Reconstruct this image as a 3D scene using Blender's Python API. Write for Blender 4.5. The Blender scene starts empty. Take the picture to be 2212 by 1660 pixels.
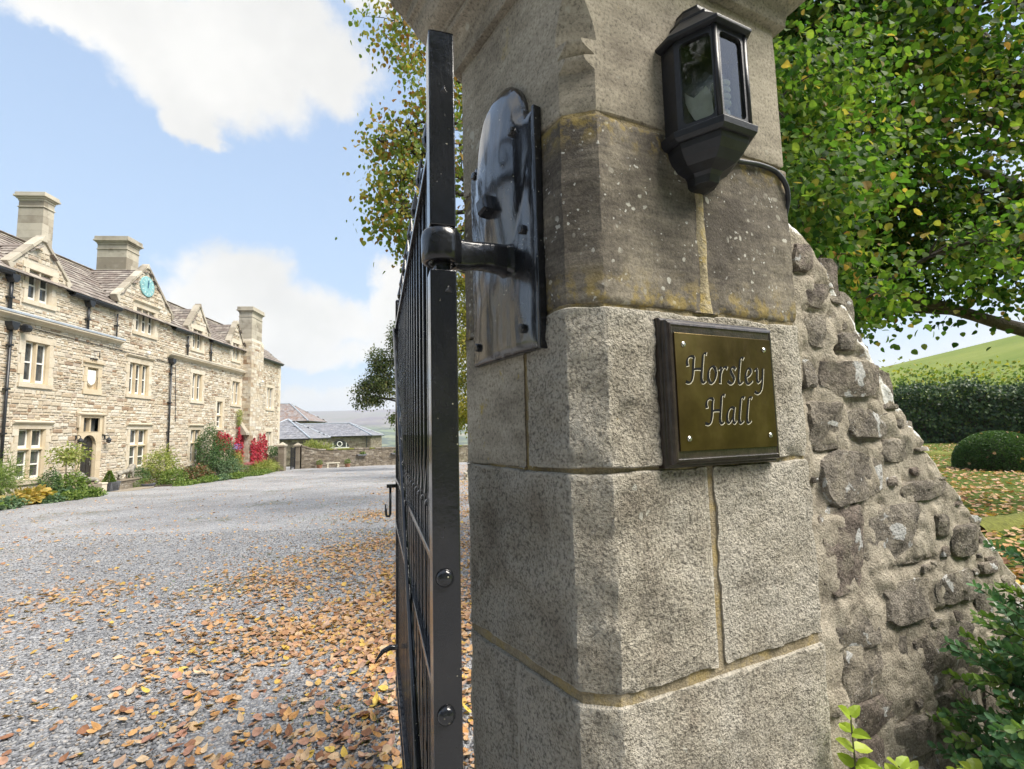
import bpy, math, random
import numpy as np
from mathutils import Vector, Matrix, noise, Euler

random.seed(7)
RNG = np.random.default_rng(11)
SC = bpy.context.scene
COL = SC.collection
R = math.radians

# ------------------------------------------------------------------ camera
cam = bpy.data.objects.new('camera', bpy.data.cameras.new('camera'))
COL.objects.link(cam)
TH, RO = R(5.5), R(1.4)
fw = Vector((0, math.cos(TH), math.sin(TH)))
u0 = Vector((0, -math.sin(TH), math.cos(TH)))
r0 = Vector((1, 0, 0))
cr = r0 * math.cos(RO) - u0 * math.sin(RO)
cu = r0 * math.sin(RO) + u0 * math.cos(RO)
m = Matrix((cr, cu, -fw)).transposed().to_4x4()
m.translation = (0, 0, 1.6)
cam.matrix_world = m
cam.data.sensor_width = 36
cam.data.lens = 36 * 1030 / 2212
cam.data.clip_start = 0.02
cam.data.clip_end = 40000
SC.camera = cam

# ------------------------------------------------------------------ render settings
SC.render.engine = 'CYCLES'
SC.view_settings.view_transform = 'Standard'
SC.view_settings.look = 'None'
SC.view_settings.gamma = 1
SC.view_settings.use_curve_mapping = False
SC.view_settings.exposure = 1.42
cy = SC.cycles
cy.max_bounces = 7
cy.diffuse_bounces = 3
cy.glossy_bounces = 3
cy.transmission_bounces = 5
cy.transparent_max_bounces = 10
cy.volume_bounces = 1
cy.sample_clamp_indirect = 6
cy.use_denoising = True
cy.use_adaptive_sampling = True
cy.adaptive_threshold = 0.015
cy.caustics_reflective = False
cy.caustics_refractive = False

# ------------------------------------------------------------------ sun and sky
SUN_AZ, SUN_EL = R(111), R(55)          # azimuth from +Y towards +X
sl = bpy.data.lights.new('sun', 'SUN')
sl.energy = 2.9
sl.angle = R(34)                         # thin cloud in front of the sun
sl.color = (1.0, 0.93, 0.82)
sun = bpy.data.objects.new('sun', sl)
COL.objects.link(sun)
sd = Vector((math.sin(SUN_AZ) * math.cos(SUN_EL), math.cos(SUN_AZ) * math.cos(SUN_EL), math.sin(SUN_EL)))
sun.rotation_euler = (-sd).to_track_quat('-Z', 'Y').to_euler()
sun.location = (40, 10, 40)


class NT:
    """small helper to write node trees"""
    def __init__(self, tree):
        self.t = tree
        self.t.nodes.clear()

    def n(self, typ, ins=None, **props):
        nd = self.t.nodes.new(typ)
        for k, v in props.items():
            setattr(nd, k, v)
        for k, v in (ins or {}).items():
            s = nd.inputs[k]
            if isinstance(v, bpy.types.NodeSocket):
                self.t.links.new(v, s)
            elif isinstance(v, bpy.types.Node):
                self.t.links.new(v.outputs[0], s)
            else:
                if s.type == 'RGBA' and not hasattr(v, '__len__'):
                    v = (v, v, v, 1)
                if s.type == 'RGBA' and len(v) == 3:
                    v = (*v, 1)
                s.default_value = v
        return nd

    def math(self, op, a, b=None, c=None, clamp=False):
        ins = {0: a}
        if b is not None:
            ins[1] = b
        if c is not None:
            ins[2] = c
        return self.n('ShaderNodeMath', ins, operation=op, use_clamp=clamp).outputs[0]

    def mix(self, f, a, b, mode='MIX'):
        nd = self.n('ShaderNodeMix', data_type='RGBA', blend_type=mode)
        for i, v in ((0, f), (6, a), (7, b)):
            s = nd.inputs[i]
            if isinstance(v, bpy.types.NodeSocket):
                self.t.links.new(v, s)
            elif i == 0:
                s.default_value = v
            else:
                s.default_value = (*v, 1) if hasattr(v, '__len__') else (v, v, v, 1)
        return nd.outputs[2]

    def ramp(self, f, stops, interp='LINEAR'):
        nd = self.n('ShaderNodeValToRGB', {0: f})
        cr_ = nd.color_ramp
        cr_.interpolation = interp
        while len(cr_.elements) < len(stops):
            cr_.elements.new(0.5)
        for e, (p, c) in zip(cr_.elements, stops):
            e.position = p
            e.color = (*c, 1) if hasattr(c, '__len__') else (c, c, c, 1)
        return nd.outputs[0]

    def smooth(self, v, lo, hi):
        return self.n('ShaderNodeMapRange', {0: v, 1: lo, 2: hi, 3: 0.0, 4: 1.0}, interpolation_type='SMOOTHSTEP', clamp=True).outputs[0]

    def noise(self, co, scale, detail=4, rough=0.55, out=0, dist=0.0):
        return self.n('ShaderNodeTexNoise', {'Vector': co, 'Scale': scale, 'Detail': detail, 'Roughness': rough, 'Distortion': dist}).outputs[out]

    def voro(self, co, scale, feature='F1', out=0, rnd=1.0):
        return self.n('ShaderNodeTexVoronoi', {'Vector': co, 'Scale': scale, 'Randomness': rnd}, feature=feature).outputs[out]


# sky with broken cumulus, the same all round the dome; the cloud masses in view are placed by direction
world = bpy.data.worlds.new('World')
SC.world = world
world.use_nodes = True
w = NT(world.node_tree)
sky = w.n('ShaderNodeTexSky', sky_type='NISHITA', sun_disc=False, sun_elevation=SUN_EL, sun_rotation=SUN_AZ,
          altitude=200, air_density=1.0, dust_density=1.2, ozone_density=1.4)
tc = w.n('ShaderNodeTexCoord')
D = tc.outputs['Generated']
sep = w.n('ShaderNodeSeparateXYZ', {0: D})
warp = w.noise(D, 4.2, 7, 0.62, out=1)
warps = w.n('ShaderNodeSeparateColor', {0: warp})
az = w.math('ARCTAN2', sep.outputs[0], sep.outputs[1])
el = w.math('ARCSINE', sep.outputs[2])
azw = w.math('ADD', az, w.math('MULTIPLY', w.math('SUBTRACT', warps.outputs[0], 0.5), 0.20))
elw = w.math('ADD', el, w.math('MULTIPLY', w.math('SUBTRACT', warps.outputs[1], 0.5), 0.16))
BLOBS = [(-0.80, 0.605, 0.10, 0.035), (-0.79, 0.665, 0.16, 0.06), (-0.55, 0.60, 0.20, 0.085), (-0.66, 0.622, 0.182, 0.062), (-0.46, 0.662, 0.2, 0.085), (-0.60, 0.565, 0.135, 0.062), (-0.37, 0.652, 0.095, 0.076),
         (-0.76, 0.635, 0.114, 0.036), (-0.61, 0.505, 0.05, 0.03), (-0.30, 0.80, 0.2, 0.07),
         (-0.525, 0.295, 0.115, 0.079), (-0.43, 0.225, 0.17, 0.085), (-0.60, 0.225, 0.075, 0.075), (-0.235, 0.285, 0.075, 0.073),
         (-0.46, 0.158, 0.204, 0.043), (-0.18, 0.204, 0.142, 0.115), (-0.40, 0.045, 0.30, 0.060), (-0.62, 0.06, 0.3, 0.05)]
acc = None
for a_, e_, ra, re in BLOBS:
    dx = w.math('DIVIDE', w.math('SUBTRACT', azw, a_), ra)
    dy = w.math('DIVIDE', w.math('SUBTRACT', elw, e_), re)
    r2 = w.math('ADD', w.math('MULTIPLY', dx, dx), w.math('MULTIPLY', dy, dy))
    v = w.math('SUBTRACT', 1.0, r2)
    acc = v if acc is None else w.math('SMOOTH_MAX', acc, v, 0.5)
billow = w.noise(D, 13, 8, 0.62)
dens = w.math('ADD', acc, w.math('MULTIPLY', w.math('SUBTRACT', billow, 0.5), 1.35))
inview = w.smooth(dens, -0.18, 0.60)
gen = w.noise(D, 3.1, 8, 0.58)
genm = w.smooth(gen, 0.50, 0.62)
# the open gap of blue between the two cloud masses lies north-west; everywhere else the broken cloud goes on
outz = w.smooth(w.math('ABSOLUTE', w.math('ADD', az, 0.52)), 0.55, 0.95)
outz = w.math('MAXIMUM', outz, w.smooth(el, 0.85, 1.15))
cl = w.math('MAXIMUM', inview, w.math('MULTIPLY', genm, outz))
horiz = w.math('SUBTRACT', 1.0, w.smooth(w.math('ADD', el, w.math('MULTIPLY', w.math('SUBTRACT', gen, 0.5), 0.25)), 0.03, 0.20))
cl = w.math('MAXIMUM', cl, w.math('MULTIPLY', horiz, 0.97))
shade = w.smooth(w.noise(D, 5.5, 5, 0.55), 0.30, 0.68)
edge = w.smooth(dens, 0.1, 1.3)
ccol = w.mix(shade, (0.82, 0.815, 0.80), (1.0, 0.985, 0.955))
ccol = w.mix(w.math('MULTIPLY', edge, 0.35), ccol, (0.83, 0.83, 0.81))
bg1 = w.n('ShaderNodeBackground', {0: sky.outputs[0], 1: 0.105})
bg2 = w.n('ShaderNodeBackground', {0: ccol, 1: 0.395})
# thin high veil over the blue, as behind light haze
veil = w.math('ADD', 0.56, w.math('MULTIPLY', w.math('SUBTRACT', 1.0, w.smooth(el, 0.1, 0.7)), 0.30))
bgv = w.n('ShaderNodeBackground', {0: (0.60, 0.77, 1.0), 1: 0.36})
sk = w.n('ShaderNodeMixShader', {0: veil, 1: bg1.outputs[0], 2: bgv.outputs[0]})
mixs = w.n('ShaderNodeMixShader', {0: cl, 1: sk.outputs[0], 2: bg2.outputs[0]})
w.n('ShaderNodeOutputWorld', {0: mixs.outputs[0]})
world.cycles.sampling_method = 'MANUAL'
world.cycles.sample_map_resolution = 512


# ------------------------------------------------------------------ mesh helpers
class MB:
    """collects faces; build() links them as ONE mesh object"""
    def __init__(self):
        self.v, self.f, self.r = [], [], []

    def face(self, pts, rnd=0.5):
        b = len(self.v)
        self.v += [tuple(p) for p in pts]
        self.f.append(tuple(range(b, b + len(pts))))
        self.r.append(rnd)

    def add(self, verts, faces, rnd=0.5):
        b = len(self.v)
        self.v += [tuple(p) for p in verts]
        self.f += [tuple(i + b for i in f) for f in faces]
        self.r += [rnd] * len(faces)

    def box(self, x0, x1, y0, y1, z0, z1, rnd=0.5):
        self.add([(x0, y0, z0), (x1, y0, z0), (x1, y1, z0), (x0, y1, z0), (x0, y0, z1), (x1, y0, z1), (x1, y1, z1), (x0, y1, z1)],
                 [(0, 3, 2, 1), (4, 5, 6, 7), (0, 1, 5, 4), (1, 2, 6, 5), (2, 3, 7, 6), (3, 0, 4, 7)], rnd)
        return self

    def obox(self, c, ax, ay, az_, rnd=0.5):
        """oriented box: centre and three half-axis vectors"""
        c, ax, ay, az_ = Vector(c), Vector(ax), Vector(ay), Vector(az_)
        vs = [c + ax * i + ay * j + az_ * k for k in (-1, 1) for i, j in ((-1, -1), (1, -1), (1, 1), (-1, 1))]
        self.add(vs, [(0, 3, 2, 1), (4, 5, 6, 7), (0, 1, 5, 4), (1, 2, 6, 5), (2, 3, 7, 6), (3, 0, 4, 7)], rnd)
        return self

    def prism(self, poly, axis, a, b, rnd=0.5):
        """poly of 2-D points extruded along 'x', 'y' or 'z' from a to b"""
        def P(p, h):
            return {'x': (h, p[0], p[1]), 'y': (p[0], h, p[1]), 'z': (p[0], p[1], h)}[axis]
        n = len(poly)
        vs = [P(p, a) for p in poly] + [P(p, b) for p in poly]
        fs = [tuple(range(n - 1, -1, -1)), tuple(range(n, 2 * n))] + [(i, (i + 1) % n, n + (i + 1) % n, n + i) for i in range(n)]
        self.add(vs, fs, rnd)
        return self

    def tube(self, pts, rad, n=8, rnd=0.5, cap=True):
        pts = [Vector(p) for p in pts]
        if not hasattr(rad, '__len__'):
            rad = [rad] * len(pts)
        rings, up = [], None
        for i, p in enumerate(pts):
            t = (pts[min(i + 1, len(pts) - 1)] - pts[max(i - 1, 0)]).normalized()
            if up is None:
                up = Vector((0, 0, 1)) if abs(t.z) < 0.9 else Vector((1, 0, 0))
            a = t.cross(up)
            if a.length < 1e-4:
                a = t.cross(Vector((0.3, 1, 0.2)))
            a.normalize()
            up = a.cross(t).normalized()
            rings.append([p + (a * math.cos(2 * math.pi * k / n) + up * math.sin(2 * math.pi * k / n)) * rad[i] for k in range(n)])
        vs = [q for r_ in rings for q in r_]
        fs = []
        for i in range(len(pts) - 1):
            for k in range(n):
                k2 = (k + 1) % n
                fs.append((i * n + k, i * n + k2, (i + 1) * n + k2, (i + 1) * n + k))
        if cap:
            fs.append(tuple(range(n - 1, -1, -1)))
            fs.append(tuple((len(pts) - 1) * n + k for k in range(n)))
        self.add(vs, fs, rnd)
        return self

    def lathe(self, c, prof, n=16, rnd=0.5, axis='z'):
        """prof: list of (radius, height) round an axis through c"""
        vs, fs = [], []
        for r_, h in prof:
            for k in range(n):
                x, y = r_ * math.cos(2 * math.pi * k / n), r_ * math.sin(2 * math.pi * k / n)
                vs.append({'z': (c[0] + x, c[1] + y, c[2] + h), 'y': (c[0] + x, c[1] + h, c[2] + y), 'x': (c[0] + h, c[1] + x, c[2] + y)}[axis])
        for i in range(len(prof) - 1):
            for k in range(n):
                k2 = (k + 1) % n
                fs.append((i * n + k, i * n + k2, (i + 1) * n + k2, (i + 1) * n + k))
        fs.append(tuple(range(n - 1, -1, -1)))
        fs.append(tuple((len(prof) - 1) * n + k for k in range(n)))
        self.add(vs, fs, rnd)
        return self

    def mesh(self, name, smooth=False):
        me = bpy.data.meshes.new(name)
        me.from_pydata(self.v, [], self.f)
        at = me.attributes.new('rnd', 'FLOAT', 'FACE')
        at.data.foreach_set('value', np.array(self.r, dtype=np.float32))
        if smooth:
            me.polygons.foreach_set('use_smooth', [True] * len(self.f))
        me.update()
        return me

    def build(self, name, mat, parent=None, smooth=False, bevel=None, fix=True, loc=None):
        me = self.mesh(name, smooth)
        if fix:
            import bmesh
            bm = bmesh.new()
            bm.from_mesh(me)
            bmesh.ops.recalc_face_normals(bm, faces=bm.faces)
            bm.to_mesh(me)
            bm.free()
        me.materials.append(mat)
        return link(name, me, parent, bevel, loc)


def link(name, me, parent=None, bevel=None, loc=None):
    o = bpy.data.objects.new(name, me)
    COL.objects.link(o)
    if parent is not None:
        o.parent = parent
    if loc is not None:
        o.location = loc
    if bevel:
        b = o.modifiers.new('bevel', 'BEVEL')
        b.width = bevel
        b.segments = 2
        b.limit_method = 'ANGLE'
        b.angle_limit = R(40)
    return o


def np_mesh(name, V, F, rnd, mat, parent=None, smooth=False):
    """V (n,3), F (m,k) with k = 3 or 4, rnd (m,)"""
    V = np.ascontiguousarray(V, dtype=np.float32)
    F = np.ascontiguousarray(F, dtype=np.int32)
    me = bpy.data.meshes.new(name)
    k = F.shape[1]
    me.vertices.add(len(V))
    me.vertices.foreach_set('co', V.ravel())
    me.loops.add(F.size)
    me.loops.foreach_set('vertex_index', F.ravel())
    me.polygons.add(len(F))
    me.polygons.foreach_set('loop_start', np.arange(len(F), dtype=np.int32) * k)
    at = me.attributes.new('rnd', 'FLOAT', 'FACE')
    at.data.foreach_set('value', np.ascontiguousarray(rnd, dtype=np.float32))
    if smooth:
        me.polygons.foreach_set('use_smooth', np.ones(len(F), dtype=bool))
    me.update()
    me.validate()
    me.materials.append(mat)
    return link(name, me, parent)


def tag(o, label=None, cat=None, group=None, kind=None):
    if label:
        o['label'] = label
    if cat:
        o['category'] = cat
    if group:
        o['group'] = group
    if kind:
        o['kind'] = kind
    return o


def thing(name, label, cat, loc=(0, 0, 0), rz=0.0, group=None):
    o = bpy.data.objects.new(name, None)
    o.empty_display_size = 0.1
    COL.objects.link(o)
    o.location = loc
    o.rotation_euler = (0, 0, rz)
    return tag(o, label, cat, group)


def stuff(o):
    o['kind'] = 'stuff'
    return o


def gz(x, y):
    """height of the court and garden: the court falls gently away from the gate, the garden stays level"""
    t = min(max((x - 0.5) / (2.2 + 0.2 * max(y, 0)), 0), 1)
    return -0.032 * y * (1 - t) if y > 0 else -0.032 * y * (1 - t) * 0.2


# ------------------------------------------------------------------ leaves
def leaf_shape(kind):
    if kind == 'lime':      # broad heart-shaped leaf, 8 outline points and a fold along the rib
        v = [(0, 0, 0), (-.36, .12, .05), (-.46, .42, .07), (-.28, .76, .03), (0, 1.0, -.09), (.28, .76, .03), (.46, .42, .07), (.36, .12, .05), (0, .5, -.02)]
        f = [(8, 0, 1), (8, 1, 2), (8, 2, 3), (8, 3, 4), (8, 4, 5), (8, 5, 6), (8, 6, 7), (8, 7, 0)]
    elif kind == 'box':     # small oval evergreen leaf
        v = [(0, 0, 0), (-.24, .22, .03), (-.33, .55, .05), (-.19, .88, .02), (0, 1, -.02), (.19, .88, .02), (.33, .55, .05), (.24, .22, .03), (0, .5, -.03)]
        f = [(8, 0, 1), (8, 1, 2), (8, 2, 3), (8, 3, 4), (8, 4, 5), (8, 5, 6), (8, 6, 7), (8, 7, 0)]
    elif kind == 'fall':    # curled dead leaf
        v = [(0, 0, .02), (-.30, .12, .10), (-.42, .40, .20), (-.25, .72, .14), (0, 1.0, .22), (.27, .74, .10), (.40, .40, .06), (.28, .12, .04), (0, .5, .0)]
        f = [(8, 0, 1), (8, 1, 2), (8, 2, 3), (8, 3, 4), (8, 4, 5), (8, 5, 6), (8, 6, 7), (8, 7, 0)]
    elif kind == 'lobed':   # five-lobed maple or sycamore leaf
        v = [(0, 0, 0), (-.34, .05, .05), (-.28, .25, .02), (-.55, .50, .12), (-.24, .55, .03), (0, 1.0, -.06), (.24, .55, .03), (.55, .50, .10), (.28, .25, .02), (.34, .05, .05), (0, .4, 0)]
        f = [(10, i, i + 1) for i in range(9)] + [(10, 9, 0)]
    elif kind == 'blade':
        v = [(-.04, 0, 0), (.04, 0, 0), (.05, .5, .12), (-.05, .5, .12), (0, 1, -.1)]
        f = [(0, 1, 2), (0, 2, 3), (3, 2, 4)]
    else:                   # quick two-triangle leaf for small far foliage
        v = [(0, 0, 0), (-.36, .5, .08), (0, 1, -.06), (.36, .5, .08)]
        f = [(0, 2, 1), (0, 3, 2)]
    return np.array(v, dtype=np.float32), np.array(f, dtype=np.int32)


def frames(dirs, normals):
    """orthonormal frames: Y = dirs, Z close to normals"""
    Y = dirs / (np.linalg.norm(dirs, axis=1, keepdims=True) + 1e-9)
    X = np.cross(Y, normals)
    X /= (np.linalg.norm(X, axis=1, keepdims=True) + 1e-9)
    Z = np.cross(X, Y)
    return X, Y, Z


def leaves(name, P, dirs, normals, size, mat, parent=None, kind='quick', rnd=None, width=1.0):
    v, f = leaf_shape(kind)
    n = len(P)
    X, Y, Z = frames(dirs, normals)
    s = np.broadcast_to(np.asarray(size, dtype=np.float32).reshape(-1, 1, 1), (n, 1, 1))
    V = P[:, None, :] + s * (v[None, :, 0:1] * width * X[:, None, :] + v[None, :, 1:2] * Y[:, None, :] + v[None, :, 2:3] * Z[:, None, :])
    F = (f[None] + (np.arange(n) * len(v))[:, None, None]).reshape(-1, 3)
    if rnd is None:
        rnd = RNG.random(n)
    rr = np.repeat(rnd, len(f))
    return np_mesh(name, V.reshape(-1, 3), F, rr, mat, parent)


def leaf_object_mesh(name, kind, mat, width=1.0, bend=0.0):
    v, f = leaf_shape(kind)
    mb = MB()
    v = v.copy()
    v[:, 0] *= width
    v[:, 2] += bend * v[:, 1] ** 2
    mb.add(v.tolist(), f.tolist())
    me = mb.mesh(name)
    me.materials.append(mat)
    return me


def leaf_objects(name, P, dirs, normals, size, meshes, parent):
    """single leaves as part objects that share mesh data"""
    X, Y, Z = frames(dirs, normals)
    out = []
    for i in range(len(P)):
        o = bpy.data.objects.new(name, meshes[i % len(meshes)])
        COL.objects.link(o)
        o.parent = parent
        s = float(size[i])
        M = Matrix(((X[i, 0] * s, Y[i, 0] * s, Z[i, 0] * s, P[i, 0]), (X[i, 1] * s, Y[i, 1] * s, Z[i, 1] * s, P[i, 1]),
                    (X[i, 2] * s, Y[i, 2] * s, Z[i, 2] * s, P[i, 2]), (0, 0, 0, 1)))
        o.matrix_basis = M
        out.append(o)
    return out


def unit(v):
    return v / (np.linalg.norm(v, axis=-1, keepdims=True) + 1e-9)


def project(P):
    """image position of world points (V-pixels of the photograph scaled to 2212 wide) and depth; used only to pick which pieces show largest"""
    d = np.asarray(P) - np.array((0, 0, 1.6))
    z = d @ np.array(fw)
    zz = np.maximum(z, 1e-3)
    return 1106 + 1030 * (d @ np.array(cr)) / zz, 830 - 1030 * (d @ np.array(cu)) / zz, z


# ------------------------------------------------------------------ materials
def material(name):
    mt = bpy.data.materials.new(name)
    mt.use_nodes = True
    return mt, NT(mt.node_tree)


def finish(t, col, rough=0.8, bump=None, strength=0.5, dist=0.01, metal=0.0, spec=0.5, coat=0.0):
    ins = {'Base Color': col, 'Roughness': rough, 'Metallic': metal, 'Specular IOR Level': spec, 'Coat Weight': coat}
    if coat:
        ins['Coat Roughness'] = 0.12
    if bump is not None:
        ins['Normal'] = t.n('ShaderNodeBump', {'Height': bump, 'Strength': strength, 'Distance': dist})
    b = t.n('ShaderNodeBsdfPrincipled', ins)
    t.n('ShaderNodeOutputMaterial', {0: b.outputs[0]})


def oco(t):
    return t.n('ShaderNodeTexCoord').outputs['Object']


def rnd_of(t):
    """a number per face, shifted per object"""
    a = t.n('ShaderNodeAttribute', attribute_name='rnd').outputs['Fac']
    o = t.n('ShaderNodeObjectInfo').outputs['Random']
    return t.math('FRACT', t.math('ADD', a, o))


def stain(t, col, mask, c2):
    return t.mix(mask, col, c2)


def mat_grit():
    """coarse millstone grit: salt-and-pepper grains over slow brown and grey changes"""
    mt, t = material('gritstone')
    co = oco(t)
    g = t.noise(co, 170, 2, 0.7)
    g2 = t.noise(co, 82, 4, 0.74)
    big = t.noise(co, 4.5, 5, 0.65)
    r = t.math('MULTIPLY', t.math('SUBTRACT', rnd_of(t), 0.5), 0.10)
    base = t.ramp(t.math('ADD', big, r), [(0.30, (0.31, 0.275, 0.22)), (0.46, (0.46, 0.42, 0.345)), (0.58, (0.54, 0.50, 0.425)), (0.75, (0.60, 0.565, 0.49))])
    vg = t.voro(co, 150)
    grain = t.ramp(t.math('ADD', t.math('ADD', t.math('MULTIPLY', g, 0.45), t.math('MULTIPLY', g2, 0.45)), t.math('MULTIPLY', t.math('SUBTRACT', 0.62, vg), 0.22)), [(0.35, 0.42), (0.415, 0.66), (0.48, 0.95), (0.56, 1.05), (0.68, 1.25)])
    col = t.mix(1.0, base, grain, 'MULTIPLY')
    # dark crust, rain streaks and pale lichen films
    crust = t.smooth(t.noise(co, 7, 5, 0.68), 0.55, 0.72)
    col = t.mix(t.math('MULTIPLY', crust, 0.55), col, (0.115, 0.10, 0.078))
    run = t.n('ShaderNodeMapping', {'Vector': co, 'Scale': (9, 9, 0.9)})
    streak = t.smooth(t.noise(run, 1.0, 4, 0.6), 0.56, 0.70)
    col = t.mix(t.math('MULTIPLY', streak, 0.22), col, (0.16, 0.14, 0.105))
    pale = t.smooth(t.noise(co, 13, 5, 0.65, dist=0.5), 0.62, 0.70)
    col = t.mix(t.math('MULTIPLY', pale, 0.5), col, (0.52, 0.49, 0.41))
    wob = t.n('ShaderNodeVectorMath', {0: co, 1: t.n('ShaderNodeVectorMath', {0: t.noise(co, 40, 3, out=1), 'Scale': 0.03}, operation='SCALE').outputs[0]}, operation='ADD').outputs[0]
    for sc_, lo, hi, amt in ((24, 0.20, 0.14, 0.7), (48, 0.16, 0.10, 0.8)):
        sp = t.smooth(t.voro(wob, sc_), lo, hi)
        spm = t.math('MULTIPLY', sp, t.smooth(t.noise(co, sc_ * .25, 3), 0.56, 0.63))
        col = t.mix(t.math('MULTIPLY', spm, amt), col, (0.58, 0.57, 0.50))
    yn = t.smooth(t.noise(co, 8, 5, 0.7), 0.66, 0.76)
    col = t.mix(t.math('MULTIPLY', yn, 0.3), col, (0.36, 0.27, 0.07))
    pit = t.smooth(t.noise(co, 22, 3, 0.6), 0.30, 0.22)
    col = t.mix(t.math('MULTIPLY', pit, 0.7), col, (0.09, 0.075, 0.055))
    pt = t.n('ShaderNodeNewGeometry').outputs['Pointiness']
    wear = t.math('MULTIPLY', t.smooth(t.math('ADD', pt, t.math('MULTIPLY', t.math('SUBTRACT', g2, 0.5), 0.06)), 0.515, 0.56), 0.55)
    col = t.mix(wear, col, (0.62, 0.58, 0.50))
    h = t.math('SUBTRACT', t.math('ADD', t.math('MULTIPLY', g2, 1.1), t.math('MULTIPLY', g, 0.7)), t.math('MULTIPLY', pit, 0.8))
    finish(t, col, 0.92, h, 1.0, 0.013, spec=0.2)
    return mt


def mat_weathered():
    """smoother sandstone with a dark sooty crust, round lichens and yellow lichen near the joints"""
    mt, t = material('weathered_sandstone')
    co = oco(t)
    sepz = t.n('ShaderNodeSeparateXYZ', {0: co})
    lam = t.n('ShaderNodeMapping', {'Vector': co, 'Scale': (1, 1, 7)})
    big = t.noise(co, 4.5, 5, 0.62)
    ban = t.noise(lam, 9, 3, 0.6)
    mx = t.math('ADD', t.math('MULTIPLY', big, 0.7), t.math('MULTIPLY', ban, 0.3))
    col = t.ramp(mx, [(0.42, (0.095, 0.083, 0.070)), (0.52, (0.165, 0.145, 0.118)), (0.62, (0.27, 0.238, 0.187)), (0.74, (0.40, 0.355, 0.28))])
    g = t.noise(co, 160, 3, 0.7)
    col = t.mix(1.0, col, t.ramp(g, [(0.3, 0.62), (0.55, 1.0), (0.75, 1.25)]), 'MULTIPLY')
    for sc_, lo, hi, cc, amt in ((21, 0.22, 0.15, (0.44, 0.42, 0.36), 0.55), (38, 0.25, 0.17, (0.54, 0.53, 0.47), 0.8), (64, 0.22, 0.15, (0.62, 0.62, 0.58), 0.8)):
        wob = t.n('ShaderNodeVectorMath', {0: co, 1: t.n('ShaderNodeVectorMath', {0: t.noise(co, 30, 3, out=1), 'Scale': 0.03}, operation='SCALE').outputs[0]}, operation='ADD').outputs[0]
        sp = t.smooth(t.voro(wob, sc_), lo, hi)
        pm = t.smooth(t.noise(co, sc_ * 0.22, 3), 0.50, 0.60)
        col = t.mix(t.math('MULTIPLY', t.math('MULTIPLY', sp, pm), amt), col, cc)
    # yellow lichen gathers just above and below the bed joints
    ye = t.smooth(t.math('ABSOLUTE', t.math('SUBTRACT', sepz.outputs[2], 1.875)), 0.09, 0.0)
    ye2 = t.smooth(t.math('ABSOLUTE', t.math('SUBTRACT', sepz.outputs[2], 2.27)), 0.07, 0.0)
    yn = t.smooth(t.noise(co, 22, 5, 0.65), 0.47, 0.60)
    col = t.mix(t.math('MULTIPLY', t.math('MULTIPLY', t.math('MAXIMUM', ye, ye2), yn), 0.55), col, (0.38, 0.28, 0.07))
    h = t.math('ADD', t.math('MULTIPLY', g, 0.6), t.math('MULTIPLY', t.noise(co, 28, 4), 1.0))
    finish(t, col, 0.9, h, 0.5, 0.006, spec=0.2)
    return mt


def mat_ashlar(name='ashlar_sandstone', dark=0.0, yellow=0.25):
    mt, t = material(name)
    co = oco(t)
    lam = t.n('ShaderNodeMapping', {'Vector': co, 'Scale': (1, 1, 3.5), 'Rotation': (0.15, 0.1, 0)})
    big = t.noise(co, 3.2, 5, 0.6)
    ban = t.noise(lam, 8, 4, 0.6)
    mx = t.math('ADD', t.math('MULTIPLY', big, 0.6), t.math('MULTIPLY', ban, 0.4))
    k = 1 - dark
    col = t.ramp(mx, [(0.35, (0.19 * k, 0.165 * k, 0.13 * k)), (0.47, (0.32 * k, 0.285 * k, 0.225 * k)), (0.58, (0.42 * k, 0.375 * k, 0.30 * k)), (0.72, (0.50 * k, 0.455 * k, 0.37 * k))])
    g = t.noise(co, 130, 3, 0.7)
    col = t.mix(1.0, col, t.ramp(g, [(0.34, 0.5), (0.45, 0.9), (0.55, 1.02), (0.72, 1.25)]), 'MULTIPLY')
    soot = t.smooth(t.noise(co, 6, 4, 0.6), 0.56, 0.72)
    col = t.mix(t.math('MULTIPLY', soot, 0.5), col, (0.13, 0.115, 0.09))
    wob = t.n('ShaderNodeVectorMath', {0: co, 1: t.n('ShaderNodeVectorMath', {0: t.noise(co, 26, 3, out=1), 'Scale': 0.04}, operation='SCALE').outputs[0]}, operation='ADD').outputs[0]
    sp = t.math('MULTIPLY', t.smooth(t.voro(wob, 22), 0.26, 0.20), t.smooth(t.noise(co, 5, 3), 0.55, 0.63))
    col = t.mix(t.math('MULTIPLY', sp, 0.65), col, (0.50, 0.49, 0.42))
    yn = t.smooth(t.noise(co, 13, 5, 0.7), 0.62, 0.72)
    col = t.mix(t.math('MULTIPLY', yn, yellow), col, (0.42, 0.31, 0.05))
    h = t.math('ADD', t.math('MULTIPLY', g, 0.5), t.math('MULTIPLY', t.noise(co, 35, 4), 0.8))
    finish(t, col, 0.88, h, 0.4, 0.005, spec=0.2)
    return mt


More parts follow.
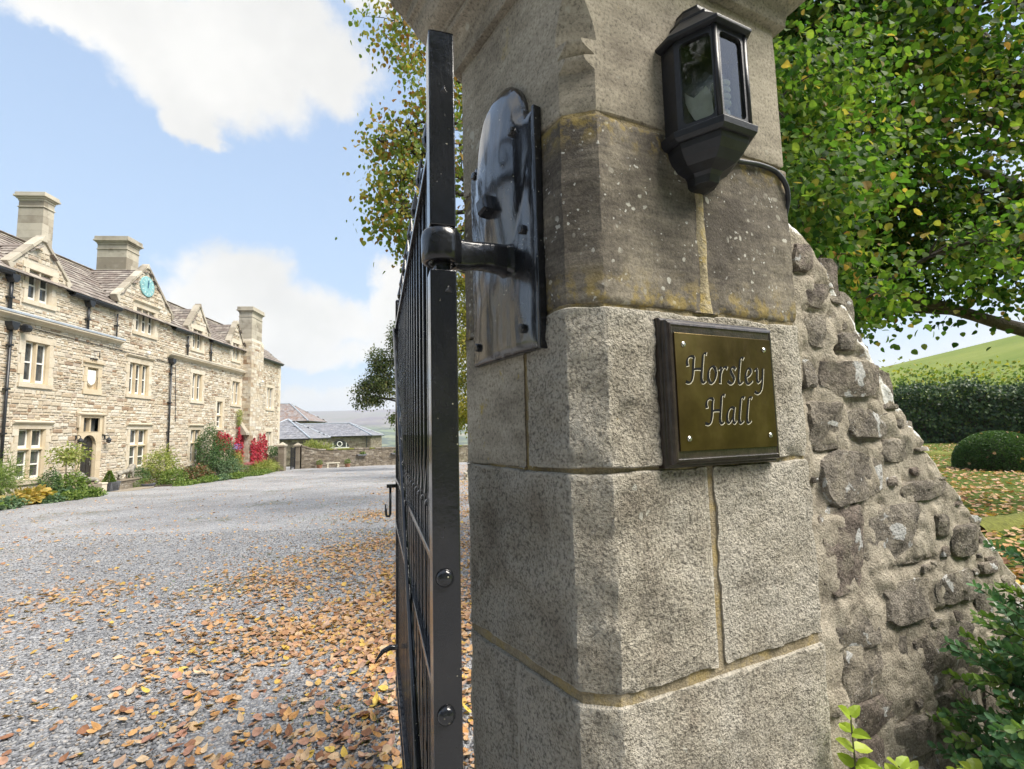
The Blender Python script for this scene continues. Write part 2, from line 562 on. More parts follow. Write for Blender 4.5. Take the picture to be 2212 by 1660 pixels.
def mat_mortar(name, c1, c2, yellow=0.0, scale=1.0, lichen=False):
    mt, t = material(name)
    co = oco(t)
    n1 = t.noise(co, 8 * scale, 5, 0.65)
    g = t.noise(co, 170 * scale, 3, 0.7)
    col = t.ramp(n1, [(0.32, c1), (0.68, c2)])
    col = t.mix(1.0, col, t.ramp(g, [(0.3, 0.6), (0.55, 1.0), (0.75, 1.2)]), 'MULTIPLY')
    if yellow:
        yn = t.smooth(t.noise(co, 16, 5, 0.65), 0.48, 0.62)
        col = t.mix(t.math('MULTIPLY', yn, yellow), col, (0.42, 0.29, 0.04))
        wn = t.smooth(t.voro(co, 55), 0.2, 0.12)
        wm = t.math('MULTIPLY', wn, t.smooth(t.noise(co, 9, 3), 0.55, 0.62))
        col = t.mix(wm, col, (0.6, 0.6, 0.55))
    if lichen:
        ed = t.n('ShaderNodeAttribute', attribute_name='rnd').outputs['Fac']
        dk = t.smooth(t.noise(co, 20, 5, 0.7), 0.53, 0.66)
        col = t.mix(t.math('MULTIPLY', dk, 0.55), col, (0.10, 0.085, 0.065))
        lm_ = t.math('MULTIPLY', t.smooth(t.math('ADD', t.noise(co, 8, 4, 0.6, dist=0.4), t.math('MULTIPLY', t.math('SUBTRACT', ed, 0.5), 0.26)), 0.575, 0.60), t.smooth(t.noise(co, 55, 3), 0.32, 0.45))
        col = t.mix(lm_, col, (0.72, 0.72, 0.69))
    h = t.math('ADD', g, t.math('MULTIPLY', t.noise(co, 40 * scale, 4), 1.2))
    finish(t, col, 0.95, h, 0.7, 0.008, spec=0.15)
    return mt


def mat_rubble():
    """dark whinstone and gritstone rubble, each stone its own tone, white and grey lichens"""
    mt, t = material('rubble_stone')
    co = oco(t)
    r = rnd_of(t)
    n1 = t.noise(co, 14, 6, 0.68)
    base = t.ramp(r, [(0.0, (0.25, 0.22, 0.185)), (0.25, (0.33, 0.295, 0.25)), (0.5, (0.27, 0.22, 0.19)), (0.75, (0.38, 0.34, 0.28)), (1.0, (0.21, 0.185, 0.16))])
    col = t.mix(1.0, base, t.ramp(n1, [(0.32, 0.32), (0.47, 0.85), (0.58, 1.25), (0.7, 1.8)]), 'MULTIPLY')
    g = t.noise(co, 140, 3, 0.7)
    col = t.mix(1.0, col, t.ramp(g, [(0.3, 0.55), (0.55, 1.0), (0.75, 1.3)]), 'MULTIPLY')
    tanw = t.smooth(t.noise(co, 11, 5, 0.68), 0.47, 0.60)
    col = t.mix(t.math('MULTIPLY', tanw, 0.75), col, t.mix(1.0, (0.44, 0.39, 0.31), t.ramp(g, [(0.3, 0.6), (0.55, 1.0), (0.75, 1.2)]), 'MULTIPLY'))
    dk = t.smooth(t.noise(co, 26, 5, 0.7), 0.56, 0.68)
    col = t.mix(t.math('MULTIPLY', dk, 0.6), col, (0.07, 0.058, 0.045))
    sp = t.math('MULTIPLY', t.smooth(t.voro(co, 120), 0.26, 0.16), t.smooth(t.noise(co, 12, 3), 0.50, 0.60))
    col = t.mix(t.math('MULTIPLY', sp, 0.8), col, (0.60, 0.58, 0.53))
    wh = t.smooth(t.noise(co, 8.5, 4, 0.55, dist=0.5), 0.595, 0.615)
    wh = t.math('MULTIPLY', wh, t.smooth(t.noise(co, 60, 3), 0.30, 0.44))
    col = t.mix(wh, col, (0.72, 0.72, 0.70))
    h = t.math('ADD', t.math('MULTIPLY', g, 0.5), t.math('MULTIPLY', t.noise(co, 30, 7, 0.7), 2.2))
    finish(t, col, 0.9, h, 1.0, 0.020, spec=0.2)
    return mt


def mat_iron(name='black_gate_paint', dusty=0.3, spec=0.55, coat=0.2, lumpy=0.9, rbase=0.13):
    """thick brushed-on gloss paint over wrought iron"""
    mt, t = material(name)
    co = oco(t)
    st = t.n('ShaderNodeMapping', {'Vector': co, 'Scale': (1, 1, 0.15)})
    br = t.noise(st, 120, 3, 0.6)
    lum = t.noise(co, 26, 4, 0.6)
    pit = t.smooth(t.noise(co, 80, 3, 0.6), 0.70, 0.76)
    fleck = t.math('MULTIPLY', t.smooth(t.voro(co, 70), 0.16, 0.10), t.smooth(t.noise(co, 14, 3), 0.56, 0.62))
    col = t.mix(t.math('MULTIPLY', fleck, 0.75), (0.012, 0.013, 0.016), (0.42, 0.40, 0.30))
    dn = t.smooth(t.noise(co, 5, 4, 0.6), 0.45, 0.75)
    col = t.mix(t.math('MULTIPLY', dn, dusty * 0.15), col, (0.25, 0.23, 0.2))
    rough = t.math('ADD', rbase, t.math('MULTIPLY', t.smooth(t.noise(co, 9, 4), 0.4, 0.75), 0.16))
    h = t.math('ADD', t.math('MULTIPLY', br, 0.30), t.math('SUBTRACT', t.math('MULTIPLY', lum, lumpy), t.math('MULTIPLY', pit, 0.6)))
    finish(t, col, rough, h, 0.34, 0.006, spec=spec, coat=coat)
    return mt


def mat_plain(name, col, rough=0.6, var=0.15, scale=20, bump=0.15, metal=0.0, spec=0.5, coat=0.0, dist=0.004):
    mt, t = material(name)
    co = oco(t)
    n = t.noise(co, scale, 5, 0.6)
    lo = tuple(c * (1 - var) for c in col)
    hi = tuple(min(1, c * (1 + var)) for c in col)
    c_ = t.ramp(n, [(0.3, lo), (0.7, hi)])
    finish(t, c_, rough, t.noise(co, scale * 4, 3, 0.6), bump, dist, metal, spec, coat)
    return mt


def mat_leaf(name, stops, trans=0.45, gloss=0.35, rough=0.5, tint=1.25):
    """leaf tissue: colour by leaf, light through the blade"""
    mt, t = material(name)
    r = rnd_of(t)
    col = t.ramp(r, stops)
    geo = t.n('ShaderNodeNewGeometry')
    n = t.noise(geo.outputs['Position'], 25, 2, 0.5)
    col = t.mix(1.0, col, t.ramp(n, [(0.3, 0.78), (0.7, 1.2)]), 'MULTIPLY')
    d = t.n('ShaderNodeBsdfPrincipled', {'Base Color': col, 'Roughness': rough, 'Specular IOR Level': gloss})
    tcol = t.mix(1.0, col, (0.95 * tint, 1.05 * tint, 0.46 * tint), 'MULTIPLY')
    tr = t.n('ShaderNodeBsdfTranslucent', {'Color': tcol})
    mx = t.n('ShaderNodeMixShader', {0: trans, 1: d.outputs[0], 2: tr.outputs[0]})
    t.n('ShaderNodeOutputMaterial', {0: mx.outputs[0]})
    return mt


def mat_house_stone():
    """pale buff sandstone rubble, each stone its own tone"""
    mt, t = material('house_rubble')
    co = oco(t)
    r = rnd_of(t)
    base = t.ramp(r, [(0.0, (0.60, 0.53, 0.42)), (0.2, (0.47, 0.385, 0.275)), (0.34, (0.64, 0.59, 0.50)), (0.5, (0.55, 0.47, 0.355)), (0.62, (0.68, 0.64, 0.56)),
                      (0.76, (0.27, 0.175, 0.11)), (0.84, (0.60, 0.53, 0.42)), (0.93, (0.40, 0.295, 0.20)), (1.0, (0.64, 0.595, 0.51))])
    n1 = t.noise(co, 5, 5, 0.65)
    col = t.mix(1.0, base, t.ramp(n1, [(0.3, 0.75), (0.7, 1.2)]), 'MULTIPLY')
    big = t.smooth(t.noise(co, 0.55, 4, 0.6), 0.48, 0.68)
    col = t.mix(t.math('MULTIPLY', big, 0.30), col, (0.42, 0.40, 0.35))
    finish(t, col, 0.92, t.noise(co, 16, 5, 0.65), 0.5, 0.03, spec=0.15)
    return mt


def mat_dressed(name, c1, c2, soot=0.35, rw=0.25):
    mt, t = material(name)
    co = oco(t)
    r = rnd_of(t)
    n1 = t.noise(co, 2.2, 5, 0.62)
    col = t.ramp(t.math('ADD', t.math('MULTIPLY', n1, 1 - rw), t.math('MULTIPLY', r, rw)), [(0.3, c1), (0.7, c2)])
    st = t.smooth(t.noise(co, 1.3, 5, 0.65), 0.55, 0.72)
    col = t.mix(t.math('MULTIPLY', st, soot), col, tuple(c * 0.45 for c in c1))
    finish(t, col, 0.9, t.noise(co, 22, 4, 0.6), 0.3, 0.01, spec=0.15)
    return mt


def mat_tile(name, stops, lich=0.6):
    mt, t = material(name)
    co = oco(t)
    r = rnd_of(t)
    col = t.ramp(r, stops)
    n = t.noise(co, 4, 5, 0.65)
    col = t.mix(1.0, col, t.ramp(n, [(0.3, 0.65), (0.7, 1.3)]), 'MULTIPLY')
    wl = t.smooth(t.noise(co, 1.7, 6, 0.65), 0.55, 0.66)
    wl = t.math('MULTIPLY', wl, t.smooth(t.noise(co, 14, 4, 0.6), 0.42, 0.56))
    col = t.mix(t.math('MULTIPLY', wl, lich), col, (0.60, 0.57, 0.50))
    finish(t, col, 0.85, t.noise(co, 18, 4), 0.5, 0.02, spec=0.3)
    return mt


def mat_glass(name, tint=(0.9, 0.95, 0.93), refl=0.16):
    """thin pane: mostly see-through, with a mirror share that grows at a glance"""
    mt, t = material(name)
    co = oco(t)
    fr = t.n('ShaderNodeFresnel', {'IOR': 1.5})
    f = t.math('MINIMUM', t.math('ADD', t.math('MULTIPLY', fr.outputs[0], 0.9), refl * 0.4), 1.0)
    tr = t.n('ShaderNodeBsdfTransparent', {'Color': tint})
    nb = t.n('ShaderNodeBump', {'Height': t.noise(co, 14, 2), 'Strength': 0.05, 'Distance': 0.01})
    gl = t.n('ShaderNodeBsdfGlossy', {'Color': (1, 1, 1, 1), 'Roughness': 0.03, 'Normal': nb.outputs[0]})
    mx = t.n('ShaderNodeMixShader', {0: f, 1: tr.outputs[0], 2: gl.outputs[0]})
    df = t.n('ShaderNodeBsdfDiffuse', {'Color': (0.45, 0.45, 0.42, 1)})
    dirt = t.math('MULTIPLY', t.smooth(t.noise(co, 60, 4, 0.6), 0.5, 0.8), 0.12)
    m2 = t.n('ShaderNodeMixShader', {0: dirt, 1: mx.outputs[0], 2: df.outputs[0]})
    t.n('ShaderNodeOutputMaterial', {0: m2.outputs[0]})
    return mt


def mat_brass():
    mt, t = material('aged_brass')
    co = oco(t)
    st = t.n('ShaderNodeMapping', {'Vector': co, 'Scale': (5, 1, 0.7)})
    n1 = t.noise(st, 9, 5, 0.6)
    n2 = t.noise(co, 7, 4, 0.6)
    col = t.ramp(n2, [(0.3, (0.085, 0.058, 0.026)), (0.5, (0.15, 0.105, 0.046)), (0.72, (0.26, 0.19, 0.085))])
    rough = t.math('ADD', 0.27, t.math('MULTIPLY', n1, 0.22))
    finish(t, col, rough, t.noise(st, 60, 3), 0.05, 0.001, metal=1.0)
    return mt


def mat_gravel_sheet():
    mt, t = material('gravel_ground')
    geo = t.n('ShaderNodeNewGeometry')
    P = geo.outputs['Position']
    cell = t.voro(P, 38, out=1)
    cs = t.n('ShaderNodeSeparateColor', {0: cell})
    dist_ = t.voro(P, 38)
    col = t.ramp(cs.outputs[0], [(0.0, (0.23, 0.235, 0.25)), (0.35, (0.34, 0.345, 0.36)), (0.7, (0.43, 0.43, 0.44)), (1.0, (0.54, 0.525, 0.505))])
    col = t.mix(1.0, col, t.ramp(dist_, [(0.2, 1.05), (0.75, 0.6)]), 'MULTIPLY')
    big = t.noise(P, 0.5, 5, 0.6)
    col = t.mix(1.0, col, t.ramp(big, [(0.35, 0.82), (0.65, 1.15)]), 'MULTIPLY')
    moss = t.math('MULTIPLY', t.smooth(t.noise(P, 0.55, 5, 0.65), 0.53, 0.66), t.smooth(t.noise(P, 9, 4, 0.65), 0.44, 0.60))
    col = t.mix(t.math('MULTIPLY', moss, 0.7), col, (0.085, 0.10, 0.03))
    # worn leaf crumbs, too small to be leaves of their own
    cr_ = t.math('MULTIPLY', t.smooth(t.voro(P, 13), 0.24, 0.17), t.smooth(t.noise(P, 0.45, 5, 0.65), 0.40, 0.58))
    col = t.mix(t.math('MULTIPLY', cr_, 0.8), col, (0.46, 0.24, 0.11))
    h = t.math('SUBTRACT', 1.0, dist_)
    finish(t, col, 0.85, h, 0.9, 0.02, spec=0.25)
    return mt


def mat_pebble():
    mt, t = material('gravel_stone')
    r = rnd_of(t)
    col = t.ramp(r, [(0.0, (0.11, 0.113, 0.122)), (0.3, (0.19, 0.195, 0.21)), (0.6, (0.27, 0.275, 0.29)), (0.85, (0.36, 0.355, 0.35)), (0.95, (0.28, 0.22, 0.17)), (1.0, (0.46, 0.44, 0.42))])
    finish(t, col, 0.8, t.noise(t.n('ShaderNodeNewGeometry').outputs['Position'], 160, 3), 0.3, 0.003, spec=0.3)
    return mt


def mat_lawn():
    mt, t = material('lawn_turf')
    P = t.n('ShaderNodeNewGeometry').outputs['Position']
    n = t.noise(P, 1.4, 5, 0.65)
    f = t.noise(P, 60, 3, 0.7)
    col = t.ramp(n, [(0.3, (0.045, 0.075, 0.012)), (0.55, (0.085, 0.12, 0.02)), (0.72, (0.14, 0.14, 0.03))])
    col = t.mix(1.0, col, t.ramp(f, [(0.3, 0.5), (0.7, 1.5)]), 'MULTIPLY')
    finish(t, col, 0.95, f, 0.8, 0.03, spec=0.15)
    return mt


def mat_land():
    """fields, hedges and woods in the valley, heather and rough grass on the moor, pasture on the near hill"""
    mt, t = material('dale_land')
    P = t.n('ShaderNodeNewGeometry').outputs['Position']
    s3 = t.n('ShaderNodeSeparateXYZ', {0: P})
    z = s3.outputs[2]
    flat = t.n('ShaderNodeCombineXYZ', {0: s3.outputs[0], 1: s3.outputs[1]})
    fld = t.voro(flat, 0.0055, out=1)
    fs = t.n('ShaderNodeSeparateColor', {0: fld})
    fcol = t.ramp(fs.outputs[0], [(0.0, (0.075, 0.12, 0.03)), (0.3, (0.13, 0.17, 0.05)), (0.6, (0.20, 0.20, 0.08)), (0.85, (0.10, 0.14, 0.04)), (1.0, (0.24, 0.21, 0.12))])
    hd = t.smooth(t.voro(flat, 0.0055, 'DISTANCE_TO_EDGE'), 0.07, 0.03)
    wood = t.smooth(t.noise(flat, 0.0045, 6, 0.65), 0.50, 0.56)
    wcol = t.ramp(t.noise(flat, 0.05, 4, 0.7), [(0.35, (0.018, 0.032, 0.012)), (0.6, (0.05, 0.065, 0.02)), (0.75, (0.10, 0.085, 0.03))])
    col = t.mix(t.math('MAXIMUM', hd, wood), fcol, wcol)
    mh = t.noise(flat, 0.0014, 6, 0.62)
    mcol = t.ramp(mh, [(0.32, (0.10, 0.07, 0.075)), (0.45, (0.13, 0.09, 0.10)), (0.52, (0.19, 0.155, 0.13)), (0.62, (0.14, 0.13, 0.09)), (0.72, (0.22, 0.18, 0.15))])
    mm = t.smooth(t.math('ADD', z, t.math('MULTIPLY', t.math('SUBTRACT', mh, 0.5), 180)), 10, 90)
    far = t.smooth(s3.outputs[1], 1500, 2600)
    col = t.mix(t.math('MULTIPLY', mm, far), col, mcol)
    near = t.smooth(s3.outputs[1], 420, 250)
    past = t.ramp(t.noise(flat, 0.06, 5, 0.6), [(0.3, (0.12, 0.17, 0.035)), (0.7, (0.20, 0.23, 0.06))])
    col = t.mix(near, col, past)
    finish(t, col, 0.95, t.noise(P, 0.25, 4), 0.3, 1.0, spec=0.1)
    return mt


M = {}
M['grit'] = mat_grit()
M['weathered'] = mat_weathered()
M['ashlar'] = mat_ashlar()
M['ashlar_dark'] = mat_ashlar('cap_sandstone', 0.12, 0.12)
M['ashlar_yellow'] = mat_ashlar('lichened_sandstone', 0.0, 0.8)
M['mortar_pier'] = mat_mortar('pier_mortar', (0.27, 0.22, 0.135), (0.42, 0.36, 0.26), 0.38)
M['mortar_lichen'] = mat_mortar('lichened_pointing', (0.36, 0.30, 0.19), (0.52, 0.46, 0.32), 0.6)
M['mortar_wall'] = mat_mortar('wall_mortar', (0.33, 0.29, 0.23), (0.50, 0.45, 0.365), lichen=True)
M['rubble'] = mat_rubble()
M['iron'] = mat_iron()
M['iron_plate'] = mat_iron('thick_gloss_paint', 0.3, 1.0, 0.75, 0.5, 0.16)
M['lantern'] = mat_plain('lantern_black', (0.018, 0.019, 0.023), 0.42, 0.3, 30, 0.12)
M['brass'] = mat_brass()
M['wood'] = mat_plain('dark_stained_wood', (0.035, 0.026, 0.022), 0.32, 0.55, 45, 0.25, coat=0.3)
M['engrave'] = mat_plain('black_enamel', (0.010, 0.011, 0.012), 0.7, 0.1, 30, 0.02, spec=0.15)
M['cut_glint'] = mat_plain('painted_cut_glint', (0.62, 0.58, 0.46), 0.35, 0.1, 40, 0.02)  # pale paint standing in for the highlight on the engraved letter edges
M['screw'] = mat_plain('screw_metal', (0.62, 0.62, 0.55), 0.32, 0.15, 60, 0.1, metal=1.0)
M['glass'] = mat_glass('lantern_glass')
M['bulb'] = mat_plain('white_lamp_glass', (0.78, 0.78, 0.74), 0.25, 0.05, 40, 0.0)
M['reflector'] = mat_plain('white_reflector', (0.72, 0.73, 0.70), 0.35, 0.1, 40, 0.02)
M['cable'] = mat_plain('black_cable_rubber', (0.03, 0.032, 0.038), 0.45, 0.2, 40, 0.1)
M['house'] = mat_house_stone()
M['house_mortar'] = mat_mortar('house_mortar', (0.54, 0.48, 0.385), (0.66, 0.61, 0.52), 0, 0.2)
M['dressed'] = mat_dressed('dressed_sandstone', (0.54, 0.46, 0.34), (0.66, 0.60, 0.50))
M['honey'] = mat_dressed('honey_sandstone', (0.52, 0.42, 0.28), (0.62, 0.53, 0.39))
M['chimney'] = mat_dressed('chimney_sandstone', (0.27, 0.235, 0.185), (0.52, 0.475, 0.39), 0.6, 0.45)
M['tile'] = mat_tile('stone_roof_tile', [(0, (0.16, 0.135, 0.12)), (0.35, (0.25, 0.215, 0.19)), (0.6, (0.19, 0.155, 0.135)), (0.85, (0.33, 0.295, 0.255)), (1, (0.17, 0.15, 0.135))])
M['slate'] = mat_tile('grey_slate', [(0, (0.17, 0.175, 0.20)), (0.5, (0.24, 0.245, 0.27)), (1, (0.20, 0.20, 0.22))], 0.35)
M['rustroof'] = mat_tile('rusty_roof', [(0, (0.20, 0.16, 0.15)), (0.5, (0.27, 0.25, 0.25)), (1, (0.22, 0.15, 0.12))], 0.3)
M['lead'] = mat_plain('lead_flashing', (0.36, 0.40, 0.45), 0.5, 0.15, 3, 0.1, dist=0.01)
M['white'] = mat_plain('white_paint', (0.80, 0.79, 0.75), 0.4, 0.04, 10, 0.05)
M['blackpaint'] = mat_plain('black_rainwater_iron', (0.02, 0.022, 0.026), 0.4, 0.3, 20, 0.15)
M['pane'] = mat_plain('window_glass', (0.07, 0.075, 0.075), 0.06, 0.6, 2.2, 0.02, spec=0.8)
M['door'] = mat_plain('dark_oak_door', (0.028, 0.024, 0.02), 0.55, 0.4, 14, 0.3)
M['turq'] = mat_plain('verdigris_dial', (0.24, 0.46, 0.48), 0.55, 0.25, 5, 0.1)
M['dialgold'] = mat_plain('pale_dial_paint', (0.62, 0.74, 0.70), 0.5, 0.1, 12, 0.05)
M['clockhand'] = mat_plain('dark_blue_hand', (0.03, 0.12, 0.22), 0.5, 0.1, 12, 0.05)
M['outstone'] = mat_dressed('farm_sandstone', (0.20, 0.165, 0.125), (0.31, 0.27, 0.215))
M['outrubble'] = mat_tile('court_wall_stone', [(0, (0.17, 0.14, 0.105)), (0.3, (0.26, 0.22, 0.17)), (0.6, (0.13, 0.105, 0.08)), (0.85, (0.32, 0.28, 0.23)), (1, (0.20, 0.165, 0.13))], 0.4)
M['benchstone'] = mat_plain('pale_garden_stone', (0.52, 0.48, 0.38), 0.85, 0.2, 9, 0.3)
M['statue'] = mat_plain('weathered_statue_stone', (0.27, 0.25, 0.21), 0.9, 0.45, 9, 0.5, dist=0.02)
M['planter'] = mat_plain('grey_planter', (0.12, 0.125, 0.14), 0.6, 0.25, 9, 0.2)
M['terracotta'] = mat_plain('terracotta', (0.30, 0.15, 0.09), 0.8, 0.2, 9, 0.2)
M['soil'] = mat_plain('bed_soil', (0.06, 0.045, 0.03), 0.95, 0.4, 4, 0.6, dist=0.03)
M['bark'] = mat_plain('tree_bark', (0.085, 0.07, 0.055), 0.95, 0.5, 9, 0.9, dist=0.03)
M['twig'] = mat_plain('green_twig', (0.11, 0.12, 0.05), 0.8, 0.3, 30, 0.2)
M['moss'] = mat_plain('cushion_moss', (0.16, 0.17, 0.03), 0.95, 0.4, 18, 0.8, dist=0.02)
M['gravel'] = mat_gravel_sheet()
M['pebble'] = mat_pebble()
M['lawn'] = mat_lawn()
M['land'] = mat_land()
G = lambda *st: list(st)
M['lime_leaf'] = mat_leaf('lime_leaf', G((0, (0.026, 0.068, 0.014)), (0.25, (0.045, 0.11, 0.020)), (0.5, (0.075, 0.155, 0.028)), (0.75, (0.13, 0.21, 0.04)), (0.92, (0.20, 0.26, 0.055)), (0.965, (0.28, 0.25, 0.07)), (0.985, (0.38, 0.27, 0.08)), (1, (0.34, 0.17, 0.08))), 0.52, 0.18, 0.6)
M['autumn_leaf'] = mat_leaf('turning_leaf', G((0, (0.13, 0.20, 0.035)), (0.35, (0.20, 0.26, 0.05)), (0.6, (0.29, 0.30, 0.06)), (0.8, (0.35, 0.29, 0.06)), (0.92, (0.34, 0.19, 0.04)), (1, (0.32, 0.13, 0.03))), 0.45, 0.25)
M['gold_leaf'] = mat_leaf('yellowing_leaf', G((0, (0.15, 0.19, 0.03)), (0.4, (0.25, 0.25, 0.045)), (0.75, (0.36, 0.30, 0.05)), (1, (0.13, 0.18, 0.03))), 0.5, 0.2)
M['syc_leaf'] = mat_leaf('sycamore_leaf', G((0, (0.05, 0.08, 0.025)), (0.5, (0.09, 0.12, 0.035)), (0.85, (0.15, 0.15, 0.05)), (1, (0.20, 0.16, 0.06))), 0.35, 0.25)
M['dark_leaf'] = mat_leaf('dark_evergreen_leaf', G((0, (0.024, 0.052, 0.018)), (0.5, (0.042, 0.08, 0.025)), (1, (0.07, 0.11, 0.032))), 0.25, 0.4)
M['wood_leaf'] = mat_leaf('woodland_leaf', G((0, (0.03, 0.055, 0.015)), (0.5, (0.06, 0.09, 0.02)), (1, (0.12, 0.12, 0.03))), 0.3, 0.2)
M['box_leaf'] = mat_leaf('box_leaf', G((0, (0.065, 0.165, 0.075)), (0.5, (0.10, 0.23, 0.10)), (1, (0.155, 0.29, 0.125))), 0.25, 0.55, 0.36)
M['box_tip'] = mat_leaf('young_box_leaf', G((0, (0.13, 0.25, 0.06)), (0.5, (0.20, 0.33, 0.08)), (1, (0.26, 0.36, 0.10))), 0.35, 0.45, 0.4)
M['bed_green'] = mat_leaf('laurel_leaf', G((0, (0.04, 0.085, 0.03)), (0.5, (0.07, 0.135, 0.045)), (1, (0.12, 0.20, 0.065))), 0.3, 0.35)
M['ivy_leaf'] = mat_leaf('ivy_leaf', G((0, (0.02, 0.045, 0.016)), (0.45, (0.035, 0.075, 0.022)), (0.8, (0.07, 0.12, 0.03)), (1, (0.12, 0.16, 0.04))), 0.28, 0.4)
M['lime_green'] = mat_leaf('bright_privet_leaf', G((0, (0.27, 0.40, 0.045)), (0.5, (0.36, 0.48, 0.06)), (1, (0.46, 0.54, 0.09))), 0.45, 0.4, 0.42)
M['shrub_green'] = mat_leaf('shrub_leaf', G((0, (0.075, 0.135, 0.03)), (0.5, (0.145, 0.22, 0.05)), (1, (0.24, 0.29, 0.075))), 0.35, 0.25)
M['shrub_pale'] = mat_leaf('pale_shrub_leaf', G((0, (0.17, 0.23, 0.05)), (0.5, (0.29, 0.33, 0.09)), (1, (0.40, 0.38, 0.14))), 0.35, 0.25)
M['shrub_blue'] = mat_leaf('blue_green_leaf', G((0, (0.06, 0.12, 0.06)), (0.5, (0.11, 0.18, 0.09)), (1, (0.19, 0.26, 0.14))), 0.3, 0.3)
M['hosta'] = mat_leaf('yellow_hosta_leaf', G((0, (0.42, 0.30, 0.07)), (0.5, (0.56, 0.40, 0.12)), (0.85, (0.30, 0.30, 0.08)), (1, (0.55, 0.45, 0.20))), 0.35, 0.25)
M['red_leaf'] = mat_leaf('crimson_creeper_leaf', G((0, (0.42, 0.035, 0.07)), (0.5, (0.56, 0.06, 0.10)), (0.85, (0.32, 0.03, 0.05)), (1, (0.58, 0.14, 0.13))), 0.4, 0.25)
M['pink_leaf'] = mat_leaf('pink_sedum_flower', G((0, (0.45, 0.10, 0.16)), (1, (0.52, 0.22, 0.22))), 0.3, 0.2)
M['purple_leaf'] = mat_leaf('purple_clematis_flower', G((0, (0.22, 0.18, 0.55)), (1, (0.34, 0.28, 0.62))), 0.3, 0.2)
M['maroon_leaf'] = mat_leaf('hydrangea_leaf', G((0, (0.07, 0.11, 0.04)), (0.45, (0.13, 0.15, 0.06)), (0.7, (0.24, 0.08, 0.06)), (1, (0.20, 0.18, 0.09))), 0.3, 0.25)
FALL = [('fall_orange', ((0.52, 0.27, 0.10), (0.62, 0.36, 0.15))), ('fall_tan', ((0.55, 0.38, 0.23), (0.66, 0.49, 0.32))), ('fall_brown', ((0.24, 0.115, 0.065), (0.34, 0.17, 0.10))),
        ('fall_yellow', ((0.62, 0.42, 0.08), (0.70, 0.52, 0.14))), ('fall_pink', ((0.44, 0.235, 0.17), (0.54, 0.33, 0.24)))]
for nm, (a, b) in FALL:
    M[nm] = mat_leaf(nm, G((0, a), (1, b)), 0.2, 0.25, 0.6, 1.0)
M['fall_mix'] = mat_leaf('fallen_leaf_mix', G((0, (0.52, 0.27, 0.11)), (0.2, (0.60, 0.42, 0.26)), (0.4, (0.30, 0.155, 0.095)), (0.55, (0.56, 0.34, 0.16)), (0.7, (0.54, 0.37, 0.27)), (0.85, (0.42, 0.23, 0.13)), (0.95, (0.64, 0.45, 0.10)), (1, (0.52, 0.30, 0.14))), 0.2, 0.2, 0.6, 1.0)


# ------------------------------------------------------------------ ground, valley and moor
def sstep(t):
    t = min(max(t, 0.0), 1.0)
    return t * t * (3 - 2 * t)


def land_z(x, y):
    r = math.hypot(x, y)
    a = math.degrees(math.atan2(x, y))
    z = gz(x, min(y, 50)) - 0.30
    if y > 50:
        z -= 74 * sstep((y - 50) / 900)
        nz = noise.noise(Vector((x * 0.0016, y * 0.0016, 3.1))) * 14 * sstep((y - 250) / 900)
        z += nz
        z += sstep((y - 2300) / 3700) * (372 + 22 * noise.noise(Vector((x * 0.00045, 1.7, 0.4))))
        z += sstep((y - 2300) / 1500) * 20 * noise.noise(Vector((x * 0.0012, y * 0.0012, 8.0)))
    wgt = sstep((a - 12) / 18) * (1 - sstep((a - 130) / 40))
    if wgt > 0:
        z = z * (1 - wgt) + wgt * (-0.30 + sstep((r - 50) / 120) * (16.5 + (a - 38) * 0.55) + sstep((r - 190) / 500) * -30)
    return z


RR = [0, 4, 8, 12, 17, 23, 30, 38, 47, 52, 60, 72, 86, 102, 120, 140, 160, 185, 215, 250, 300, 360, 430, 510, 600, 700, 820, 960, 1120, 1300, 1500, 1700,
      1900, 2100, 2300, 2500, 2700, 2900, 3100, 3350, 3600, 3900, 4200, 4500, 4850, 5200, 5600, 6000, 6500, 7200, 8000]
NA = 300
mb = MB()
vv, ff = [(0, 0, land_z(0, 0))], []
for r_ in RR[1:]:
    for k in range(NA):
        a = 2 * math.pi * k / NA
        x, y = r_ * math.sin(a), r_ * math.cos(a)
        vv.append((x, y, land_z(x, y)))
for k in range(NA):
    ff.append((0, 1 + (k + 1) % NA, 1 + k))
for i in range(len(RR) - 2):
    for k in range(NA):
        k2 = (k + 1) % NA
        ff.append((1 + i * NA + k, 1 + i * NA + k2, 1 + (i + 1) * NA + k2, 1 + (i + 1) * NA + k))
mb.add(vv, ff)
land = mb.build('ground', M['land'], smooth=True)
tag(land, 'green valley of fields and woods rising to a blue moor', None, None, 'structure')


def cz(x, y):
    """surface of the gravel court"""
    return gz(x, y) + 0.02 * noise.noise(Vector((x * 0.5, y * 0.5, 0.3))) - (0.02 * math.exp(-((x + 1.6 + 0.02 * y) / 0.5) ** 2))


def sheet(name, mat, x0, x1, y0, y1, step, zf, keep=None):
    nx, ny = int((x1 - x0) / step), int((y1 - y0) / step)
    vs = [(x0 + (x1 - x0) * i / nx, y0 + (y1 - y0) * j / ny) for j in range(ny + 1) for i in range(nx + 1)]
    fs = []
    for j in range(ny):
        for i in range(nx):
            if keep is None or keep(x0 + (x1 - x0) * (i + .5) / nx, y0 + (y1 - y0) * (j + .5) / ny):
                q = j * (nx + 1) + i
                fs.append((q, q + 1, q + nx + 2, q + nx + 1))
    b = MB()
    b.add([(x, y, zf(x, y)) for x, y in vs], fs)
    o = b.build(name, mat, smooth=True)
    o['kind'] = 'structure'
    return o


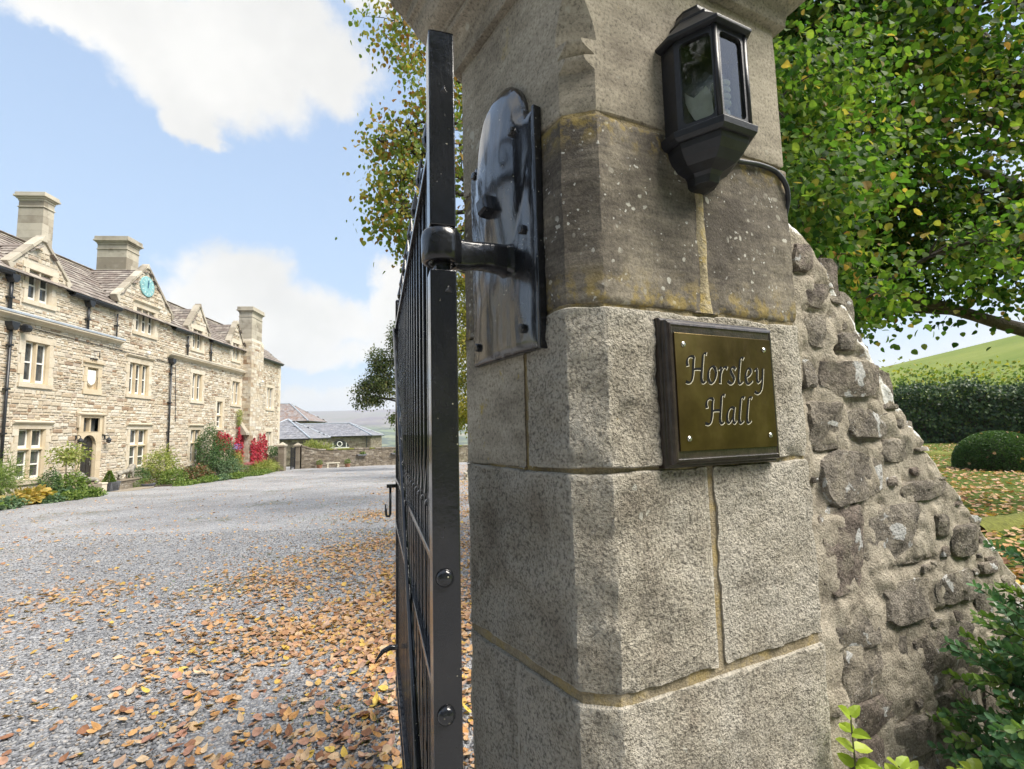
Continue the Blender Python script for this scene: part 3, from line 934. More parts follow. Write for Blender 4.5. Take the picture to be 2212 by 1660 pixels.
court = sheet('gravel_court', M['gravel'], -27, 4.0, -9, 51, 0.5, cz)
tag(court, 'grey gravel court strewn with fallen autumn leaves')
lawn = sheet('lawn', M['lawn'], 2.0, 40, 2.0, 42, 0.8, lambda x, y: gz(x, y) + 0.03 + 0.03 * noise.noise(Vector((x * 0.4, y * 0.4, 5))) + 0.010 * max(0, math.hypot(x, y) - 22), keep=lambda x, y: y > 0.47 * x + 1.5)
tag(lawn, 'green lawn with orange fallen leaves behind the curved wall')


# ------------------------------------------------------------------ the gate pier
PX, PY = 0.19856, 0.98009
pier = thing('gate_pier', 'tall gritstone gate pier carrying the lantern and the brass nameplate', 'gate pier', (PX, PY, 0), R(25))
pA, pB, pC, pD = (-0.1335, 0.494), (-0.0631, 0.0493), (0.0, 0.0), (0.612, 0.0)
pE, pF, pG = (0.655, 0.06), (0.655, 0.55), (-0.085, 0.55)
pP = (-0.0553, 0.0)                       # where the two faces would meet without the chamfer


def lerp2(a, b, t):
    return (a[0] + (b[0] - a[0]) * t, a[1] + (b[1] - a[1]) * t)


def on_left(l):                            # l metres along the gate side, from the chamfer
    return lerp2(pB, pA, l / 0.45)


def resample(poly, fine):
    """poly: closed list of points; fine: spacing for each edge"""
    out = []
    for i, p in enumerate(poly):
        q = poly[(i + 1) % len(poly)]
        L = math.hypot(q[0] - p[0], q[1] - p[1])
        n = max(1, round(L / fine[i]))
        out += [lerp2(p, q, k / n) for k in range(n)]
    return out


def block(name, polyf, fine, z0, z1, mat, amp=0.005, seed=0.0, edge=0.006, zstep=0.013, wob=0.004, hollow=None):
    """a dressed stone: the outline polyf(z) carried up from z0 to z1, edges rounded and faces uneven"""
    n = max(4, round((z1 - z0) / zstep))
    hs = sorted({0.0, 0.003, 0.008, 0.016, *[0.022 + (z1 - z0 - 0.044) * i / n for i in range(n + 1)], z1 - z0 - 0.016, z1 - z0 - 0.008, z1 - z0 - 0.003, z1 - z0})
    vs, rows = [], []
    for h in hs:
        pts = resample(polyf(z0 + h), fine)
        N = len(pts)
        e = min(h, z1 - z0 - h)
        ins = edge * (1 - math.sqrt(max(0, 1 - (1 - min(e / edge, 1)) ** 2)))
        ring = []
        for i, p in enumerate(pts):
            a, b = pts[i - 3], pts[(i + 3) % N]
            t = Vector((b[0] - a[0], b[1] - a[1]))
            t.normalize()
            nx, ny = t.y, -t.x
            sm = p
            q = Vector((sm[0] * 9 + seed, sm[1] * 9, (z0 + h) * 9))
            d = amp * (0.55 + noise.noise(q) * 1.2 + 0.7 * noise.noise(q * 3.1) + 0.45 * noise.noise(q * 8.3)) - ins
            d -= 1.2 * edge * max(0, noise.noise(q * 2.2 + Vector((9, 2, 1)))) * max(0, 1 - e / 0.03)
            if hollow:
                d -= hollow(sm, z0 + h)
            dz = wob * (noise.noise(Vector((sm[0] * 11 + seed, sm[1] * 11, seed * 3 + (0 if h < (z1 - z0) / 2 else 40))))) * max(0, 1 - e / 0.06)
            ring.append((sm[0] + nx * d, sm[1] + ny * d, z0 + h + dz))
        rows.append(ring)
    N = len(rows[0])
    for r_ in rows:
        vs += r_
    fs = []
    for j in range(len(rows) - 1):
        for i in range(N):
            fs.append((j * N + i, j * N + (i + 1) % N, (j + 1) * N + (i + 1) % N, (j + 1) * N + i))
    fs.append(tuple(range(N - 1, -1, -1)))
    fs.append(tuple((len(rows) - 1) * N + i for i in range(N)))
    b = MB()
    b.add(vs, fs, (seed * 0.37) % 1)
    o_ = b.build(name, mat, pier, smooth=True)
    o_.data.set_sharp_from_angle(angle=R(34))
    return o_


def corner_poly(l1, r1):
    return [on_left(l1), pB, pC, (r1, 0), (r1, 0.28), (0.02, 0.40)]


FI = 0.0105
inner = (0.1, 0.2, 0.2)
# core of mortar, a little behind the stone faces, seen in the joints
b = MB()
ins = 0.0055
b.prism([(pA[0] + ins, pA[1]), (pB[0] + ins, pB[1] + 0.002), (pC[0] + 0.002, pC[1] + ins), (pD[0] - ins, pD[1] + ins), (pE[0] - ins, pE[1]), (pF[0] - ins, pF[1] - ins), (pG[0], pG[1] - ins)], 'z', -0.1, 2.72)
b.build('mortar', M['mortar_pier'], pier)
cour = [(-0.1, 0.604), (0.612, 1.058), (1.080, 1.508), (1.517, 1.856), (1.863, 2.288), (2.294, 2.705)]
back = lambda l0: [on_left(0.45), on_left(l0), (0.0, 0.45)]
rest = lambda r0: [(r0, 0), pD, pE, pF, (r0, 0.5)]
for i, (z0, z1) in enumerate(cour):
    if i in (0, 1):
        block('stone', lambda z: corner_poly(0.215, 0.612)[:4] + [(0.60, 0.28), (0.02, 0.40)], (FI, FI, FI, .1, .2, .2), z0, z1, M['grit'], 0.006, 1.3 + i)
        block('stone', lambda z: [on_left(0.45), on_left(0.221), (0.1, 0.35)], (FI, .2, .2), z0, z1, M['grit'], 0.005, 2.3 + i)
    elif i == 2:
        block('stone', lambda z: corner_poly(0.45, 0.260), (FI, FI, FI, .2, .2, .2), z0, z1, M['grit'], 0.007, 4.1)
        block('stone', lambda z: rest(0.286), (FI, FI, .1, .2, .2), z0, z1, M['grit'], 0.005, 5.2)
    elif i == 3:
        block('stone', lambda z: corner_poly(0.145, 0.612)[:4] + [(0.60, 0.28), (0.02, 0.35)], (FI, FI, FI, .1, .2, .2), z0, z1, M['grit'], 0.008, 6.7)
        block('stone', lambda z: [on_left(0.45), on_left(0.165), (0.1, 0.35)], (FI, .2, .2), z0 - 0.006, z1 + 0.004, M['ashlar_yellow'], 0.0015, 7.7, edge=0.006, wob=0.002)
    elif i == 4:
        block('stone', lambda z: corner_poly(0.45, 0.282), (FI, FI, FI, .2, .2, .2), z0, z1, M['weathered'], 0.0035, 8.1, edge=0.010)
        block('stone', lambda z: rest(0.304), (FI, FI, .1, .2, .2), z0, z1, M['weathered'], 0.0035, 9.4, edge=0.010)
        # the wide upright joint under the lantern, smeared over with mortar
        b = MB()
        for j in range(26):
            zz = z0 + (z1 - z0) * j / 25
            wd = 0.016 + 0.006 * noise.noise(Vector((0, 3, zz * 14))) + 0.03 * max(0, (1 - (zz - z0) / 0.06)) * 0.5
            b.v += [(0.293 - wd, 0.004, zz), (0.293 - wd * 0.4, -0.003 + 0.002 * noise.noise(Vector((1, 1, zz * 20))), zz), (0.293 + wd * 0.4, -0.003, zz), (0.293 + wd, 0.004, zz)]
        for j in range(25):
            for q in range(3):
                b.f.append((j * 4 + q, j * 4 + q + 1, j * 4 + q + 5, j * 4 + q + 4))
                b.r.append(0.5)
        b.build('pointing', M['mortar_lichen'], pier, smooth=True)
    else:
        def cham(z):
            """share of the chamfer left at height z: full below, two rolls, then a hollow that dies into a point"""
            if z < 2.388:
                return 1.0
            if z < 2.412:
                return 1.0 - 0.5 * math.sin((z - 2.388) / 0.024 * math.pi / 2)
            if z < 2.424:
                return 0.5 + 0.55 * sstep((z - 2.412) / 0.012)
            if z < 2.452:
                return 1.05 - 0.65 * math.sin((z - 2.424) / 0.028 * math.pi / 2)
            if z < 2.458:
                return 0.40 + 0.75 * sstep((z - 2.452) / 0.006)
            if z < 2.575:
                return 1.15 * math.sqrt(max(0, 1 - ((z - 2.458) / 0.117) ** 1.4))
            return 0.0

        def top_poly(z):
            k = max(cham(z), 0.03)
            return [on_left(0.45), lerp2(pP, pB, k), lerp2(pP, pC, k), (0.612, 0), (0.60, 0.28), (0.02, 0.40)]

        def fixed(polyf):
            return polyf
        # the same number of points on every level
        def resample_fixed(poly):
            cnt = (32, 6, 44, 3, 3, 3)
            out = []
            for q, p in enumerate(poly):
                nx_ = poly[(q + 1) % len(poly)]
                out += [lerp2(p, nx_, kk / cnt[q]) for kk in range(cnt[q])]
            return out
        _rs = resample
        resample = lambda poly, fine: resample_fixed(poly)
        block('stone', top_poly, None, z0, z1, M['ashlar'], 0.0012, 10.2, edge=0.006, zstep=0.004, wob=0.002)
        resample = _rs


def offset_poly(poly, d):
    out = []
    n = len(poly)
    for i in range(n):
        p0, p1, p2 = Vector(poly[i - 1]), Vector(poly[i]), Vector(poly[(i + 1) % n])
        a, c = (p1 - p0).normalized(), (p2 - p1).normalized()
        n1, n2 = Vector((a.y, -a.x)), Vector((c.y, -c.x))
        k = n1 + n2
        k = k / max(k.length_squared / 2, 0.25)
        out.append((p1.x + k.x * d, p1.y + k.y * d))
    return out


foot = [(pA[0], 0.494), pP, (0.612, 0), (0.612, 0.47)]
foot = [lerp2(pP, pA, 1.02), pP, (0.625, 0), (0.64, 0.53), (-0.1, 0.53)]


def moulding(name, prof, mat):
    b = MB()
    rows = []
    for off, z in prof:
        pl = offset_poly(foot, off)
        rows.append([(p[0], p[1], z) for p in resample(pl, [0.03] * len(pl))] if False else [(p[0], p[1], z) for p in pl])
    N = len(rows[0])
    dense = []
    for r_ in rows:
        rr = []
        for i in range(N):
            p, q = Vector(r_[i]), Vector(r_[(i + 1) % N])
            for k in range(16):
                s = p.lerp(q, k / 16)
                h = 0.0022 * noise.noise(s * 14) + 0.0012 * noise.noise(s * 45)
                rr.append((s.x + h, s.y + h, s.z + h))
        dense.append(rr)
    NN = N * 16
    vs = [p for r_ in dense for p in r_]
    fs = [(j * NN + i, j * NN + (i + 1) % NN, (j + 1) * NN + (i + 1) % NN, (j + 1) * NN + i) for j in range(len(dense) - 1) for i in range(NN)]
    fs += [tuple(range(NN - 1, -1, -1)), tuple((len(dense) - 1) * NN + i for i in range(NN))]
    b.add(vs, fs)
    return b.build(name, mat, pier, smooth=False, bevel=0.003)


def arc(o0, z0, o1, z1, hollow, n=8):
    """quarter curve between two profile points"""
    out = []
    for k in range(n + 1):
        t = k / n * math.pi / 2
        if hollow:
            out.append((o0 + (o1 - o0) * (1 - math.cos(t)), z0 + (z1 - z0) * math.sin(t)))
        else:
            out.append((o0 + (o1 - o0) * math.sin(t), z0 + (z1 - z0) * (1 - math.cos(t))))
    return out


moulding('neck_moulding', [(0.0, 2.700), (0.020, 2.703)] + arc(0.020, 2.708, 0.060, 2.77, True) + [(0.066, 2.773), (0.066, 2.790)], M['ashlar_dark'])
moulding('cornice', [(0.06, 2.792), (0.072, 2.794)] + arc(0.072, 2.80, 0.125, 2.865, False) + [(0.128, 2.870), (0.142, 2.872), (0.142, 2.90)] + arc(0.142, 2.905, 0.185, 2.95, False) + [(0.188, 2.955), (0.188, 3.02)], M['ashlar_dark'])
moulding('capstone', [(0.17, 3.022), (0.17, 3.06), (0.02, 3.22), (-0.16, 3.30)], M['ashlar_dark'])

# ------------------------------------------------------------------ hinge plate with its strap
hinge = thing('hinge_bracket', 'black painted hinge plate with domed head bolted to the stone pier', 'hinge', (PX, PY, 0), R(25))
Ld = Vector((pA[0] - pB[0], pA[1] - pB[1], 0)).normalized()
Ln = Vector((-Ld.y, Ld.x, 0))
Ln = -Ln if Ln.x > 0 else Ln


def LF(l, q, z):
    return Vector((pB[0], pB[1], 0)) + Ld * l + Ln * q + Vector((0, 0, z))


out = [(0.068, 1.782), (0.068, 2.352), (0.100, 2.350), (0.108, 2.358)]
for k in range(13):       # domed head
    t = math.pi * k / 12
    out.append((0.212 - 0.100 * math.cos(t) if k < 6 else 0.212 - 0.122 * math.cos(t), 2.365 + 0.112 * math.sin(t) - (0.05 * (k - 9) / 3 if k > 9 else 0)))
out += [(0.345, 2.335), (0.372, 2.322), (0.376, 2.30), (0.374, 1.775)]
QB, QF = 0.004, 0.020


def plate_bulge(l, z):
    """the plate is hammered: domed head, rounded long edge, uneven below"""
    dl, dz = (l - 0.220) / 0.125, (z - 2.29) / (0.19 if z > 2.29 else 0.26)
    hd = max(0, 1 - dl * dl - dz * dz)
    return 0.020 * hd + 0.006 * sstep((0.30 - abs(l - 0.23)) / 0.3) - 0.010 * max(0, (l - 0.30) / 0.076) ** 2 * (1 if z < 2.33 else 0) + 0.0022 * noise.noise(Vector((l * 11, z * 9, 0))) + 0.0010 * noise.noise(Vector((l * 42, z * 16, 3)))


def inside(poly, x, y):
    c, n = False, len(poly)
    for i in range(n):
        x1, y1 = poly[i]
        x2, y2 = poly[i - 1]
        if (y1 > y) != (y2 > y) and x < (x2 - x1) * (y - y1) / (y2 - y1) + x1:
            c = not c
    return c


from mathutils.geometry import delaunay_2d_cdt
dense = []
for i, p in enumerate(out):
    q = out[(i + 1) % len(out)]
    L = math.hypot(q[0] - p[0], q[1] - p[1])
    k = max(1, round(L / 0.010))
    dense += [lerp2(p, q, s / k) for s in range(k)]
ND = len(dense)


def edge_dist(x, y):
    return min(math.hypot(x - p[0], y - p[1]) for p in dense)


pts = [Vector(p) for p in dense]
for i in range(40):
    for j in range(84):
        x, y = 0.066 + 0.008 * (i + 0.5 * (j % 2)), 1.775 + 0.0085 * j
        if inside(dense, x, y) and edge_dist(x, y) > 0.006:
            pts.append(Vector((x, y)))
vco, _, tris, _, _, _ = delaunay_2d_cdt(pts, [(i, (i + 1) % ND) for i in range(ND)], [], 1, 1e-6)
b = MB()
vs = []
for v_ in vco:
    d_ = edge_dist(v_.x, v_.y)
    vs.append(LF(v_.x, QF - 0.004 * max(0, 1 - d_ / 0.006) + plate_bulge(v_.x, v_.y) * sstep(d_ / 0.03), v_.y))
nv = len(vs)
vs += [LF(p[0], QB - 0.004, p[1]) for p in dense]
b.add(vs, [tuple(f_) for f_ in tris] + [(i, (i + 1) % ND, nv + (i + 1) % ND, nv + i) for i in range(ND)])
b.build('plate', M['iron_plate'], hinge, smooth=True)
b = MB()
b.prism([(0.066, 1.776), (0.075, 1.776), (0.075, 2.354), (0.066, 2.354)], 'z', 0, 1)
b = MB()
edge_pts = [LF(0.070, 0.012, 1.782), LF(0.070, 0.012, 2.352)]
b.obox((edge_pts[0] + edge_pts[1]) / 2, Ld * 0.005, Ln * 0.011, Vector((0, 0, 0.287)))
b.build('edge_strip', M['iron'], hinge, bevel=0.002)


def bolt(name, l, z, r_, h, parent, sides=6, q0=None, rot=0.3):
    b_ = MB()
    c = LF(l, QF + plate_bulge(l, z) - 0.003 if q0 is None else q0, z)
    vs = []
    for hh, rr in ((0, r_), (h * 0.8, r_ * 0.96), (h, r_ * 0.75)):
        for k in range(sides):
            a = rot + 2 * math.pi * k / sides
            vs.append(c + Ld * rr * math.cos(a) + Vector((0, 0, rr * math.sin(a))) + Ln * hh)
    fs_ = [(j * sides + k, j * sides + (k + 1) % sides, (j + 1) * sides + (k + 1) % sides, (j + 1) * sides + k) for j in range(2) for k in range(sides)]
    fs_.append(tuple(2 * sides + k for k in range(sides)))
    b_.add(vs, fs_)
    return b_.build(name, M['iron'], parent, bevel=0.0015)


bolt('nut', 0.232, 2.166, 0.030, 0.034, hinge, 4, rot=0.55)
for l, z in ((0.119, 2.070), (0.135, 2.318), (0.345, 2.310), (0.125, 1.834), (0.338, 1.823)):
    bolt('bolt', l, z, 0.0125, 0.013, hinge, 6)
# strap from the plate to the eye round the gate post
ROT25 = Matrix.Rotation(-R(25), 3, 'Z')
GP = Vector((-0.1515, 1.042, 0))                       # gate post, world
gp = ROT25 @ (GP - Vector((PX, PY, 0)))                # the same in the pier's frame
ST = LF(0.185, 0.0, 0)
ST.z = 0
dirs = (gp - ST)
dl = dirs.length
dn = dirs / dl
sdv = Vector((-dn.y, dn.x, 0))
b = MB()
ZC = 2.012
vs, fs = [], []
NS = 22
for i in range(NS + 1):
    t = i / NS
    c = ST + dn * (0.012 + (dl - 0.035) * t)
    hw_ = 0.022 + 0.004 * (1 - t) ** 2 + 0.010 * max(0, 1 - t * 8)
    hh = 0.034 + 0.010 * max(0, 1 - t * 4) ** 2 - 0.003 * math.sin(t * 3)
    zc = ZC - 0.004 * t + 0.004 * math.sin(t * 5)
    ring = []
    for k in range(12):
        a = 2 * math.pi * (k + 0.5) / 12
        cx_, cz2 = math.cos(a), math.sin(a)
        sx = math.copysign(abs(cx_) ** 0.28, cx_)
        sz = math.copysign(abs(cz2) ** 0.28, cz2)
        p = c + sdv * hw_ * sx + Vector((0, 0, zc + hh * sz))
        p += Vector((0, 0, 0.0025 * noise.noise(p * 30))) + sdv * 0.002 * noise.noise(p * 35 + Vector((3, 3, 3)))
        ring.append(p)
    vs += ring
for i in range(NS):
    for k in range(12):
        fs.append((i * 12 + k, i * 12 + (k + 1) % 12, (i + 1) * 12 + (k + 1) % 12, (i + 1) * 12 + k))
fs += [tuple(range(11, -1, -1)), tuple(NS * 12 + k for k in range(12))]
b.add(vs, fs)
b.build('strap', M['iron'], hinge, smooth=True)
b = MB()
prof = [(0.021, -0.035), (0.0405, -0.036), (0.0445, -0.032), (0.0455, -0.015), (0.0455, 0.018), (0.0445, 0.031), (0.041, 0.036), (0.021, 0.037)]
n = 28
vs = []
for rr, h in prof:
    for k in range(n):
        a = 2 * math.pi * k / n
        p = Vector((gp.x + rr * math.cos(a), gp.y + rr * math.sin(a), ZC + h))
        vs.append(p + Vector((1, 1, 1)) * 0.0016 * noise.noise(p * 40))
fs = [(j * n + k, j * n + (k + 1) % n, (j + 1) * n + (k + 1) % n, (j + 1) * n + k) for j in range(len(prof) - 1) for k in range(n)]
fs += [((len(prof) - 1) * n + k, (len(prof) - 1) * n + (k + 1) % n, (k + 1) % n, k) for k in range(n)]
b.add(vs, fs)
b.build('eye', M['iron'], hinge, smooth=True)

# ------------------------------------------------------------------ wrought iron gate, swung open into the court
GA = math.atan2(0.961, -0.276)
gate = thing('iron_gate', 'tall black wrought iron gate standing open beside the pier', 'gate', (GP.x, GP.y, 0), GA)
GL = 2.10


def zg(x):
    """bottom clearance follows the falling court"""
    return -0.03 * x


def post(name, x, w_, z0, z1, neck=None):
    b_ = MB()
    if neck:
        b_.box(x - w_ / 2, x + w_ / 2, -w_ / 2, w_ / 2, z0, neck[0])
        b_.box(x - w_ / 2, x + w_ / 2, -w_ / 2, w_ / 2, neck[1], z1 - 0.012)
        b_.lathe((x, 0, 0), [(0.0195, neck[0] - 0.002), (0.019, (neck[0] + neck[1]) / 2), (0.0195, neck[1] + 0.002)], 16)
    else:
        b_.box(x - w_ / 2, x + w_ / 2, -w_ / 2, w_ / 2, z0, z1 - 0.012)
    b_.add([(x - w_ / 2, -w_ / 2, z1 - 0.0125), (x + w_ / 2, -w_ / 2, z1 - 0.0125), (x + w_ / 2, w_ / 2, z1 - 0.0125), (x - w_ / 2, w_ / 2, z1 - 0.0125),
            (x - w_ * .3, -w_ * .3, z1), (x + w_ * .3, -w_ * .3, z1), (x + w_ * .3, w_ * .3, z1), (x - w_ * .3, w_ * .3, z1)],
           [(4, 5, 6, 7), (0, 1, 5, 4), (1, 2, 6, 5), (2, 3, 7, 6), (3, 0, 4, 7)])
    return b_.build(name, M['iron'], gate, bevel=0.003)


post('hinge_post', 0.0, 0.058, 0.02, 2.530, neck=(1.955, 2.055))
post('latch_post', GL, 0.040, 0.02, 2.47)
for z, hw_, hh in ((2.295, 0.021, 0.008), (1.318, 0.022, 0.008), (1.045, 0.022, 0.008), (0.24, 0.023, 0.009), (0.13, 0.023, 0.009)):
    MB().box(0.024, GL - 0.018, -hw_, hw_, z - hh, z + hh).build('rail', M['iron'], gate, bevel=0.002)
NBAR = 17
BX = [0.024 + (GL - 0.042) * (i + 1) / (NBAR + 1) for i in range(NBAR)]
def oct_(r_, c_):
    return [(-r_ + c_, -r_), (r_ - c_, -r_), (r_, -r_ + c_), (r_, r_ - c_), (r_ - c_, r_), (-r_ + c_, r_), (-r_, r_ - c_), (-r_, -r_ + c_)]


bar_me = MB().prism(oct_(.008, .0025), 'z', 0.135, 2.294).mesh('bar')
bar_me.materials.append(M['iron'])
tall_me = MB().prism(oct_(.008, .0025), 'z', 0.135, 2.294)
tall_me.tube([(0, 0, 2.29), (0, 0, 2.40)], [0.007, 0.007], 6)
tall_me.lathe((0, 0, 2.40), [(0.007, 0), (0.016, 0.012), (0.019, 0.03), (0.012, 0.06), (0.002, 0.105)], 8)
tall_me = tall_me.mesh('spear_bar')
tall_me.materials.append(M['iron'])
for i, x in enumerate(BX):
    o = bpy.data.objects.new('bar', tall_me if i % 2 else bar_me)
    COL.objects.link(o)
    o.parent = gate
    o.location = (x, 0, 0)
dog = MB().prism(oct_(.0065, .002), 'z', 0.135, 1.40)
dog.lathe((0, 0, 1.40), [(0.006, 0), (0.013, 0.004), (0.013, 0.012), (0.007, 0.018), (0.014, 0.035), (0.011, 0.07), (0.001, 0.17)], 6)
dog_me = dog.mesh('dog_bar')
dog_me.materials.append(M['iron'])
for i in range(NBAR + 1):
    x = 0.024 + (GL - 0.042) * (i + 0.5) / (NBAR + 1)
    o = bpy.data.objects.new('dog_bar', dog_me)
    COL.objects.link(o)
    o.parent = gate
    o.location = (x, 0, 0)
b = MB()
b.tube([(0.03, 0.030, 0.42), (0.6, 0.031, 0.97), (1.3, 0.031, 1.60), (2.07, 0.030, 2.27)], 0.010, 8)
b.build('brace', M['iron'], gate, smooth=True)


def scroll(x0, z0, flip, sc_):
    pts = []
    for k in range(34):
        t = k / 33 * 2.2 * math.pi
        rr = sc_ * (1 - 0.72 * k / 33)
        pts.append((x0 + flip * (sc_ - rr * math.cos(t)), 0, z0 + sc_ * 1.15 + rr * math.sin(t)))
    b_ = MB()
    vs_, fs_ = [], []
    for i, p in enumerate(pts):
        q0, q1 = Vector(pts[max(0, i - 1)]), Vector(pts[min(len(pts) - 1, i + 1)])
        t_ = (q1 - q0).normalized()
        nn = Vector((-t_.z, 0, t_.x)) * 0.0035
        p = Vector(p)
        vs_ += [p + nn + Vector((0, .011, 0)), p + nn - Vector((0, .011, 0)), p - nn - Vector((0, .011, 0)), p - nn + Vector((0, .011, 0))]
    for i in range(len(pts) - 1):
        for k in range(4):
            fs_.append((i * 4 + k, i * 4 + (k + 1) % 4, i * 4 + 4 + (k + 1) % 4, i * 4 + 4 + k))
    b_.add(vs_, fs_)
    return b_.build('scroll', M['iron'], gate)


for x0, fl, s_ in ((0.028, 1, 0.062), (GL - 0.022, -1, 0.062), (0.33, 1, 0.05), (0.80, 1, 0.05), (1.02, 1, 0.05), (1.50, 1, 0.05)):
    scroll(x0, 2.303, fl, s_)
# rivet heads on the hinge post, facing the road
for z, r_ in ((1.302, 0.0165), (1.036, 0.0165)):
    b = MB()
    b.lathe((-0.0285, 0.004, z), [(0.0190, 0), (0.0180, -0.006), (0.013, -0.011), (0.004, -0.013)], 18, axis='x')
    b.build('rivet', M['iron'], gate, smooth=True)
for z, y in ((1.91, -0.010), (2.375, -0.004)):
    b = MB()
    b.add([(-0.0285, y - .010, z - .008), (-0.0285, y + .009, z - .006), (-0.0285, y - .002, z + .013), (-0.034, y - .001, z)], [(0, 1, 3), (1, 2, 3), (2, 0, 3)])
    b.build('weld_bead', M['iron'], gate)
# latch loop and hooked catch on the far post
b = MB()
b.box(GL - 0.03, GL + 0.02, 0.018, 0.075, 1.262, 1.282)
b.build('latch_bracket', M['iron'], gate, bevel=0.002)
b = MB()
b.tube([(GL, 0.052, 1.262), (GL, 0.052, 1.10), (GL, 0.058, 1.085), (GL, 0.072, 1.085), (GL, 0.078, 1.10), (GL, 0.078, 1.16)], 0.008, 8)
b.build('latch_loop', M['iron'], gate, smooth=True)
b = MB()
b.tube([(GL - 0.3, 0.022, 0.42), (GL - 0.3, 0.06, 0.425), (GL - 0.3, 0.10, 0.41), (GL - 0.3, 0.13, 0.375), (GL - 0.3, 0.145, 0.35)], [0.015, 0.016, 0.013, 0.007, 0.002], 8)
b.build('catch', M['iron'], gate, smooth=True)

# ------------------------------------------------------------------ wall lantern on the pier
LT = 0.284                                  # along the road face
lamp = thing('wall_lantern', 'black half hexagonal wall lantern with clear panes on the stone pier', 'lantern', (PX, PY, 0), R(25))


def hexpts(s, wall=0.0, grow=0.0):
    """half hexagon seen from above: back left, front left, front right, back right (local: -y is out of the wall)"""
    q0 = 0.043 - wall
    return [(LT - s, -q0), (LT - s / 2, -q0 - s * .866), (LT + s / 2, -q0 - s * .866), (LT + s, -q0)]


def hexrow(s, z, q0=0.043):
    return [(LT - s, 0.0, z), (LT - s, -q0, z), (LT - s / 2, -q0 - s * .866, z), (LT + s / 2, -q0 - s * .866, z), (LT + s, -q0, z), (LT + s, 0.0, z)]


def hexloft(name, rows, mat, bevel=0.0015, rnd=0.5):
    b_ = MB()
    vs_ = [p for r_ in rows for p in r_]
    n_ = 6
    fs_ = [(j * n_ + i, j * n_ + (i + 1) % n_, (j + 1) * n_ + (i + 1) % n_, (j + 1) * n_ + i) for j in range(len(rows) - 1) for i in range(n_)]
    fs_ += [tuple(range(n_ - 1, -1, -1)), tuple((len(rows) - 1) * n_ + i for i in range(n_))]
    b_.add(vs_, fs_)
    return b_.build(name, mat, lamp, bevel=bevel)


S = 0.091
ZB, ZT = 2.264, 2.482
hexloft('canopy', [hexrow(S + .006, ZT), hexrow(S + .016, ZT + .003), hexrow(S + .017, ZT + .010), hexrow(S + .010, ZT + .016), hexrow(S * .62, ZT + .070, .034), hexrow(S * .62, ZT + .078, .034),
                   hexrow(S * .54, ZT + .080, .03), hexrow(S * .36, ZT + .112, .024), hexrow(S * .36, ZT + .119, .024), hexrow(S * .30, ZT + .120, .02), hexrow(S * .13, ZT + .132, .012)], M['lantern'])
hexloft('base_rim', [hexrow(S + .004, ZB - .026), hexrow(S + .013, ZB - .018), hexrow(S + .015, ZB - .004), hexrow(S + .004, ZB)], M['lantern'])
hexloft('base_bowl', [hexrow(S * .20, ZB - .108, .018), hexrow(S * .34, ZB - .104, .026), hexrow(S * .37, ZB - .088, .028), hexrow(S * .42, ZB - .080, .030), hexrow(S * .68, ZB - .070, .036), hexrow(S * .84, ZB - .055, .040),
                      hexrow(S * .93, ZB - .038, .042), hexrow(S * .96, ZB - .025, .043)], M['lantern'])
b = MB()
b.box(LT - S + .001, LT + S - .001, -0.043, 0.0, ZB, ZT)
b.build('back_box', M['lantern'], lamp, bevel=0.002)
hp = [(LT - S, -0.043), (LT - S / 2, -0.043 - S * .866), (LT + S / 2, -0.043 - S * .866), (LT + S, -0.043)]


def frame_panel(p, q, name_pane='pane'):
    """one glazed side: a frame with rounded inner corners, and its pane"""
    p, q = Vector((*p, 0)), Vector((*q, 0))
    ux = (q - p).normalized()
    w_ = (q - p).length
    nn = Vector((ux.y, -ux.x, 0))
    bw, rr = 0.0115, 0.012

    def inner_pts():
        pts = []
        for cx_, cz2, a0 in ((w_ - bw - rr, bw + rr, -90), (w_ - bw - rr, ZT - ZB - bw - rr, 0), (bw + rr, ZT - ZB - bw - rr, 90), (bw + rr, bw + rr, 180)):
            for k in range(5):
                a = R(a0 + 90 * k / 4)
                pts.append((cx_ + rr * math.cos(a), cz2 + rr * math.sin(a)))
        return pts
    inn = inner_pts()
    outp = []
    for i, (x, z) in enumerate(inn):
        c = i // 5
        outp.append(((w_, w_, 0, 0)[c], (0, ZT - ZB, ZT - ZB, 0)[c]) if i % 5 == 2 else None)
    # outer ring follows the same count, stretched onto the rectangle
    outp = []
    for i, (x, z) in enumerate(inn):
        c, k = i // 5, i % 5
        cx_, cz2 = ((w_, 0), (w_, ZT - ZB), (0, ZT - ZB), (0, 0))[c]
        if (c, k) in ((0, 0), (0, 1), (2, 0), (2, 1)):
            outp.append((x, cz2))
        elif (c, k) in ((0, 3), (0, 4), (2, 3), (2, 4)):
            outp.append((cx_, z))
        elif (c, k) in ((1, 0), (1, 1), (3, 0), (3, 1)):
            outp.append((cx_, z))
        elif (c, k) in ((1, 3), (1, 4), (3, 3), (3, 4)):
            outp.append((x, cz2))
        else:
            outp.append((cx_, cz2))
    n_ = len(inn)
    P3 = lambda xz, o: p + ux * xz[0] + nn * o + Vector((0, 0, ZB + xz[1]))
    b_ = MB()
    vs_ = [P3(k, 0.0) for k in outp] + [P3(k, 0.0) for k in inn] + [P3(k, -0.009) for k in inn] + [P3(k, -0.009) for k in outp]
    fs_ = []
    for j in range(3):
        for i in range(n_):
            fs_.append((j * n_ + i, j * n_ + (i + 1) % n_, (j + 1) * n_ + (i + 1) % n_, (j + 1) * n_ + i))
    b_.add(vs_, fs_)
    fr = b_.build('window_frame', M['lantern'], lamp)
    b_ = MB()
    b_.face([P3(k, -0.006) for k in inn])
    b_.build(name_pane, M['glass'], fr, fix=False)


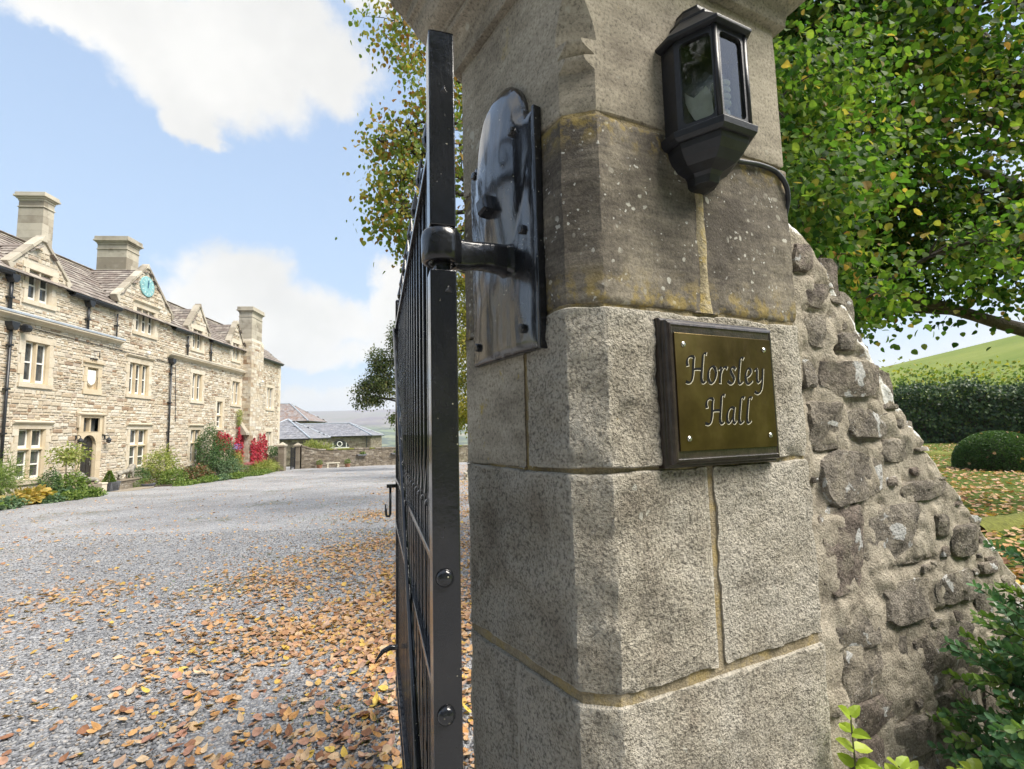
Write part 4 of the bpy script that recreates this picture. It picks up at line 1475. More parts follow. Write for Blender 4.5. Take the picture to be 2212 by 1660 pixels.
for i in range(3):
    frame_panel(hp[i], hp[i + 1])
for i in (1, 2):
    b = MB()
    b.tube([(hp[i][0], hp[i][1] + .002, ZB), (hp[i][0], hp[i][1] + .002, ZT)], 0.006, 8)
    b.build('corner_post', M['lantern'], lamp, smooth=True)
# white lamp holder plate and spiral energy saving bulb inside
b = MB()
rows = []
for k in range(15):
    a = math.pi * k / 14
    rows.append((LT - 0.075 + 0.135 * (k / 14), -0.050 - 0.012 * math.sin(a), ZB + 0.012 + 0.060 * (1 - math.sin(a * .5)) ** 0.8 + 0.02))
def inpane(f_, z_):
    a_, c_ = Vector((*hp[0], 0)), Vector((*hp[1], 0))
    return a_.lerp(c_, f_) + Vector((.020, .012, ZB + z_))


b.face([inpane(*q) for q in ((.08, .112), (.13, .085), (.22, .055), (.34, .030), (.50, .016), (.72, .012), (.80, .030), (.78, .075), (.66, .100), (.52, .092), (.36, .082), (.22, .094))])
b.build('reflector', M['reflector'], lamp, fix=False)
b = MB()
b.lathe((LT + 0.012, -0.078, ZB), [(0.020, 0.0), (0.021, 0.012), (0.018, 0.03), (0.016, 0.05), (0.012, 0.052)], 16)
b.build('lamp_socket', M['bulb'], lamp, smooth=False)
b = MB()
b.tube([(LT + 0.012 + 0.0155 * math.cos(t * 0.42), -0.078 + 0.0155 * math.sin(t * 0.42), ZB + 0.055 + 0.00112 * t) for t in range(0, 66)], 0.0052, 8)
b.build('bulb', M['bulb'], lamp, smooth=True)
b = MB()
pts = [(LT + 0.05, -0.015, 2.205), (0.36, -0.016, 2.196), (0.42, -0.012, 2.196), (0.50, -0.010, 2.205), (0.565, -0.010, 2.200), (0.597, -0.012, 2.172), (0.613, -0.006, 2.135), (0.617, 0.01, 2.09), (0.620, 0.03, 2.02)]
sm = []
for i in range(len(pts) - 1):
    p0, p1, p2, p3 = [Vector(pts[max(0, min(len(pts) - 1, i + k))]) for k in (-1, 0, 1, 2)]
    for k in range(6):
        t = k / 6
        sm.append(0.5 * ((2 * p1) + (p2 - p0) * t + (2 * p0 - 5 * p1 + 4 * p2 - p3) * t * t + (3 * p1 - p0 - 3 * p2 + p3) * t ** 3))
b.tube([v + Vector((0, 0, .068)) for v in sm], 0.0062, 8)
b.build('cable', M['cable'], lamp, smooth=True)

# ------------------------------------------------------------------ nameplate
plq = thing('nameplate', 'brass nameplate engraved Horsley Hall on a dark moulded wooden board', 'nameplate', (PX, PY, 0), R(25))
t0, t1, z0, z1 = 0.128, 0.478, 1.511, 1.838


def frame_rows(rows):
    b_ = MB()
    vs_ = []
    for ins_, q in rows:
        vs_ += [(t0 + ins_, -q, z0 + ins_), (t1 - ins_, -q, z0 + ins_), (t1 - ins_, -q, z1 - ins_), (t0 + ins_, -q, z1 - ins_)]
    fs_ = [(j * 4 + k, j * 4 + (k + 1) % 4, (j + 1) * 4 + (k + 1) % 4, (j + 1) * 4 + k) for j in range(len(rows) - 1) for k in range(4)]
    fs_ += [(3, 2, 1, 0), tuple((len(rows) - 1) * 4 + k for k in range(4))]
    b_.add(vs_, fs_)
    return b_


frame_rows([(0, -0.012), (0, 0.012), (0.002, 0.015), (0.006, 0.016), (0.007, 0.0185), (0.0075, 0.024), (0.0095, 0.029), (0.014, 0.0325), (0.0185, 0.0335), (0.020, 0.032), (0.0225, 0.0315)]).build('backboard', M['wood'], plq, bevel=0.0008)
pt0, pt1, pz0, pz1 = t0 + .0255, t1 - .0215, z0 + .0380 - .002, z1 - .0355
b = MB()
b.box(pt0, pt1, -0.0345, -0.031, pz0, pz1)
b.build('brass_plate', M['brass'], plq, bevel=0.0008)
for x, z, a in ((0.1776, 1.7773, 1.0), (0.4324, 1.7769, 0.5), (0.1794, 1.573, 0.9), (0.4341, 1.5741, 0.75)):
    b = MB()
    b.lathe((x, -0.0345, z), [(0.0062, 0), (0.0060, -0.0012), (0.0045, -0.0022), (0.0, -0.0026)], 16, axis='y')
    sc_o = b.build('screw', M['screw'], plq, smooth=True)
    b = MB()
    b.obox((x, -0.0371, z), (0.0052 * math.cos(a), 0, 0.0052 * math.sin(a)), (0, 0.0003, 0), (-0.0008 * math.sin(a), 0, 0.0008 * math.cos(a)))
    b.build('slot', M['engrave'], sc_o)


def bez(*cp, n=10):
    out_ = []
    for k in range(n + 1):
        t = k / n
        pts_ = [Vector((p[0], p[1])) for p in cp]
        while len(pts_) > 1:
            pts_ = [a.lerp(c, t) for a, c in zip(pts_, pts_[1:])]
        out_.append(pts_[0])
    return out_


# chancery italic letters as pen strokes (x to the right, y up, cap height 1, x-height 0.62)
GLY = {
    'H': (0.96, [bez((.02, .60), (-.06, .86), (.14, 1.02), (.36, .93), n=9) + bez((.36, .93), (.26, .62), (.30, .30), (.17, .06), n=8) + bez((.17, .06), (.12, -.04), (.0, -.02), (-.10, .02), n=5),
                 bez((.28, .47), (.48, .52), (.70, .50)),
                 bez((.98, 1.08), (.90, 1.12), (.82, 1.08), (.80, .96), n=6) + bez((.80, .96), (.74, .62), (.68, .32), (.66, .14), n=8) + bez((.66, .14), (.66, -.02), (.76, -.02), (.86, .05), n=5)]),
    'o': (0.56, [bez((.44, .54), (.36, .66), (.20, .64), (.10, .42), n=8) + bez((.10, .42), (.0, .14), (.10, -.04), (.24, .0), n=8) + bez((.24, .0), (.42, .06), (.56, .44), (.40, .57), n=10)]),
    'r': (0.50, [bez((.04, .50), (.12, .60), (.18, .62)) + bez((.18, .62), (.13, .36), (.08, .18), (.06, .0)), bez((.12, .32), (.24, .56), (.34, .68), (.48, .58), n=9)]),
    's': (0.46, [bez((.44, .56), (.32, .68), (.18, .62), (.18, .48), n=7) + bez((.18, .48), (.20, .34), (.34, .30), (.32, .14), n=7) + bez((.32, .14), (.28, -.04), (.10, -.04), (.0, .08), n=7)]),
    'l': (0.44, [bez((.46, .98), (.40, 1.04), (.30, 1.02), (.27, .90), n=6) + bez((.27, .90), (.20, .56), (.14, .34), (.12, .16), n=8) + bez((.12, .16), (.10, -.02), (.20, -.04), (.34, .08), n=6)]),
    'e': (0.50, [bez((.12, .26), (.30, .30), (.46, .42), (.38, .56), n=8) + bez((.38, .56), (.24, .70), (.08, .44), (.08, .24), n=8) + bez((.08, .24), (.08, -.04), (.26, -.06), (.44, .12), n=8)]),
    'y': (0.56, [bez((.02, .54), (.14, .66), (.18, .60), (.14, .34), n=7) + bez((.14, .34), (.08, .02), (.22, -.02), (.40, .26), n=8), bez((.50, .62), (.44, .28), (.42, .0), (.32, -.22), n=9) + bez((.32, -.22), (.24, -.38), (.06, -.40), (-.04, -.30), n=7)]),
    'a': (0.58, [bez((.46, .58), (.30, .70), (.10, .48), (.07, .22), n=9) + bez((.07, .22), (.05, -.04), (.20, -.06), (.36, .24), n=8), bez((.50, .62), (.42, .34), (.36, .12), (.42, .02), n=8) + bez((.42, .02), (.46, -.02), (.52, .04), (.56, .10), n=4)]),
}


def pen(stroke, nib, ang_, grow):
    """area swept by a broad nib held at a fixed angle, as a strip of quads"""
    nv = Vector((math.cos(ang_), math.sin(ang_)))
    lft, rgt = [], []
    n_ = len(stroke)
    for i, p in enumerate(stroke):
        t = (stroke[min(n_ - 1, i + 1)] - stroke[max(0, i - 1)])
        if t.length < 1e-6:
            t = Vector((1, 0))
        t.normalize()
        nr = Vector((-t.y, t.x))
        wd = max(abs(nv.dot(nr)) * nib, nib * 0.28) + grow
        end = grow if i in (0, n_ - 1) else 0
        pp = p + t * (-end if i == 0 else end)
        lft.append(pp + nr * wd)
        rgt.append(pp - nr * wd)
    return lft, rgt


def letter(ch, x, z, sc_, parent):
    adv, strokes = GLY[ch]
    top = None
    for mt_, grow, q in (('cut_glint', 0.020, 0.0347), ('engrave', 0.008, 0.03495)):
        b_ = MB()
        for si, st in enumerate(strokes):
            lft, rgt = pen(st, 0.062, R(38), grow)
            # light caught by the cut edge, painted pale along each stroke's lower right
            sh = (0.014, -0.016) if mt_ == 'cut_glint' else (0, 0)
            P3 = lambda v: (x + (v.x + sh[0]) * sc_, -q - 0.00004 * si, z + (v.y + sh[1]) * sc_)
            n_ = len(lft)
            b_.add([P3(v) for v in lft] + [P3(v) for v in rgt], [(i, i + 1, n_ + i + 1, n_ + i) for i in range(n_ - 1)])
        o_ = b_.build('letter' if top is None else 'letter_fill', M[mt_], parent if top is None else top, fix=False)
        top = o_ if top is None else top
    return adv * sc_


def word(txt, xs, z, sc_):
    for ch, x in zip(txt, xs):
        letter(ch, x, z, sc_, plq)


word('Horsley', (0.1850, 0.2420, 0.2765, 0.3060, 0.3330, 0.3590, 0.3945), 1.6945, 0.0600)
word('Hall', (0.2345, 0.2915, 0.3270, 0.3520), 1.6040, 0.0585)

# ------------------------------------------------------------------ curved rubble wing wall
wall = thing('wing_wall', 'rubble stone wing wall with a sweeping sloped top beside the gate pier', 'wall', (PX, PY, 0), R(25))
TOP = [(0.55, 2.26), (0.637, 2.180), (0.70, 2.150), (0.765, 2.097), (0.82, 2.03), (0.869, 1.961), (0.951, 1.840), (1.027, 1.735), (1.10, 1.665), (1.188, 1.582), (1.322, 1.440), (1.443, 1.321), (1.58, 1.180), (1.706, 1.060),
       (1.95, 0.90), (2.3, 0.78), (2.8, 0.74), (9.2, 0.70)]


def top_z(t):
    for (a, za), (c, zc) in zip(TOP, TOP[1:]):
        if t <= c:
            return za + (zc - za) * (t - a) / (c - a)
    return TOP[-1][1]


WF = 0.020                                 # the mortar face lies this far behind the pier's face


def wall_edge(t):
    return top_z(t) + 0.012 * noise.noise(Vector((t * 9, 0, 7))) + 0.006 * noise.noise(Vector((t * 28, 4, 7)))


def rubble_stone(t_0, t_1, z_0, z_1, proud, seed, par, rnd, name='stone', mat=None, sq=4.2):
    """one irregular stone: superellipse outline with bites, lumpy weathered face"""
    cx_, cz2, hw_, hh = (t_0 + t_1) / 2, (z_0 + z_1) / 2, (t_1 - t_0) / 2, (z_1 - z_0) / 2
    size = min(hw_, hh)
    n_ = 26 if size > 0.035 else 16
    nr = 7 if size > 0.035 else 5
    b_ = MB()
    vs_ = []
    outl = []
    for k in range(n_):
        a = 2 * math.pi * k / n_
        c, s = math.cos(a), math.sin(a)
        x = math.copysign(abs(c) ** (2 / sq), c) * hw_
        z = math.copysign(abs(s) ** (2 / sq), s) * hh
        q = Vector((c * 1.1 + seed * 3.7, s * 1.1, seed))
        g = 1 + 0.24 * noise.noise(q) + 0.15 * noise.noise(q * 2.7) + 0.06 * noise.noise(q * 6)
        outl.append((x * g, z * g))
    rk = random.Random(int(seed * 7919) + 13)
    am = min(1, size / 0.05)
    planes = [(rk.uniform(-.24, .24), rk.uniform(-.26, .26), rk.uniform(.0, .011)) for _ in range(6)]
    for j in range(nr):
        s = (1.03, 1.0, 0.95, 0.80, 0.60, 0.36, 0.12)[j] if nr == 7 else (1.03, 0.99, 0.90, 0.55, 0.2)[j]
        up = (-4.0, 0.1, 0.95, 1.0, 1.0, 1.0, 1.0)[j] if nr == 7 else (-4.0, 0.1, 0.95, 1.0, 1.0)[j]
        for x, z in outl:
            p = Vector((cx_ + x * s, 0, cz2 + z * s))
            q = Vector((p.x * 13 + seed, p.z * 13, seed * 2))
            face = min(of * am + px_ * (p.x - cx_) + pz_ * (p.z - cz2) for px_, pz_, of in planes)      # broken faces meeting in ridges
            face = max(face, -.012)
            y = WF - proud * up - .004 * am * up - (face * (0 if j == 0 else min(1, .25 + .45 * j)) + (.004 * am * noise.noise(q * 2.6) + .0022 * noise.noise(q * 7)) * (j > 0))
            vs_.append((p.x + 0.004 * noise.noise(q * 4 + Vector((5, 5, 5))), y, p.z + 0.004 * noise.noise(q * 4)))
    b_.add(vs_, [(j * n_ + k, j * n_ + (k + 1) % n_, (j + 1) * n_ + (k + 1) % n_, (j + 1) * n_ + k) for j in range(nr - 1) for k in range(n_)], rnd)
    b_.f.append(tuple((nr - 1) * n_ + k for k in range(n_)))
    b_.r.append(rnd)
    o_ = b_.build(name, mat or M['rubble'], par, smooth=True)
    o_.data.set_sharp_from_angle(angle=R(24))
    return o_


WST = [(0.726, 0.826, 2.001, 2.06), (0.67, 0.801, 1.815, 1.895), (0.731, 0.972, 1.684, 1.787), (0.667, 0.803, 1.539, 1.65), (0.836, 1.039, 1.564, 1.627), (0.995, 1.13, 1.483, 1.536), (0.71, 0.962, 1.38, 1.51),
       (1.06, 1.314, 1.363, 1.446), (0.909, 0.974, 1.838, 1.899), (1.424, 1.514, 1.288, 1.355), (1.089, 1.165, 1.607, 1.66), (0.764, 0.850, 2.083, 2.12), (0.862, 0.905, 1.985, 2.03),
       (0.678, 0.788, 1.922, 1.98), (0.815, 0.909, 1.811, 1.852), (0.661, 0.698, 1.709, 1.78), (0.998, 1.077, 1.767, 1.82),
       (0.665, 0.843, 1.155, 1.365), (0.88, 1.222, 1.189, 1.344), (1.316, 1.445, 1.170, 1.258), (0.674, 0.889, 1.008, 1.134), (0.929, 1.165, 1.029, 1.129), (1.191, 1.405, 1.033, 1.126),
       (0.712, 1.01, 0.869, 0.998), (1.035, 1.388, 0.83, 0.965), (0.732, 1.007, 0.777, 0.86), (0.873, 1.12, 0.67, 0.765), (0.700, 0.850, 0.68, 0.763), (1.138, 1.359, 0.581, 0.67), (1.141, 1.365, 0.695, 0.80),
       (1.409, 1.575, 0.932, 1.05), (1.233, 1.3, 1.248, 1.300), (1.478, 1.60, 1.10, 1.17), (1.41, 1.58, 0.78, 0.91), (1.60, 1.78, 0.84, 0.96), (0.69, 0.86, 0.55, 0.66), (0.88, 1.11, 0.53, 0.64),
       (1.39, 1.62, 0.62, 0.76), (1.64, 1.9, 0.68, 0.82), (1.13, 1.37, 0.43, 0.56), (0.70, 0.94, 0.38, 0.52), (0.96, 1.12, 0.40, 0.51), (0.66, 0.72, 2.03, 2.09)]
COP = [(1.006, 1.096, 1.646, 1.717), (1.150, 1.245, 1.525, 1.595), (0.884, 0.945, 1.87, 1.945), (1.244, 1.325, 1.42, 1.51), (1.337, 1.41, 1.335, 1.42), (0.935, 1.01, 1.745, 1.83), (1.425, 1.50, 1.24, 1.32), (1.51, 1.60, 1.13, 1.225), (1.61, 1.72, 1.03, 1.13),
       (0.80, 0.87, 1.975, 2.035)]
WST = [(a - 0.008, c + 0.008, e - 0.008, min(f_ + 0.008, top_z(c + 0.01) - 0.022)) for a, c, e, f_ in WST]
for i, (a, c, e, f_) in enumerate(WST):
    rubble_stone(a, c, e, f_, 0.003 + 0.008 * ((i * 7) % 5) / 4, 1.7 + i * 1.31, wall, (i * 0.377) % 1)
COP = [(a, c, e - 0.01, min(f_, top_z(c) - 0.018)) for a, c, e, f_ in COP]
for i, (a, c, e, f_) in enumerate(COP):
    rubble_stone(a, c, e, f_, 0.002 + 0.006 * ((i * 3) % 4) / 3, 90 + i * 1.7, wall, (i * 0.531) % 1, 'coping_stone')


def clear(boxes, a, c, e, f_, gap):
    return all(c + gap < x0 or a - gap > x1 or f_ + gap < y0 or e - gap > y1 for x0, x1, y0, y1 in boxes)


boxes = list(WST) + list(COP)
rs = random.Random(5)
tries = 0
while tries < 6500:
    tries += 1
    big_ = tries < 2700
    w_, h_ = (rs.uniform(0.05, 0.14), rs.uniform(0.035, 0.08)) if big_ else (rs.uniform(0.02, 0.05), rs.uniform(0.016, 0.034))
    a, e = rs.uniform(0.64, 2.9) if tries % 3 else rs.uniform(2.6, 6.0), rs.uniform(0.0, 2.15) if tries % 3 else rs.uniform(0, .7)
    if e + h_ > top_z(a + w_) - 0.04 or (a > 1.75 and not big_):
        continue
    if clear(boxes, a, a + w_, e, e + h_, 0.006):
        boxes.append((a, a + w_, e, e + h_))
        rubble_stone(a, a + w_, e, e + h_, rs.uniform(0.002, 0.007), rs.uniform(0, 300), wall, rs.random())


b = MB()
ts = [0.56 + 0.010 * i for i in range(144)] + [2.02 + 0.1 * i for i in range(72)]
NV = 150
rows = []
for t in ts:
    H_ = wall_edge(t)
    near_st = [(e, f_, (i * 1.7) % 3) for i, (a, c, e, f_) in enumerate(boxes) if a - 0.006 < t < c + 0.006]
    col_ = []
    for j in range(NV + 1):
        z = -0.1 + (H_ + 0.1) * j / NV
        q = Vector((t, z, 0.5))
        d = 0.010 * noise.noise(q * 7) + 0.009 * noise.noise(q * 17) + 0.006 * noise.noise(q * 41)
        # crevices where the mortar has dropped out under and beside stones
        for s_e, s_f, ph in near_st:
            if s_e - 0.020 < z < s_e + 0.012:
                d -= 0.017 * sstep(noise.noise(Vector((t * 11, ph, z * 3))) * 2.2 + 0.2) * (1 - abs(z - s_e + 0.004) / 0.017) if abs(z - s_e + 0.004) < 0.017 else 0
        e = H_ - z
        round_ = 0.03 * max(0, 1 - e / 0.03) ** 2
        col_.append((t, WF - d + round_, z))
    for f_ in (0.15, 0.4, 0.7, 1.0):
        q = Vector((t, f_, 2.5))
        col_.append((t, WF + 0.05 + 0.34 * f_, H_ + 0.012 * math.sin(f_ * math.pi) + 0.012 * noise.noise(q * 8)))
    col_.append((t, WF + 0.42, -0.1))
    rows.append(col_)
NC = len(rows[0])
b.add([p for r_ in rows for p in r_], [(i * NC + j, i * NC + j + 1, (i + 1) * NC + j + 1, (i + 1) * NC + j) for i in range(len(rows) - 1) for j in range(NC - 1)])
b.r = [max(0.0, min(1.0, 1 - (rows[i][NV][2] - rows[i][min(j, NV)][2]) / 0.16)) for i in range(len(rows) - 1) for j in range(NC - 1)]      # nearness to the top edge
b.build('mortar_core', M['mortar_wall'], wall, smooth=True)

# ------------------------------------------------------------------ the hall: local x points out of the front, y runs along it
HA = R(4.445)
house = thing('stone_hall', 'long gabled stone hall with stone tiled roofs, tall chimneys and a round clock', 'house', (-18, 0, 0), HA)
HM = Matrix.Translation((-18, 0, 0)) @ Matrix.Rotation(HA, 4, 'Z')


def HW(o, s, z):
    return HM @ Vector((o, s, z))


S0, S1 = 9.0, 43.85
EAVE, RIDGE_O, RIDGE_Z = 8.20, -3.0, 10.85
SLP = (RIDGE_Z - EAVE) / (0.22 - RIDGE_O)
GABLES = [(13.6, 16.4, 8.62, 15.0, 10.05), (18.02, 20.62, 8.62, 19.32, 10.05), (23.62, 27.88, 8.92, 25.65, 11.08), (29.62, 31.90, 8.66, 30.72, 10.22), (34.72, 36.72, 8.70, 35.68, 10.26)]
# (kind, s0, s1, z0, z1, lights, transom, hood, honey)
WINS = [(18.85, 20.05, 0.10, 2.13, 2, 1.32, 2.40, 1), (24.96, 26.28, 0.10, 2.14, 2, 1.30, 2.40, 1), (30.27, 31.32, 0.05, 2.13, 2, 1.30, 2.42, 1),
        (18.87, 19.97, 3.97, 5.67, 2, None, None, 1), (24.68, 26.16, 3.97, 5.64, 3, None, 6.02, 1), (30.24, 31.32, 4.00, 5.74, 2, None, None, 1), (35.22, 36.36, 4.05, 5.76, 2, None, None, 1),
        (41.14, 42.40, 4.00, 5.84, 2, None, None, 0), (33.21, 33.94, 2.28, 4.13, 1, 3.15, None, 1),
        (18.80, 19.88, 7.34, 8.62, 2, None, None, 0), (24.95, 26.46, 7.34, 8.66, 3, None, 8.98, 0), (30.10, 31.17, 7.32, 8.60, 2, None, None, 0), (35.12, 36.12, 7.36, 8.64, 2, None, None, 0),
        (14.45, 15.55, 7.34, 8.62, 2, None, None, 0), (13.2, 14.4, 3.97, 5.67, 2, None, None, 1), (13.2, 14.4, 0.10, 2.13, 2, 1.32, 2.40, 1),
        (41.14, 42.30, 0.10, 2.0, 2, None, None, 0)]
DOOR = (21.86, 22.72, -0.42, 1.86)
FAN = (21.92, 22.86, 2.02, 2.66)
NICHE = (22.0, 22.62, 4.0, 5.02)
OPEN = [(w_[0], w_[1], w_[2], w_[3]) for w_ in WINS] + [DOOR, FAN, NICHE]
# dressed surrounds, which the rubble facing stops against
SURR = [(w_[0] - .24, w_[1] + .24, w_[2] - .22, w_[3] + .26) for w_ in WINS] + [(21.66, 23.02, -0.7, 2.90), (21.76, 22.88, 3.72, 5.27)]


def in_front(s, z):
    """is this point on the stone front?"""
    if z < EAVE:
        return S0 <= s <= S1
    for a, c, zf, sc_, za in GABLES:
        if a <= s <= c:
            if z <= zf:
                return True
            if z <= za:
                w_ = (za - z) / (za - zf)
                return sc_ - (sc_ - a) * w_ <= s <= sc_ + (c - sc_) * w_
    return False


# wall sheet with real openings
xs = sorted({S0, S1, *[v for o_ in OPEN for v in o_[:2]], *[v for g_ in GABLES for v in g_[:2]]})
zs = sorted({-2.2, EAVE, *[v for o_ in OPEN for v in o_[2:] if v < EAVE]})
b = MB()
for a, c in zip(xs, xs[1:]):
    for e, f_ in zip(zs, zs[1:]):
        m_ = ((a + c) / 2, (e + f_) / 2)
        if not any(o_[0] < m_[0] < o_[1] and o_[2] < m_[1] < o_[3] for o_ in OPEN):
            b.face([(0, a, e), (0, c, e), (0, c, f_), (0, a, f_)])
for a, c, zf, sc_, za in GABLES:
    ops = [o_ for o_ in OPEN if a < o_[0] and o_[1] < c and o_[3] > EAVE]
    if ops:
        o_ = ops[0]
        b.face([(0, a, EAVE), (0, o_[0], EAVE), (0, o_[0], o_[3]), (0, a, o_[3])])
        b.face([(0, o_[1], EAVE), (0, c, EAVE), (0, c, o_[3]), (0, o_[1], o_[3])])
        b.face([(0, a, o_[3]), (0, c, o_[3]), (0, c, max(zf, o_[3])), (0, sc_, za), (0, a, max(zf, o_[3]))])
    else:
        b.face([(0, a, EAVE), (0, c, EAVE), (0, c, zf), (0, sc_, za), (0, a, zf)])
b.build('wall', M['house_mortar'], house, fix=False)
b = MB()
b.face([(0, S1, -2.4), (-6, S1, -2.4), (-6, S1, EAVE), (RIDGE_O, S1, RIDGE_Z - .05), (0, S1, EAVE)])
b.face([(0, S0, -2.4), (-6, S0, -2.4), (-6, S0, EAVE), (RIDGE_O, S0, RIDGE_Z - .05), (0, S0, EAVE)])
b.face([(-6, S0, -2.4), (-6, S1, -2.4), (-6, S1, EAVE), (-6, S0, EAVE)])
b.build('end_wall', M['house_mortar'], house, fix=False)

# rubble facing, stone by stone; the ones that show largest are single parts
stone_me = []
rs = random.Random(3)
for k in range(4):
    b = MB()
    j = lambda v: v + rs.uniform(-.06, .06)
    fr = [(1, j(-.40), j(-.36)), (1, j(.40), j(-.36)), (1, j(.40), j(.36)), (1, j(-.40), j(.36))]
    md = [(.5, -.5, -.5), (.5, .5, -.5), (.5, .5, .5), (.5, -.5, .5)]
    bk = [(-.3, -.5, -.5), (-.3, .5, -.5), (-.3, .5, .5), (-.3, -.5, .5)]
    b.add(bk + md + fr, [(8, 9, 10, 11)] + [(a * 4 + i, a * 4 + (i + 1) % 4, a * 4 + 4 + (i + 1) % 4, a * 4 + 4 + i) for a in (0, 1) for i in range(4)])
    me = b.mesh('stone')
    me.materials.append(M['house'])
    stone_me.append(me)
cand = []
z = -1.7
rowi = 0
while z < 10.9:
    h_ = rs.choice((0.07, 0.09, 0.11, 0.13, 0.15, 0.19))
    s = S0 + rs.uniform(0, .3)
    while s < S1:
        w_ = rs.uniform(0.13, 0.44) * (1.2 if h_ > .14 else 1)
        c, mz = s + w_ / 2, z + h_ / 2
        if in_front(c, mz) and in_front(s + .05, z + h_ * .8) and in_front(s + w_ - .05, z + h_ * .8):
            ok = True
            for o_ in SURR:
                if s + w_ > o_[0] + .03 and s < o_[1] - .03 and z + h_ > o_[2] + .02 and z < o_[3] - .02:
                    # trim against the surround
                    if s < o_[0] - .08 and o_[0] - s > .08:
                        w_ = o_[0] - s
                    elif s + w_ > o_[1] + .08 and s > o_[0]:
                        w_ = s + w_ - o_[1]
                        s = o_[1]
                    else:
                        ok = False
                    break
            if ok and not (36.75 < s + w_ / 2 < 38.95):
                cand.append((s, s + w_ - rs.uniform(.02, .05), z + rs.uniform(-.012, .022), z + h_ - rs.uniform(.008, .04)))
        s += w_
    z += h_
    rowi += 1


def shown(c):
    P = HW(0, (c[0] + c[1]) / 2, (c[2] + c[3]) / 2)
    x, y, dpt = project([P])
    return (c[1] - c[0]) * (c[3] - c[2]) / dpt[0] ** 2 if -20 < x[0] < 700 and c[2] > -0.1 else 0


cand.sort(key=shown, reverse=True)
b = MB()
for i, (a, c, e, f_) in enumerate(cand):
    pr = rs.uniform(.012, .045)
    if i < 290:
        o = bpy.data.objects.new('stone', stone_me[i % 4])
        COL.objects.link(o)
        o.parent = house
        o.location = (0, (a + c) / 2, (e + f_) / 2)
        o.scale = (pr, c - a, f_ - e)
    else:
        k = rs.uniform(.55, .8)
        mx, mz = (a + c) / 2, (e + f_) / 2
        hx, hz_ = (c - a) / 2, (f_ - e) / 2
        vs = [(x_, mx + sx * hx * q, mz + sz * hz_ * q) for x_, q in ((-.01, 1), (pr * .5, 1), (pr, k)) for sx, sz in ((-1, -1), (1, -1), (1, 1), (-1, 1))]
        b.add(vs, [(8, 9, 10, 11)] + [(u * 4 + v, u * 4 + (v + 1) % 4, u * 4 + 4 + (v + 1) % 4, u * 4 + 4 + v) for u in (0, 1) for v in range(4)], rs.random())
stuff(b.build('stone_facing', M['house'], house, fix=True))


def vquad(b_, o0, o1, s, z0_, z1_):
    b_.face([(o0, s, z0_), (o1, s, z0_), (o1, s, z1_), (o0, s, z1_)])


def sash(parent, s0_, s1_, z0_, z1_, o_, bar=True):
    """white painted sash: frame, meeting rail, two panes"""
    b_ = MB()
    fw_ = 0.055
    b_.box(o_, o_ + .05, s0_, s0_ + fw_, z0_, z1_)
    b_.box(o_, o_ + .05, s1_ - fw_, s1_, z0_, z1_)
    b_.box(o_, o_ + .052, s0_ + fw_, s1_ - fw_, z0_, z0_ + .10)
    b_.box(o_, o_ + .052, s0_ + fw_, s1_ - fw_, z1_ - fw_, z1_)
    if bar:
        zm = (z0_ + z1_) / 2
        b_.box(o_, o_ + .06, s0_ + fw_, s1_ - fw_, zm - .03, zm + .03)
    b_.build('sash', M['white'], parent)
    b_ = MB()
    b_.box(o_ + .012, o_ + .022, s0_ + .03, s1_ - .03, z0_ + .05, z1_ - .03)
    b_.build('pane', M['pane'], parent)


def quoins(b_, a, c, e, f_, wid, o0, rs_):
    """dressed jamb stones, long and short in turn, with thin joints"""
    z_ = e
    k = 0
    while z_ < f_ - .05:
        h_ = min(rs_.uniform(.28, .46), f_ - z_)
        if f_ - z_ - h_ < .12:
            h_ = f_ - z_
        wd = wid if k % 2 else wid * .62
        pr = rs_.uniform(.028, .034)
        b_.box(o0, pr, a - wd, a, z_ + .004, z_ + h_ - .004, rs_.random())
        b_.box(o0, pr + .001, c, c + wid * 1.62 - wd, z_ + .004, z_ + h_ - .004, rs_.random())
        z_ += h_
        k += 1


